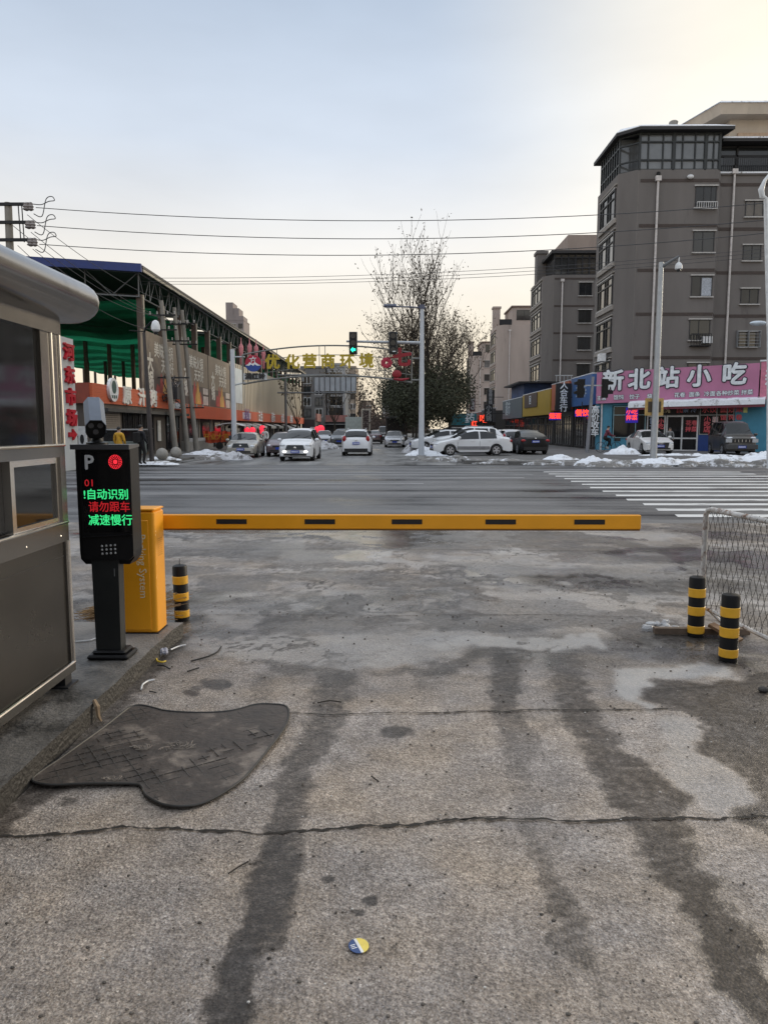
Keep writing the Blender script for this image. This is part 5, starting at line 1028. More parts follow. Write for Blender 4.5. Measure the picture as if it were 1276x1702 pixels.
# distant buildings
def far_block(name, label, x0, x1, y, d, h, mat, cols, rows, w_=1.4, hh=1.4, z0=3.5, par=True):
    o = thing(name, label, 'building', ((x0+x1)/2,y+d/2,0)); MB().box((x0,y,0),(x1,y+d,h)).build('wall', mat, o, True)
    for i in range(cols):
        for j in range(rows):
            x = x0+(x1-x0)*(i+.5)/cols; z = z0+(h-z0-1)*(j+.5)/rows; win(o, (x,y,z), (1,0,0), w_, hh, (.5,), (), FRW if (i+j) % 2 else FRD, sill=False, t=.12)
    if par: MB().box((x0-.1,y-.1,h),(x1+.1,y+d,h+.4)).build('parapet', mat, o, True)
    return o
GREYB = stucco('stucco_grey', (.20,.19,.185)); GREYL = stucco('stucco_light_grey', (.36,.36,.36)); TANB = stucco('stucco_tan', (.33,.27,.215))
far_block('apartment_building', 'dark grey apartment building closing the left side of the street beyond the market', -16.5, -12.2, 137, 12, 12.6, GREYB, 2, 4, hh=1.6)
far_block('apartment_building', 'light grey building with dark windows behind the far sign gantry', -12.0, -8.6, 140, 12, 13.4, GREYL, 1, 4, 2.6, 1.9)
far_block('apartment_building', 'tan apartment building farther back on the left of the street', -13.5, -9.0, 190, 15, 17.0, TANB, 3, 5)
far_block('apartment_building', 'small tan building at the far left end of the street', -11, -6.8, 260, 15, 11.0, TANB, 2, 3)
far_block('tall_building', 'pale tower block with a stepped top rising behind the market roof', -78, -66.5, 340, 14, 50, stucco('stucco_mauve', (.27,.235,.23)), 4, 10, 2, 2.2, 20)
o = [x for x in COL.objects if x.name.startswith('tall_building')][0]
MB().box((-84,346,0),(-75,356,49)).box((-73.5,340.2,50),(-66.6,350,52)).box((-74.5,340.4,50),(-71.2,350,58.0)).box((-71.2,340.6,50),(-68.6,350,55.5)).build('stepped_top', stucco('stucco_mauve', (.27,.235,.23)), o, True)
far_block('tall_building', 'hazy pale tower far away above the end of the street', -7.5, 3, 620, 14, 30, stucco('stucco_haze', (.34,.33,.33)), 3, 4, 2, 2.4, 20)
b = MB()                                   # red shop band on the far left
o = thing('far_shop_row', 'far row of low shops with a faded red sign band beyond the market', 'shops', (-12,128,.1))
MB().box((-15.2,126.2,.1),(-12.9,135,3.2)).build('wall', M('wall_of_dark_shops', (.05,.05,.055), .6), o, True); MB().box((-12.9,127,2.9),(-12.6,134,4.2)).build('sign_band', M('sign_band_faded_red', (.36,.16,.14), .6, 0, .4, 1.), o, True)
o2 = thing('far_shop_row', 'low grey awninged shops right of the faded red band', 'shops', (-9,150,.1)); MB().box((-12,136.5,.1),(-8.0,139.8,3.0)).build('wall', M('wall_of_dark_shops', (.05,.05,.055), .6), o2, True); MB().box((-12,136.2,2.9),(-8.0,136.5,4.1)).build('sign_band', M('sign_band_faded_red', (.36,.16,.14), .6, 0, .4, 1.), o2, True); MB().box((-12,135.2,2.4),(-8,136.5,2.5)).build('awning', AWN, o2, True)
# far gantry seen from behind
fg_ = thing('sign_gantry', 'grey panelled gantry sign seen from behind, smaller and farther down the street', 'gantry', tuple(at(557,640,92)*1.0)); a, c = at(522,627,92), at(592,650,92)
b = MB().box((a.x,92,c.z),(c.x,92.15,a.z)); b.build('panel', M('panel_back_grey', (.42,.45,.48), .5, 0, .2, .8), fg_, True)
b = MB(); b.tube([(-14,92,a.z+.25),(c.x+.2,92,a.z+.25)], .12, 6).tube([(-14,92,c.z-.2),(c.x,92,c.z-.2)], .10, 6)
for k in range(9): x = a.x+(c.x-a.x)*k/8; b.tube([(x,91.95,c.z-.2),(x,91.95,a.z+.2)], .05, 4)
b.tube([(-13.0,92,0),(-13.0,92,a.z+.4)], .16, 8).build('frame', TRS, fg_, True)
# ------------------------------------------------------------------ poles
def lamp_arm(b, p, q, r0, r1): b.tube([p, q], [r0, r1], 8)
tp = thing('traffic_signal_pole', 'tall grey white steel pole carrying two traffic lights and a street lamp arm', 'traffic pole', (1.86,46.0,.0))
MB().tube([(0,0,0),(0,0,9.0)], [.19,.12], 14).build('pole', POLEW, tp, smooth=True); MB().box((-.28,-.28,0),(.28,.28,.06)).build('base_plate', GALV, tp)
MB().tube([(.05,0,6.88),(-4.6,0,6.98)], [.10,.065], 10).build('signal_arm', GALV, tp, smooth=True)
MB().cyl((0,0,8.9),(0,0,9.15),.17,n=10).tube([(.25,0,8.98),(-.9,0,9.02),(-1.6,0,9.05)], .045, 6).build('lamp_arm', M('lamp_navy_grey', (.09,.10,.15), .5), tp)
lh = MB().loft([[(-1.55+x,.16*w_*s_,9.06+z) for s_, z in ((-1,0),(-.8,.09),(0,.14),(.8,.09),(1,0),(.6,-.05),(-.6,-.05))] for x, w_ in ((0,.5),(-.25,1),(-.6,.95),(-.78,.45))]); lh.build('lamp_head', M('lamp_navy_grey', (.09,.10,.15), .5), tp, smooth=True)
MB().ell((-2.02,0,9.0),(.22,.11,.05)).build('lamp_lens', M('lens_pale', (.6,.62,.65), .3), tp, smooth=True)
def tlight(x, lit):
    h = MB().rbox((x-.22,-.36,6.22),(x+.22,-.1,7.5),.05).build('signal_head', BLACK, tp, smooth=True, ang=30)
    MB().rbox((x-.25,-.1,6.18),(x+.25,-.07,7.54),.04).build('backboard', GALV, h)
    for k in range(3):
        z = 6.44+.42*k; MB().cyl((x,-.37,z),(x,-.362,z),.165,n=18).build('lens', M('signal_lens_dark', (.03,.03,.03), .2), h)
        MB().tube([(x+.18*math.cos(t),-.42,z+.18*math.sin(t)) for t in np.linspace(0,math.pi,9)], .015, 4).build('visor', BLACK, h)
    if lit: MB().prism([(x-.16,6.44),(x+.0,6.60),(x+.0,6.51),(x+.15,6.51),(x+.15,6.37),(x+.0,6.37),(x+.0,6.28)], -.40, -.39, 'y').build('green_arrow', M('signal_green', (.02,.5,.35), .4, emit=(.02,1,.60), estr=1.3), h)
    else: MB().box((x-.02,-.40,6.30),(x+.16,-.39,6.37)).build('lens_glint', M('glint_white', (.7,.75,.75), .3), h)
tlight(-4.18, True); tlight(-1.76, False)
ap_ = thing('gantry_pole', 'plain white steel pole at the left end of the arched sign', 'pole', (-9.72,46.0,0)); MB().tube([(0,0,0),(0,0,6.5)], [.17,.14], 12).build('pole', POLEW, ap_, smooth=True); MB().tube([(.1,0,6.05),(.75,0,6.05)], .05, 6).tube([(.1,0,4.35),(.75,0,4.5)], .05, 6).build('bracket', GALV, ap_)
# arched name sign
ar = thing('arched_sign', 'arched pipe sign across the street with yellow characters and a round red emblem', 'sign', (-3.9,46,5.5)); PIPEG = M('arch_pipe_grey', (.2,.2,.19), .5, .4)
def arc(z0, h, x0=-9.1, x1=1.25, n=18): return [(x0+(x1-x0)*k/n, 46, z0+h*(1-((k/n-.5)*2)**2)+.10*(k/n)) for k in range(n+1)]
def arcz(x, z0, h): k = (x+9.1)/10.35; return z0+h*(1-((k-.5)*2)**2)+.10*k
b = MB(); b.tube(arc(6.18,.5), .05, 6); b.tube(arc(4.40,.48), .06, 6); b.tube([(-9.1,46,4.4),(-9.1,46,6.18)], .06, 6); b.tube([(1.25,46,4.45),(1.25,46,6.3)], .05, 6); b.tube([(1.25,46,5.95),(1.86,46,5.95)], .06, 6); b.tube([(1.25,46,4.65),(1.86,46,4.65)], .06, 6)
for x in (-8.8,-7,-4.4,-4.05,-.4,.9): b.tube([(x,46,arcz(x,4.4,.48)),(x,46,arcz(x,6.18,.5))], .02, 4)
b.tube(arc(5.62,.5), .022, 4).tube(arc(4.85,.5), .022, 4); b.build('pipe_frame', PIPEG, ar, True)
GOLD = M('letter_gold', (.46,.34,.02), .4, 0, .15, 3., dirt=((.35,.14,.02), 4., .66))
for ch_, u, v in zip('优化营商环境', (453,486,514.5,545,577,609), (603,603,602,602,602,601)): p = at(u, v, 45.9); letters(ar, (p.x,45.9,p.z), (1,0,0), ch_, .92, GOLD, .03, .05)
e = at(421,604,45.9); ZC = e.z
def disc(r, a0, a1, n=24): return [(e.x+r*math.cos(a0+(a1-a0)*k/n), ZC+r*math.sin(a0+(a1-a0)*k/n)) for k in range(n+1)]
MB().prism(disc(.5, 0, 2*math.pi)[:-1], 45.9, 45.96, 'y').build('emblem_disc', M('emblem_red', (.42,.015,.05), .4), ar, True)
MB().prism(disc(.502, math.pi+.18, 2*math.pi-.18), 45.86, 45.899, 'y').build('emblem_wave', M('emblem_blue', (.02,.06,.28), .4), ar, True)
MB().prism([(e.x-.47,ZC-.13),(e.x-.3,ZC-.03),(e.x-.2,ZC+.08),(e.x-.08,ZC-.02),(e.x,ZC+.0),(e.x+.12,ZC+.08),(e.x+.3,ZC-.05),(e.x+.47,ZC-.13),(e.x+.25,ZC-.15),(e.x+.1,ZC-.06),(e.x,ZC-.16),(e.x-.12,ZC-.06),(e.x-.25,ZC-.15)], 45.85, 45.858, 'y').build('emblem_mountain', WHITEP, ar, True)
b = MB(); b.prism([(e.x-.24,ZC+.26),(e.x+.2,ZC+.30),(e.x+.2,ZC+.34),(e.x+.04,ZC+.33),(e.x,ZC+.44),(e.x-.06,ZC+.32),(e.x-.24,ZC+.30)], 45.88, 45.899, 'y').box((e.x-.13,45.88,ZC+.05),(e.x-.08,45.899,ZC+.3)).box((e.x+.07,45.88,ZC+.05),(e.x+.12,45.899,ZC+.3)).box((e.x-.13,45.88,ZC+.16),(e.x+.12,45.899,ZC+.19)); b.build('emblem_tower', WHITEP, ar, True)
p = at(424,626,45.9); letters(ar, (p.x,45.9,p.z), (1,0,0), '满红岭', .42, M('letter_black', (.02,.02,.022), .4), .014, .03); MB().box((p.x-.72,45.935,p.z-.2),(p.x+.72,45.95,p.z+.2)).build('name_plate', M('plate_pale', (.55,.57,.58), .5), ar, True)
REDS = M('letter_dark_red', (.27,.01,.02), .45)
p = at(668,596,45.9); letters(ar, (p.x,45.9,p.z), (1,0,0), '七', 1.15, REDS, .06, .05)
p = at(642,603,45.9); b = MB()
for k in range(9): a = 2*math.pi*k/9; b.ell((p.x+.22*math.cos(a),45.9,p.z+.2*math.sin(a)),(.15,.04,.14),7,5)
b.build('red_flower', M('flower_red_white', (.38,.02,.05), .5, 0, .4, 6., dirt=((.7,.5,.5), 5., .62)), ar, True, smooth=True)
p = at(662,623,45.9); b = MB(); b.ell((p.x-.1,45.9,p.z+.05),(.3,.05,.24),10,6).tube([(p.x-.3,45.9,p.z-.25),(p.x+.2,45.9,p.z-.3),(p.x+.65,45.9,p.z-.22)], [.06,.1,.04], 6).tube([(p.x-.7,45.9,p.z+1.02),(p.x-.1,45.9,p.z+1.06),(p.x+.6,45.9,p.z+1.16)], [.03,.06,.03], 6); b.build('red_swash', REDS, ar, True, smooth=True)
# right hand camera pole, small signal, lamp posts
cp_ = thing('camera_pole', 'tall grey pole with a white dome camera in front of the pink shop', 'camera pole', (12.25,34.8,.1)); hz_ = at(1090,436,34.8).z-.1
MB().tube([(0,0,0),(0,0,hz_)], [.16,.11], 12).build('pole', GALV, cp_, smooth=True); MB().tube([(-.05,0,hz_-.25),(.32,-.1,hz_-.02),(.72,-.2,hz_+.22)], [.09,.07,.05], 8).build('arm', M('arm_dark_grey', (.12,.125,.13), .5), cp_, smooth=True)
dm = MB().cyl((.72,-.2,hz_-.08),(.72,-.2,hz_+.2),.03,n=8).lathe([(.06,-.05),(.13,-.12),(.16,-.22),(.16,-.34),(.1,-.36)], (.72,-.2,hz_), 14); dm.build('dome_housing', WHITEP, cp_, smooth=True); MB().ell((.72,-.2,hz_-.36),(.10,.10,.11)).build('dome_glass', DKGLASS, cp_, smooth=True)
nb = MB(); z = at(1085,678,34.8).z; nb.box((-.42,.13,z-.45),(.42,.2,z+.35)).build('side_notice', M('notice_amber', (.55,.36,.12), .6, 0, .4, 6.), cp_); MB().box((-.3,.121,z-.3),(.3,.129,z+.2)).build('notice_print', M('notice_dark', (.08,.06,.04), .6), cp_)
bp_ = thing('camera_pole', 'black steel pole with a curved arm and white dome camera by the barbecue shop', 'camera pole', (-11.15,34.2,.12))
MB().tube([(.08,0,0),(.0,0,3),(-.08,0,5.9)], [.11,.10,.07], 10).build('pole', M('pole_black_brown', (.05,.042,.042), .5, 0, .2), bp_, smooth=True); MB().tube([(-.08,0,5.85),(.0,-.02,6.1),(.25,-.04,6.35),(.45,-.05,6.42)], .045, 8).build('arm', BLACK, bp_, smooth=True); MB().tube([(-.05,0,5.95),(-.75,0,6.0)], .025, 6).build('cross_bar', BLACK, bp_)
MB().lathe([(.05,.35),(.14,.28),(.2,.1),(.2,-.08),(.12,-.16)], (.48,-.05,6.1), 14).build('dome_housing', WHITEP, bp_, smooth=True); MB().ell((.48,-.05,5.92),(.12,.12,.12)).build('dome_glass', DKGLASS, bp_, smooth=True)
sp_ = thing('pedestrian_signal', 'short leaning grey pole with two black signal heads before the blue shop sign', 'signal', (12.9,48.6,.12)); b = MB().tube([(-.12,0,0),(.12,0,4.9)], [.12,.09], 10); b.build('pole', M('pole_dull_grey', (.25,.25,.27), .5), sp_, smooth=True)
for dx_ in (-.62,.95):
    h = MB().rbox((dx_-.25,-.14,3.55),(dx_+.15,.14,4.75),.04).build('signal_head', BLACK, sp_)
    sgn = -1 if dx_ < 0 else 1
    for k in range(2): z = 3.75+.6*k; MB().prism([(dx_-.3*sgn+.1*sgn,z),(dx_+.45*sgn,z+.05),(dx_+.45*sgn,z+.2),(dx_-.2*sgn,z+.42)], -.16, .16, 'y').build('visor', BLACK, h)
    MB().box((min(dx_,.1),-.03,4.3),(max(dx_,.1),.03,4.38)).build('bracket', GALV, sp_)
lpst = thing('street_lamp', 'white lamp post with a swan neck at the right edge of the photo', 'street lamp', (at(1276,700,30).x+.62,30,.1)); x0 = lpst.location.x
pa = [at(1278,560,30), at(1274,420,30), at(1272,330,30), at(1266,327,30), at(1264,315,30), at(1270,300,30), at(1284,282,30)]
MB().tube([(pa[0].x+.3-x0,0,0)]+[(p.x-x0,0,p.z-.1) for p in pa], [.11,.10,.09,.085,.10,.11,.06,.05], 10).build('post', WHITEP, lpst, smooth=True)
l2_ = thing('street_lamp', 'pale street lamp head on a thin arm entering from the right edge', 'street lamp', (at(1330,700,36).x,36,.1)); q0, q1 = at(1248,538,36), at(1330,562,36); x0 = l2_.location.x
MB().tube([(0,0,0),(0,0,q1.z-.1),(q0.x+.7-x0,0,q0.z-.2)], [.09,.07,.035], 8).build('post', GALV, l2_, smooth=True); MB().ell((q0.x+.32-x0,0,q0.z-.08),(.42,.18,.12)).build('lamp_head', M('lamp_pale', (.5,.56,.62), .3), l2_, smooth=True)
# concrete utility poles and their wires
CPOLE = M('pole_concrete', (.27,.25,.22), .9, 0, .2, 1.5)
def upole(label, xb, yb, xt, zt, arms, az=(.9,)):
    o = thing('utility_pole', label, 'utility pole', (xb,yb,.12)); dx_ = xt-xb; MB().tube([(0,0,0),(dx_,0,zt)], [.19,.13], 12).build('pole', CPOLE, o, smooth=True)
    for z in arms:
        xx = dx_*z/zt; MB().box((xx-.85,-.15,z-.04),(xx+.85,-.07,z+.04)).build('cross_arm', DARKM, o)
        for k in (-.75,-.3,.35,.78): MB().lathe([(.03,0),(.06,.03),(.04,.08),(.06,.12),(.03,.2)], (xx+k,-.11,z+.04), 8).build('insulator', M('insulator_pale', (.4,.38,.36), .4), o)
    return o
upole('concrete utility pole nearest the black camera pole', -13.75, 47.2, -14.35, 9.5, (8.6,7.7))
upole('concrete utility pole carrying a transformer bracket, middle of the three by the market', -13.9, 50.5, -14.5, 9.6, (8.5,7.4)); upole('rightmost of the three concrete utility poles by the market', -13.55, 51.6, -14.3, 9.6, (8.7,7.3,3.0))
tb = thing('cable_bundle', 'black tangle of cables and fittings between two concrete poles above the orange sign', 'cables', (-14.2,49,4.5)); b = MB()
for k in range(14): b.tube([(-.3+random.uniform(-.4,.4),random.uniform(-1.5,2),random.uniform(-1.2,.8)) for _ in range(4)], .035, 4)
b.box((-.3,-.3,-.9),(.25,.3,-.1)).box((-1.1,-.1,.45),(1.0,.0,.55)); b.build('cables', WIRE, tb)
up = thing('utility_pole', 'concrete utility pole with three cross arms above the booth roof at the far left', 'utility pole', (-16.75,33,.0)); zt = at(15,337,33).z
MB().tube([(.05,0,0),(.25,0,zt)], [.2,.15], 12).build('pole', CPOLE, up, smooth=True); MB().tube([(.3,.1,zt-2.2),(1.3,.1,zt-4.2)], [.10,.14], 8).build('stay_strut', CPOLE, up, smooth=True)
def soft(p):
    p = [Vector(q) for q in p]; o_ = []
    for i in range(len(p)-1):
        a, b_, c, d = p[max(i-1,0)], p[i], p[i+1], p[min(i+2,len(p)-1)]
        for k in range(5): t = k/5; o_.append(.5*((2*b_)+(c-a)*t+(2*a-5*b_+4*c-d)*t*t+(3*b_-a-3*c+d)*t**3))
    return o_+[p[-1]]
INS = M('insulator_grey_brown', (.28,.25,.24), .4)
arm_z = []
for k, v in enumerate((341,371,400)):
    z = at(30,v,33).z; arm_z.append(z); MB().box((-.6,-.2,z-.06),(1.35+.05*k,-.08,z+.06)).build('cross_arm', DARKM, up)
    for dx_, rr in ((1.1,.16),(1.28,.13)): MB().lathe([(.04,-.16),(rr,-.1),(rr*.7,-.04),(rr,.02),(rr*.7,.08),(rr*.8,.14),(.04,.2)], (dx_+.05*k,-.14,z-.12+dx_*.0), 10).build('insulator', INS, up, smooth=True)
    MB().tube(soft([(1.4+.05*k,-.14,z),(1.75,-.14,z-.02),(2.05,-.1,z+.12),(2.3,-.1,z+.16),(2.2,-.1,z+.32),(1.95,-.12,z+.2),(1.75,-.14,z-.5),(1.4,-.14,z-.4)]), .02, 5).build('jumper_loop', WIRE, up, smooth=True)
MB().tube([(.75,-.14,arm_z[0]),(.78,-.14,arm_z[2])], .025, 5).tube([(.9,-.14,arm_z[0]),(.93,-.14,arm_z[2]-.1)], .025, 5).build('tie_rod', DARKM, up)
def wire(label, p, q, sag, r=.016, n=24, name='overhead_wire', grp='overhead wires'):
    p, q = Vector(p), Vector(q); pts = [p.lerp(q, k/n)-Vector((0,0,sag*4*(k/n)*(1-k/n))) for k in range(n+1)]; tag(MB().tube(pts, r, 5).build(name, WIRE, smooth=True), label, 'wire', grp)
for (u0, v0, u1, v1, uc, vc, lab) in ((60,345,1340,331,640,367,'topmost long wire crossing the sky from the left pole to the right'),(62,375,1340,359,640,397,'middle long wire of the three crossing the sky'),(66,406,1340,380,640,424,'lowest long wire of the three crossing the sky')):
    p, q, c = at(u0,v0,32.9), at(u1,v1,32.9), at(uc,vc,32.9); t = (c.x-p.x)/(q.x-p.x); sag = ((p.z+(q.z-p.z)*t)-c.z)/(4*t*(1-t)); wire(lab, p, q, sag, .017)
for (v0, v1, vc, lab) in ((464,414,457,'upper thin cable in the lower bundle across the street'),(470,420,463,'middle thin cable in the lower bundle across the street'),(474,427,468,'lower thin cable in the lower bundle across the street')):
    p, q, c = at(232,v0-2,47), at(1340,v1-8,47), at(620,vc,47); t = (c.x-p.x)/(q.x-p.x); sag = ((p.z+(q.z-p.z)*t)-c.z)/(4*t*(1-t)); wire(lab, p, q, sag, .014)
P0 = Vector((-14.9,32.9,0))
for k, (u, v, q, lab) in enumerate(((46,357,(-14.35,47.1,9.6),'diagonal wire from the top arm of the left pole to the first concrete pole'),(52,386,(-14.4,50.5,8.7),'diagonal wire from the middle arm of the left pole over the market front'),(55,414,(-14.35,47.1,8.65),'diagonal wire from the lowest arm of the left pole to the concrete poles'),(22,375,(-14.3,51.6,8.8),'long diagonal wire starting behind the left pole'),(30,408,(-14.4,47.1,7.8),'lowest diagonal wire passing behind the booth roof edge'))): wire(lab, at(u,v,32.9), q, .35+.12*k, .014)
#__P5__
# ------------------------------------------------------------------ vehicles
def paint(name, c, metal=.0): return M('car_paint_'+name, c, .32, metal, .05, 2., coat=.35 if c[0] > .05 else .08, spec=.5 if c[0] > .05 else .25, dirt=(tuple(x*.7+.004 for x in c), 2.5, .68))
CGL = M('car_glass', (.012,.014,.016), .05, 0, .1, spec=.45); TYRE = M('tyre_rubber', (.02,.02,.021), .8); RIMM = M('wheel_rim_alloy', (.5,.5,.52), .35, .7)
HLM = M('headlight_glass', (.55,.57,.6), .08, .3, spec=1.); TLM = M('taillight_red', (.35,.012,.015), .15); LPW = M('plate_marks_white', (.7,.72,.8), .5); GRL = M('grille_black', (.015,.015,.016), .4)
LAMPON = M('lamp_lit_white', (.9,.9,.85), .3, emit=(1,.97,.9), estr=1.6)
KINDS = {
 'sedan': dict(W=1.8, L=4.6, top=[(2.3,.58),(2.24,.70),(1.95,.83),(1.2,.98),(.35,1.40),(-.1,1.47),(-.75,1.45),(-1.25,1.29),(-1.68,1.10),(-2.1,1.06),(-2.26,.95),(-2.3,.66)], belt=[(2.3,.56),(1.95,.74),(1.2,.92),(-1.7,.99),(-2.2,.92),(-2.3,.62)], ws=(1.13,.36), rw=(-.84,-1.62), side=[(.82,-.30),(-.38,-1.34)], ax=(1.38,-1.32), r=.32),
 'suv': dict(W=1.85, L=4.45, top=[(2.2,.72),(2.15,.90),(1.9,1.02),(1.15,1.13),(.5,1.57),(.1,1.65),(-1.35,1.63),(-1.75,1.52),(-2.08,1.12),(-2.18,1.0),(-2.22,.62)], belt=[(2.2,.68),(1.9,.9),(1.15,1.03),(-1.75,1.12),(-2.15,.98),(-2.22,.6)], ws=(1.1,.5), rw=(-1.68,-2.06), side=[(.86,-.2),(-.28,-1.1),(-1.2,-1.58)], ax=(1.36,-1.30), r=.36),
 'mpv': dict(W=1.82, L=4.6, top=[(2.28,.70),(2.22,.86),(1.95,1.0),(1.4,1.12),(.6,1.60),(.1,1.70),(-1.5,1.70),(-2.0,1.56),(-2.24,1.12),(-2.28,1.0),(-2.3,.6)], belt=[(2.28,.66),(1.95,.88),(1.4,1.0),(-2.0,1.06),(-2.2,1.0),(-2.3,.58)], ws=(1.34,.58), rw=(-1.95,-2.22), side=[(1.1,.0),(-.1,-1.0),(-1.1,-1.85)], ax=(1.38,-1.36), r=.33),
 'hatch': dict(W=1.7, L=3.9, top=[(1.95,.62),(1.9,.78),(1.6,.92),(1.0,1.04),(.3,1.44),(-.1,1.5),(-1.2,1.47),(-1.6,1.32),(-1.88,1.0),(-1.93,.9),(-1.95,.6)], belt=[(1.95,.6),(1.6,.82),(1.0,.95),(-1.6,1.02),(-1.9,.9),(-1.95,.58)], ws=(.95,.3), rw=(-1.5,-1.85), side=[(.66,-.25),(-.33,-1.2)], ax=(1.2,-1.2), r=.30),
 'van': dict(W=1.78, L=4.1, top=[(2.05,.72),(2.02,.98),(1.8,1.12),(1.5,1.20),(.88,1.88),(.5,1.98),(-1.75,1.98),(-1.95,1.85),(-2.03,1.2),(-2.05,.5)], belt=[(2.05,.7),(1.8,1.0),(1.5,1.1),(-1.95,1.16),(-2.05,.5)], ws=(1.46,.86), rw=(-1.93,-2.02), side=[(1.15,.3),(.2,-.8),(-.9,-1.75)], ax=(1.28,-1.25), r=.31),
}
def car(label, kind, pm, loc, rz, lod=2, lit=False, group='cars along the street', cat='car', name='parked_car', rails=False, trim=None, emblem=None, wide=1., grille='normal', plate=True):
    K = KINDS[kind]; o = thing(name, label, cat, loc, rz, group); W = K['W']*wide; L = K['L']; r = K['r']
    tp_, bl_ = K['top'][::-1], K['belt'][::-1]; tx = [p[0] for p in tp_]; tz = [p[1] for p in tp_]; bx_ = [p[0] for p in bl_]; bz = [p[1] for p in bl_]
    xs = set(tx) | set(K['ws']) | set(K['rw'])
    for a, b_ in K['side']: xs |= {a, b_}
    for a in K['ax']:
        for k in range(9): xs.add(a+(r+.06)*math.cos(math.pi*k/8))
    xs = sorted(xs, reverse=True); q = [xs[0]]
    keep = set(K['ws']) | set(K['rw']) | {x for s in K['side'] for x in s}
    for x in xs[1:]:
        if q[-1]-x > .018 or x in keep: q.append(x)
    xs = q; top_ = lambda x: float(np.interp(x, tx, tz)); bel = lambda x: min(float(np.interp(x, bx_, bz)), top_(x)-.012)
    def hwf(x): e = (abs(x)/(L/2)-.72)/.28; return W/2*(1-.17*max(0, e)**2.2)
    def zbf(x):
        z = .21+.06*max(0, (abs(x)/(L/2)-.85)/.15)
        for a in K['ax']:
            d = abs(x-a)
            if d <= r+.061: z = max(z, r*.95+math.sqrt(max(0, (r+.06)**2-d*d)))
        return z
    V = []
    for x in xs:
        hw, zb, t, b_ = hwf(x), zbf(x), top_(x), bel(x); zm = max(zb+.03, zb+(b_-zb)*.55); zm = min(zm, b_-.02); f = min(1, max(0, (t-b_-.04)/.38)); zb = min(zb, zm-.015)
        hr = hw*(.90-.20*f); half = [(0,zb),(hw*.7,zb),(hw*.965,zb+.012),(hw,zm),(hw*.972,b_),(hr,t-.015-.055*f),(hr*.72,t-.004),(0,t+.012)]
        V.append([(x,y,z) for y, z in half]+[(x,-y,z) for y, z in half[-2:0:-1]])
    n = len(V[0]); B, SG, FG, RG = MB(), MB(), MB(), MB(); flat = [p for rg_ in V for p in rg_]
    for m in (B, SG, FG, RG): m.v = flat
    inr = lambda i, a, b_: xs[i] <= a+1e-4 and xs[i+1] >= b_-1e-4
    for i in range(len(xs)-1):
        for k in range(n):
            k2 = (k+1) % n; j = k if k < 7 else 13-k; face = (i*n+k, i*n+k2, (i+1)*n+k2, (i+1)*n+k); T = B
            if j in (5,6) and inr(i, *K['ws']): T = FG
            elif j in (5,6) and inr(i, *K['rw']): T = RG
            elif j == 4 and any(inr(i, *s) for s in K['side']): T = SG
            T.f.append(face); T.mi.append(0)
    B.f.append(tuple(reversed(range(n)))) ; B.f.append(tuple(range((len(xs)-1)*n, len(xs)*n))); B.mi += [0,0]
    def compact(m):
        used = sorted({i for f in m.f for i in f}); mp_ = {a: i for i, a in enumerate(used)}; c = MB(); c.v = [m.v[a] for a in used]; c.f = [tuple(mp_[i] for i in f) for f in m.f]; c.mi = [0]*len(c.f); return c
    bd_ = compact(B).build('body', pm, o, smooth=True, ang=32); compact(FG).build('windshield', CGL, o, smooth=True); compact(RG).build('rear_window', CGL, o, smooth=True)
    # the two sides' glass
    for s in (1, -1):
        c = MB(); c.v = SG.v; c.f = [f for f in SG.f if sum(SG.v[i][1] for i in f)*s > 0]; c.mi = [0]*len(c.f); compact(c).build('side_window', CGL, o, smooth=True)
    MB().rbox((-L/2+.35,-W/2+.14,.2),(L/2-.4,W/2-.14,.42),.05).build('underbody', GRL, o)
    hf, hrr = L/2, -L/2
    for a in K['ax']:
        for s in (1, -1):
            yo = s*(hwf(a)-.005); yi = s*(hwf(a)-.21)
            t = MB().tube([(a,yi,r),(a,yo-s*.02,r),(a,yo,r)], [r,r,r*.93], 20).build('wheel', TYRE, o, smooth=True, ang=35)
            if lod: 
                rm = MB().cyl((a,yo-s*.03,r),(a,yo+s*.004,r),r*.66,n=20); rm.build('rim', RIMM, t, smooth=True, ang=35)
                h = MB()
                for k in range(5):
                    c0 = 2*math.pi*k/5+.3; pts = [(a+r*q_*math.cos(c0+d), r+r*q_*math.sin(c0+d)) for q_, d in ((.2,0),(.56,-.4),(.6,0),(.56,.4))]; h.prism(pts, min(yo+s*.002,yo+s*.008), max(yo+s*.002,yo+s*.008), 'y')
                h.build('rim_gap', GRL, t)
    zf = top_(hf-.06)
    for s in (1, -1):
        zz = np.interp(hf-.25, tx, tz)-.12; hl = MB().ell((hf-.24,s*(W/2-.27),zz),(.22,.19,.085),12,8); hl.xf(Matrix.Translation((0,0,0))).build('headlight', HLM, o, smooth=True)
        tl = MB().ell((hrr+.10,s*(W/2-.20),bel(hrr+.22)-.10+(.12 if kind in ('suv','mpv','van') else 0)),(.09,.12 if kind in ('suv','mpv','van') else .17,.19 if kind in ('suv','mpv','van') else .085),10,8).build('taillight', TLM, o, smooth=True)
        mr = MB().ell((K['ws'][0]-.28,s*(W/2+.09),bel(K['ws'][0])+.10),(.075,.12,.085),10,6).build('mirror', pm, o, smooth=True)
        if lod > 1:
            for xx in (.08,-.92): MB().box((xx-.1,s*hwf(xx)*.985-.02,bel(xx)-.12),(xx+.1,s*hwf(xx)*.985+.02,bel(xx)-.085)).build('door_handle', pm, o)
            for xx in (.95,-.34): MB().box((xx-.006,s*(hwf(xx)+.001)-.004,.34),(xx+.006,s*(hwf(xx)+.001)+.004,bel(xx)-.12)).build('door_gap', GRL, o)
        if lit: MB().ell((hf-.03,s*(W/2-.36),.50),(.06,.12,.06),10,6).build('fog_lamp', LAMPON, o, smooth=True)
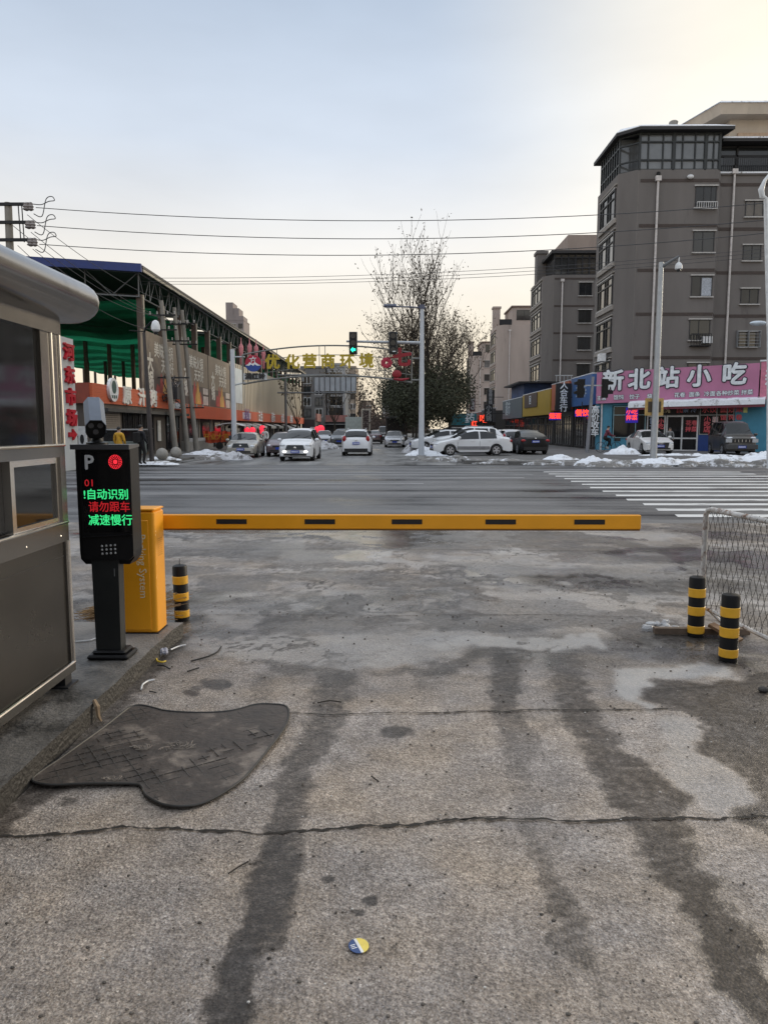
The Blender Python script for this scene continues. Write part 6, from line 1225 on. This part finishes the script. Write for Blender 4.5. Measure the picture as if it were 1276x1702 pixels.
    zb_ = .42; gw = W/2-.5
    if grille == 'wide': MB().prism([(-gw-.1,.60),(gw+.1,.60),(gw-.0,.84),(-gw,.84)], hf-.13, hf+.012, 'x').build('grille', M('grille_dark_chrome', (.09,.10,.11), .3, .6), o)
    elif grille == 'tall': MB().prism([(-.42,.34),(.42,.34),(.50,.72),(-.50,.72)], hf-.1, hf+.015, 'x').build('grille', GRL, o)
    elif grille == 'bars':
        MB().box((hf-.1,-.55,.74),(hf+.012,.55,.94)).build('grille', GRL, o); b = MB()
        for k in range(5): b.box((hf+.012,-.42+k*.2,.76),(hf+.024,-.38+k*.2,.92))
        b.build('grille_bars', CHROME, o)
        for s in (1, -1): MB().box((hf-.12,s*.72-.16,.74),(hf+.01,s*.72+.16,.95)).build('square_lamp', HLM, o)
        MB().rbox((hf-.2,-W/2+.03,.34),(hf+.07,W/2-.03,.62),.04).build('bumper', M('bumper_grey', (.06,.06,.062), .45), o)
    else: MB().box((hf-.1,-gw,.56),(hf+.012,gw,.66)).build('grille', GRL, o)
    if grille != 'bars': MB().box((hf-.1,-W/2+.32,.30),(hf+.010,W/2-.32,.40)).build('air_intake', GRL, o)
    MB().box((hrr-.012,-W/2+.2,.27),(hrr+.1,W/2-.2,.46)).build('rear_bumper_insert', GRL, o)
    if plate:
        for xx, s, z in ((hf+(.03 if grille != 'bars' else .075),1,.50 if grille != 'bars' else .48),(hrr-.02,-1,.78)):
            p = MB().box((xx-.012,-.22,z-.07),(xx+.012,.22,z+.07)).build('number_plate', BLUEPL, o)
            if lod > 1:
                b = MB()
                for k in range(7): b.box((min(xx+s*.012,xx+s*.015),-.19+k*.055,z-.04),(max(xx+s*.012,xx+s*.015),-.155+k*.055,z+.04))
                b.build('plate_marks', LPW, p)
    if emblem == 'rings':
        b = MB()
        for k in range(4): b.tube([(hf+.03,-.105+.07*k+.05*math.cos(t),.66+.05*math.sin(t)) for t in np.linspace(0,2*math.pi,13)], .008, 4)
        b.build('ring_emblem', CHROME, o)
    elif emblem: MB().ell((hf+.02,0,.70),(.02,.07,.06),8,6).build('front_emblem', CHROME, o, smooth=True); MB().ell((hrr+.02,0,.96),(.06,.05,.05),8,6).build('rear_emblem', CHROME, o, smooth=True)
    if rails:
        for s in (1, -1): MB().tube([(.2,s*.56,top_(.2)-.02),(.1,s*.56,top_(.1)+.05),(-1.4,s*.56,top_(-1.4)+.05),(-1.5,s*.56,top_(-1.5)-.02)], .022, 6).build('roof_rail', GALV, o, smooth=True)
    if trim:
        for s in (1, -1): MB().box((-.92,s*(hwf(0)+.0)-.012,.36),(.98,s*(hwf(0)+.0)+.012,.54)).build('side_trim', trim, o)
    wp = MB()
    for s in (-.35, .25): wp.tube([(K['ws'][0]-.02,s,top_(K['ws'][0])+.02),((K['ws'][0]*.62+K['ws'][1]*.38),s+.42,top_(K['ws'][0]*.62+K['ws'][1]*.38)+.02)], .01, 4)
    if lod > 1: wp.build('wiper', GRL, o)
    return o
WHC = paint('white', (.74,.75,.77)); SIL = paint('silver', (.42,.43,.45), .55); BEI = paint('champagne', (.40,.38,.34), .5); BLK = paint('black', (.006,.006,.007)); GRY = paint('dark_grey', (.09,.095,.10), .4); TAN = paint('grey_brown', (.055,.052,.05), .3); MAR = paint('maroon_grey', (.14,.10,.11), .4); SLV2 = paint('pale_silver', (.58,.59,.62), .4)
D = R(-90)
car('champagne silver sedan parked behind the white pole on the left', 'sedan', BEI, (-8.75,44.9,.0), R(-88), emblem='oval', grille='wide')
car('white people carrier driving towards the camera with its lower lamps lit', 'mpv', WHC, (-4.93,40.6,0), R(-91), lit=True, rails=True, grille='wide', emblem='oval', name='driving_car')
car('dull maroon grey car half hidden at the left of the white people carrier', 'sedan', MAR, (-6.75,47.0,0), D, 1)
car('white compact sport utility car seen from behind in the middle of the street', 'suv', WHC, (-2.18,48.2,0), R(90), rails=True, emblem='oval', name='driving_car')
car('dark grey car facing the camera just left of the white rear view car', 'hatch', GRY, (-4.9,71.5,.0), D, 1)
car('pale grey car parked left of the dark grey one', 'hatch', SIL, (-6.7,74.5,0), R(-84), 1)
car('silver sedan coming down the street in front of the dark bus', 'sedan', SLV2, (.30,68.5,0), D, 1, name='driving_car')
for k, (x, y, kd, pm_, lb) in enumerate(((-1.9,84,'sedan',MAR,'dark red car following the white one up the street'),(-2.0,98,'sedan',WHC,'white far car just beyond the dark red one'),(-1.6,112,'hatch',SLV2,'small pale far car in the middle distance of the street'),(-1.3,128,'suv',WHC,'farthest white car in the line on the street'),(-.9,96,'van',TAN,'grey green far van coming towards the camera'),(-5.9,90,'suv',GRY,'far dark car parked along the market side'),(-6.3,104,'sedan',WHC,'far white car parked along the market side'))): car(lb, kd, pm_, (x,y,0), R(90) if k != 4 else D, 0 if k else 1, plate=k < 1)
car('white liftback sedan parked side on behind the snow heap at the steel pole', 'sedan', WHC, (4.62,43.4,.14), R(187), 2, trim=M('side_trim_grey', (.2,.2,.21), .5), emblem='oval')
car('white sport utility car with roof rails parked side on behind the white liftback', 'suv', WHC, (4.9,47.2,.14), R(184), 1, rails=True)
car('white car with its bonnet showing left of the roof railed one', 'sedan', WHC, (3.6,51.0,.14), R(184), 1)
car('dark roofed car in the second row beyond the white cars', 'sedan', GRY, (3.7,55.0,.14), R(182), 0)
car('silver car whose dark rear window shows behind the white liftback boot', 'sedan', SLV2, (7.0,50.3,.14), R(172), 1)
car('small silver hatchback seen from behind left of the black sedan', 'hatch', SIL, (7.85,49.6,.14), R(95), 1)
car('black sedan seen from behind on the forecourt', 'sedan', BLK, (8.45,46.5,.14), R(93), 2, emblem='oval')
car('white sedan with four ring emblem parked nose out in front of the snack shop', 'sedan', paint('pearl', (.66,.65,.64)), (16.2,46.9,.14), R(-92), 2, grille='tall', emblem='rings')
car('dark grey minivan with square lamps parked in front of the snack shop', 'van', TAN, (20.75,45.6,.14), R(-98), 2, grille='bars', cat='minivan', name='minivan', wide=1.02)
for k, (x, y, pm_) in enumerate(((3.2,62,SIL),(3.3,68,GRY),(3.4,75,WHC))): car(('silver car in the far parked row under the trees','dark grey car in the far parked row under the trees','white car at the end of the parked row under the trees')[k], ('sedan','suv','sedan')[k], pm_, (x+2,y,.14), R(180), 0)
bus = thing('dark_bus', 'dark bus with a black windscreen behind the silver oncoming sedan', 'bus', (.55,84,0), D)
MB().rbox((-4,-1.15,.35),(4,1.15,2.95),.12).build('body', M('bus_body_dark', (.05,.05,.05), .4, 0, .2, .6), bus, smooth=True, ang=30); MB().box((4.0,-1.0,1.35),(4.02,1.0,2.75)).build('windshield', CGL, bus); MB().box((4.0,-.9,.5),(4.02,.9,.8)).build('bumper', GRL, bus)
for s in (1, -1): MB().cyl((2.6,s*.95,.45),(2.6,s*1.16,.45),.45).build('wheel', TYRE, bus); MB().ell((4.0,s*.85,.95),(.05,.16,.1)).build('headlight', HLM, bus); MB().box((-3.6,s*1.15-.01,1.5),(3.6,s*1.15+.01,2.5)).build('side_window', CGL, bus)
trk = thing('box_truck', 'truck with a pale green grey cargo box behind the white rear view car', 'truck', (-4.2,88,0), R(90)); MB().box((-3,-1.05,.9),(2,1.05,3.0)).build('cargo_box', M('cargo_box_pale', (.45,.5,.47), .5), trk); MB().rbox((2.1,-1,.5),(3.6,1,2.3),.1).build('cab', WHITEP, trk)
for x in (-2,2.7):
    for s in (1, -1): MB().cyl((x,s*.8,.4),(x,s*1.0,.4),.4).build('wheel', TYRE, trk)
# ------------------------------------------------------------------ people and bicycle
def skin_mesh(J, E, Rr, root=0):
    me = bpy.data.meshes.new('sk'); me.from_pydata(J, E, []); o = bpy.data.objects.new('sk', me); COL.objects.link(o)
    m = o.modifiers.new('s', 'SKIN'); m.use_smooth_shade = True
    for i, r_ in enumerate(Rr): me.skin_vertices[0].data[i].radius = (r_, r_) if not isinstance(r_, tuple) else r_; me.skin_vertices[0].data[i].use_root = (i == root)
    s = o.modifiers.new('d', 'SUBSURF'); s.levels = 2; s.render_levels = 2
    dg = bpy.context.evaluated_depsgraph_get(); dg.update(); r_ = bpy.data.meshes.new_from_object(o.evaluated_get(dg)); bpy.data.objects.remove(o); return r_
SKINM = M('skin_tone', (.42,.27,.2), .6); HAIRM = M('hair_black', (.012,.011,.011), .6)
def person(label, loc, rz, top, legs, pose='stand', h=1.7, shoe=GRL, hat=None):
    """one continuous body (trousers, jacket, skin by zone), hair as a child"""
    o = thing('person', label, 'person', loc, rz); s = h/1.7
    if pose == 'stand': lg_ = [((0,.09,.88),(.02,.10,.48),(-.02,.10,.08),(.12,.11,.045)), ((0,-.09,.88),(.10,-.10,.49),(.02,-.10,.09),(.16,-.11,.05))]; armz = [((0,.19,1.38),(.02,.25,1.12),(.13,.22,.90),(.17,.20,.82)), ((0,-.19,1.38),(.0,-.25,1.12),(.16,-.20,.96),(.22,-.14,.92))]; T = 0.
    else: lg_ = [((-.02,.09,.92),(.34,.11,.72),(.22,.11,.33),(.34,.11,.28)), ((-.02,-.09,.92),(.33,-.11,.88),(.30,-.11,.50),(.42,-.11,.45))]; armz = [((.16,.19,1.36),(.30,.24,1.14),(.52,.22,1.08),(.60,.21,1.06)), ((.16,-.19,1.36),(.30,-.24,1.14),(.52,-.22,1.08),(.60,-.21,1.06))]; T = .18
    J = [(0,0,.95),(T*.3,0,1.12),(T*.8,0,1.30),(T,0,1.42),(T*1.1,0,1.50),(T*1.2+.02,0,1.60),(T*1.2+.01,0,1.69)]; Rr = [(.15,.12),(.145,.115),(.17,.12),(.13,.10),.055,(.085,.10),(.07,.085)]; E = [(k,k+1) for k in range(6)]
    for ch_ in lg_:
        i = len(J); J += list(ch_); Rr += [.098,.072,.052,.045]; E += [(0,i),(i,i+1),(i+1,i+2),(i+2,i+3)]
    for ch_ in armz:
        i = len(J); J += list(ch_); Rr += [.075,.06,.045,.04]; E += [(3,i),(i,i+1),(i+1,i+2),(i+2,i+3)]
    J = [tuple(c*s for c in p) for p in J]; Rr = [tuple(c*s for c in r_) if isinstance(r_, tuple) else r_*s for r_ in Rr]
    me = skin_mesh(J, E, Rr); me.name = 'body'; me.materials.clear()
    for m in (top, legs, SKINM, shoe): me.materials.append(m)
    hands = [Vector(J[-1]), Vector(J[-5])]; feet = [Vector(J[10]), Vector(J[14])]
    for p in me.polygons:
        c = p.center; z = c.z/s; p.material_index = 2 if z > 1.475 or min((c-hh).length for hh in hands) < .055 else (3 if min((c-ff).length for ff in feet) < .1 or z < .09 and pose == 'stand' else (1 if (z < .90 if pose == 'stand' else (min((Vector(J[k])-c).length for k in (7,8,9,11,12,13)) < min((Vector(J[k])-c).length for k in (1,2,3,16,17,20,21)))) else 0))
    b = bpy.data.objects.new('body', me); COL.objects.link(b); b.parent = o
    hx = (T*1.2+.02)*s; MB().ell((hx-.022*s,0,1.655*s),(.10*s,.086*s,.085*s),12,8).build('hair' if not hat else 'hat', hat or HAIRM, o, smooth=True)
    MB().ell((hx+.10*s,0,1.60*s),(.022*s,.016*s,.024*s),6,5).build('nose', SKINM, o, smooth=True); return o
NAVY = M('cloth_dark_navy', (.014,.015,.02), .85); DKT = M('cloth_black', (.012,.012,.013), .9); WHJ = M('cloth_white', (.62,.62,.6), .85); YLJ = M('cloth_amber', (.60,.33,.03), .8); MARJ = M('cloth_maroon', (.14,.03,.05), .85); GRJ = M('cloth_grey', (.2,.2,.2), .85)
pl = gnd(236,772,.12); person('person in a dark coat with a backpack standing beside the black camera pole', (pl.x,pl.y,.12), R(60), NAVY, DKT)
bpk = thing('backpack', 'black backpack on the back of the person in the dark coat', 'backpack', (pl.x,pl.y,.12), R(60)); MB().rbox((-.33,-.16,.95),(-.13,.16,1.42),.06).build('bag', DKT, bpk, smooth=True); MB().tube([(-.14,.1,1.40),(.02,.13,1.44),(.13,.11,1.25),(-.08,.13,1.0)], .018, 5).tube([(-.14,-.1,1.40),(.02,-.13,1.44),(.13,-.11,1.25),(-.08,-.13,1.0)], .018, 5).build('strap', DKT, bpk)
p2 = gnd(200,773,.12); person('person in an amber vest working at the street cart', (p2.x,p2.y,.12), R(80), YLJ, DKT, h=1.62)
p3 = gnd(441,752,.0); person('person in a white jacket and dark trousers on the market pavement', (p3.x,p3.y,.0), R(-100), WHJ, DKT, h=1.72)
p4 = at(1107,735,50.2); person('person standing inside the snack shop doorway', (p4.x+.35,50.6,.14), R(-100), GRJ, DKT, h=1.6)
bk = Vector((14.15,48.6,.14)); bc = thing('bicycle', 'dark bicycle being ridden past the teal shop wall', 'bicycle', bk, R(3))
for x in (-.52,.52):
    w_ = MB().tube([(x+.33*math.cos(t),0,.345+.33*math.sin(t)) for t in np.linspace(0,2*math.pi,25)], .018, 6, False).build('wheel', TYRE, bc, smooth=True); b = MB()
    for k in range(12): b.tube([(x,0,.345),(x+.32*math.cos(k*.5236),0,.345+.32*math.sin(k*.5236))], .003, 3)
    b.build('spokes', GALV, w_)
FRM = M('bicycle_frame_dark', (.05,.05,.055), .4, .3); b = MB(); b.tube([(-.52,0,.345),(-.06,0,.30),(.36,0,.78),(-.18,0,.74),(-.06,0,.30)], .02, 6).tube([(-.52,0,.345),(-.18,0,.74),(-.22,0,.86)], .016, 6).tube([(.52,0,.345),(.38,0,.8),(.35,0,1.0)], .02, 6); b.build('frame', FRM, bc)
MB().tube([(.26,.28,1.02),(.36,.2,1.03),(.36,-.2,1.03),(.26,-.28,1.02)], .014, 6).build('handlebar', GALV, bc); MB().ell((-.24,0,.90),(.15,.08,.035)).build('saddle', GRL, bc, smooth=True); MB().box((.46,-.14,.72),(.74,.14,.95)).build('basket', M('basket_dark', (.03,.03,.03), .7), bc); MB().cyl((-.06,-.12,.30),(-.06,.12,.30),.08,n=12).build('crank', GALV, bc)
person('cyclist in a maroon coat and cap riding past the teal shop wall', (bk.x-.24,bk.y,.14), R(3), MARJ, DKT, 'ride', 1.7, hat=M('cap_black', (.02,.018,.018), .8))
# ------------------------------------------------------------------ trees
BARK = M('bark_dark', (.055,.045,.036), .95, 0, .3, 4.); LEAF = M('leaf_dull_olive', (.040,.044,.022), .8, 0, .5, .7); LEAFB = M('leaf_dry_brown', (.075,.055,.03), .85, 0, .4, 1.)
def branch(b, tips, p, d, L, r, depth, up_, rnd, kids, ratio=.68):
    n = 4; pts = [p]; dd = d.copy()
    for k in range(n): dd = (dd+Vector((rnd.uniform(-1,1),rnd.uniform(-1,1),rnd.uniform(-.6,1)))*.13+Vector((0,0,up_))).normalized(); pts.append(pts[-1]+dd*L/n)
    b.tube(pts, [r*(1-.45*k/n) for k in range(n+1)], 5 if depth > 1 else 3, False); tips += [(q, depth) for q in pts[2:]]
    if depth <= 0: return
    for k in range(kids):
        i = rnd.choice((2,3,4,4)); a = rnd.uniform(0, 6.283); side = Vector((math.cos(a), math.sin(a), rnd.uniform(.1,.9))).normalized(); nd = (dd*.75+side*.75).normalized()
        branch(b, tips, pts[i], nd, L*rnd.uniform(ratio-.12, ratio+.12), r*.5, depth-1, up_, rnd, kids, ratio)
def leaves(pts, n, size, spread, rnd):
    m = MB()
    for _ in range(n):
        c = rnd.choice(pts)+Vector((rnd.gauss(0,spread),rnd.gauss(0,spread),rnd.gauss(0,spread))); a = Vector((rnd.gauss(0,1),rnd.gauss(0,1),rnd.gauss(0,1))).normalized(); e_ = a.orthogonal().normalized(); s = size*rnd.uniform(.5,1.3)
        m.add([c-a*s, c+e_*s*.5, c+a*s, c-e_*s*.5], [(0,1,2,3)])
    return m
def tree(label, loc, trunk_h, trunk_r, limbs, L, depth, up_, kids, seed, dense=None, nleaf=0, size=.12, spread=.4, lean=.4, grp=None, lmat=None, sc=1.):
    rnd = random.Random(seed); o = thing('street_tree', label, 'tree', loc, 0, grp); b = MB(); tips = []
    b.tube([(0,0,-.05),(.03,0,trunk_h*.5),(0,.03,trunk_h)], [trunk_r*1.25,trunk_r,trunk_r*.85], 9, False)
    for k in range(limbs):
        a = 2*math.pi*k/limbs+rnd.uniform(-.4,.4); d = Vector((math.cos(a)*lean, math.sin(a)*lean, 1)).normalized(); branch(b, tips, Vector((0,.0,trunk_h*rnd.uniform(.72,1.))), d, L*rnd.uniform(.8,1.15), trunk_r*.55, depth, up_, rnd, kids)
    b.build('trunk', BARK, o)
    if dense: 
        dm_ = dense(rnd); dm_.build('crown', lmat or LEAF, o)
    if nleaf: leaves([p for p, _ in tips], nleaf, size, spread, rnd).build('dry_leaves', LEAFB, o)
    return o
def cloud(n, cz, rx, rz_, size, clumps=60, gap=.55):
    def f(rnd):
        cl = []
        for _ in range(clumps):
            a = rnd.uniform(0,6.283); u_ = rnd.uniform(-1,1); q = rnd.uniform(.25,1)**.5; c = Vector((math.cos(a)*math.sqrt(1-u_*u_)*rx*q, math.sin(a)*math.sqrt(1-u_*u_)*rx*q, cz+u_*rz_*q)); cl.append(c)
        return leaves(cl, n, size, gap, rnd)
    return f
TG = 'street trees along the right kerb'
t1 = tree('tallest street tree with bare upswept twigs above a dense dark lower crown', (2.65,64,.14), 3.2, .22, 6, 6.0, 3, .16, 4, 3, cloud(10500, 4.4, 3.5, 2.1, .11, 80, .75), 1500, .12, .22, .20, TG)
rnd = random.Random(77); b = MB(); tips = []
for k in range(11): a_ = 2*math.pi*k/11; branch(b, tips, Vector((0,0,rnd.uniform(2.4,3.6))), Vector((math.cos(a_)*.85, math.sin(a_)*.85, 1)).normalized(), rnd.uniform(3.4,4.6), .07, 3, .07, rnd, 4, .66)
b.build('outer_limbs', BARK, t1); leaves([p for p, _ in tips], 2600, .11, .22, rnd).build('dry_leaves', LEAFB, t1)
tree('dark bushy street tree right of the tallest one', (5.4,69,.14), 2.6, .16, 8, 3.9, 3, .09, 4, 5, cloud(8000, 4.6, 2.2, 2.0, .12, 60, .5), 1300, .12, .28, .6, TG)
tree('dark bushy street tree overhanging the oncoming lane', (1.5,78,.05), 2.4, .16, 8, 4.0, 3, .08, 4, 8, cloud(9000, 4.8, 2.4, 2.1, .13, 70, .55), 1500, .12, .28, .6, TG)
for k, (x, y) in enumerate(((3.4,90),(3.6,108),(3.8,130),(3.2,158))): tree(('third','fourth','fifth','sixth')[k]+' dark street tree in the receding row at the right kerb', (x,y,.1), 2.6, .18, 6, 4.6, 2, .08, 4, 20+k, cloud(3500, 5.4, 3.1, 2.7, .3, 50, .75), 0, .14, .3, .5, TG)
tree('bare young tree on the market pavement left of the arched sign middle', tuple(at(494,730,96).xy)+(.1,), 2.6, .11, 5, 3.2, 3, .1, 3, 31, None, 160, .2, .25, .5, 'bare trees on the market side')
tree('bare tree before the light grey building at the left of the street', tuple(at(556,725,118).xy)+(.1,), 3.0, .14, 6, 4.0, 3, .08, 3, 32, None, 500, .22, .3, .6, 'bare trees on the market side'); tree('farther bare tree standing left of the brown tree mass', tuple(at(588,722,150).xy)+(.1,), 3.0, .14, 6, 4.2, 3, .08, 3, 33, None, 400, .25, .3, .6, 'bare trees on the market side')
rnd = random.Random(50); b = MB()
for _ in range(9000):
    x = rnd.uniform(-16, 12); y = rnd.uniform(230, 290); h = 6.5+3*math.sin(x*.5)+2*rnd.random(); z = abs(rnd.gauss(0,.55))*h; s = rnd.uniform(.25,.6); a = rnd.uniform(0,3.14)
    b.add([(x-s*math.cos(a),y-s*math.sin(a),z),(x,y,z-s*.7),(x+s*math.cos(a),y+s*math.sin(a),z+.1),(x,y,z+s*.9)], [(0,1,2,3)])
tag(b.build('distant_trees', M('far_twigs_brown', (.085,.062,.052), .95, 0, .3, .3)), 'brown mass of bare trees closing the far end of the street', 'trees', kind='stuff')
ms = thing('market_sign', 'narrow far upright sign frame with dark characters standing by the street', 'sign', tuple(gnd(608,742,.0))); y_ = 84; q = at(608,706,y_); ms.location = (q.x,y_,0)
b = MB(); b.box((-.5,-.08,0),(-.36,.08,3.9)).box((.36,-.08,0),(.5,.08,3.9)).box((-.36,-.08,3.72),(.36,.08,3.9)).build('frame', M('frame_ivory', (.55,.5,.42), .6), ms); MB().box((-.36,-.02,1.3),(.36,.02,3.7)).build('panel', M('panel_dim', (.3,.25,.22), .6), ms)
letters(ms, (q.x,y_-.03,2.55), (1,0,0), '河东市', .8, M('letter_brown', (.05,.03,.03), .6), .02, vertical=True)
# ------------------------------------------------------------------ snow and slush
def pile(label, c, rx, ry, h, seed, mat=None, rz=0., name='snow_pile', grp='snow piles'):
    rnd_ = np.random.RandomState(seed); n, m = 40, 16; vs, fs = [(0,0,h)], []; ox, oy = rnd_.rand(2)*50
    for j in range(1, m+1):
        q = j/m
        for k in range(n):
            a = 2*math.pi*k/n; e_ = 1+.35*(fbm(np.array([2.2*math.cos(a)+ox]), np.array([2.2*math.sin(a)+oy]))[0]-.5)*2*.6; x = q*math.cos(a)*e_*rx; y = q*math.sin(a)*e_*ry
            nz = fbm(np.array([x*2.4+ox]), np.array([y*2.4+oy]), 5)[0]; z = .72*h*max(0, 1-q**1.5)**.8*(.35+1.25*nz)+.04*(1-q)*nz+h*.30*(fbm(np.array([x*7+ox]), np.array([y*7+oy]), 3)[0]-.5)*(1-q**3)
            vs.append((x, y, z if j < m else -.02))
    vs[0] = (0,0,sum(v[2] for v in vs[1:n+1])/n)
    fs = [(0,1+k,1+(k+1)%n) for k in range(n)]+[(1+(j-1)*n+k,1+j*n+k,1+j*n+(k+1)%n,1+(j-1)*n+(k+1)%n) for j in range(1,m) for k in range(n)]
    b = MB().add(vs, fs); o = b.build(name, mat or SNOW, smooth=True, ang=70); o.location = c; o.rotation_euler.z = rz; return tag(o, label, 'snow', grp)
def sp_at(label, u, v, z, rx, ry, h, seed, mat=None): p = gnd(u, v, z); return pile(label, (p.x,p.y,z-.01), rx, ry, h, seed, mat)
sp_at('large white snow heap around the foot of the traffic signal pole', 722, 757, .0, 1.75, .9, .72, 1)
sp_at('dirtier snow heap at the left of the traffic signal pole', 688, 752, .0, .9, 2.2, .95, 2, M('snow_grey', (.55,.55,.57), .8, 0, .3, 5., .6, 14., dirt=((.10,.09,.085), 2.6, .5)))
sp_at('low grey snow bank running back along the street kerb', 682, 741, .0, .8, 6., .9, 21, M('snow_grey', (.55,.55,.57), .8, 0, .3, 5., .6, 14., dirt=((.10,.09,.085), 2.6, .5)))
sp_at('low snow pile left of the pointed one by the crosswalk', 931, 765, .1, 1.05, .55, .33, 3); sp_at('pointed white snow pile beside the crosswalk', 985, 774, .0, 1.0, .5, .62, 4); sp_at('snow pile in front of the bicycle', 1031, 755, .14, 1.25, .6, .62, 5)
sp_at('snow pile around the foot of the grey camera pole', 1092, 771, .1, 1.4, .6, .42, 6); sp_at('long low snow strip right of the grey camera pole', 1180, 769, .1, 2.9, .5, .42, 7); sp_at('snow bank at the right edge beside the minivan', 1285, 766, .14, 1.9, .9, .75, 8)
sp_at('small flat snow patch left of the camera pole heap', 1048, 771, .05, .7, .4, .2, 9); sp_at('thin snow line under the nose of the white sedan', 1130, 757, .14, 2.6, .3, .16, 10); sp_at('thin snow line before the dark minivan', 1190, 758, .14, 1.6, .25, .12, 22)
sp_at('dirty snow heap at the foot of the gantry pole', 388, 764, .0, 1.1, .6, .55, 11, M('snow_grey', (.55,.55,.57), .8, 0, .3, 5., .6, 14., dirt=((.10,.09,.085), 2.6, .5)))
sp_at('snow heap beside the person in white', 448, 752, .0, 1.1, .8, .75, 12); sp_at('flat snow before the low planter wall', 345, 756, .1, 1.6, .5, .32, 13); sp_at('thin snow at the foot of the black camera pole', 258, 771, .1, 1.1, .45, .16, 14)
sp_at('grey slush heap left of the dark grey car', 540, 746, .0, 1.4, 1.2, .9, 15, M('snow_grey', (.55,.55,.57), .8, 0, .3, 5., .6, 14., dirt=((.10,.09,.085), 2.6, .5))); sp_at('snow at the far left kerb behind the display post', 272, 764, .1, .9, .4, .22, 16)
b = MB(); rnd = random.Random(5)                # dirty slush thrown along the far kerbs
def slush(x0, x1, yf, w_, n):
    for _ in range(n):
        x = rnd.uniform(x0, x1); y = yf(x)+rnd.gauss(0, w_); s = rnd.uniform(.06,.30)*(1 if rnd.random() > .1 else 1.6); b.ell((x,y,.0),(s*1.6,s,s*rnd.uniform(.3,.75)),7,4)
slush(4, 9, lambda x: 37.5-.55*(x-4), .6, 420); slush(9, 26, lambda x: 34.3-.03*x, .42, 1100); slush(-14, -10.8, lambda x: 34.4, .4, 160); slush(1.2, 4, lambda x: 41-.6*(x-1), .9, 120); slush(-10.6, -9, lambda x: 43, 1.4, 90)
tag(b.build('dirty_slush', DIRTY, smooth=True), 'dirty frozen slush scattered along the far kerbs of the crossroad', 'slush', kind='stuff')
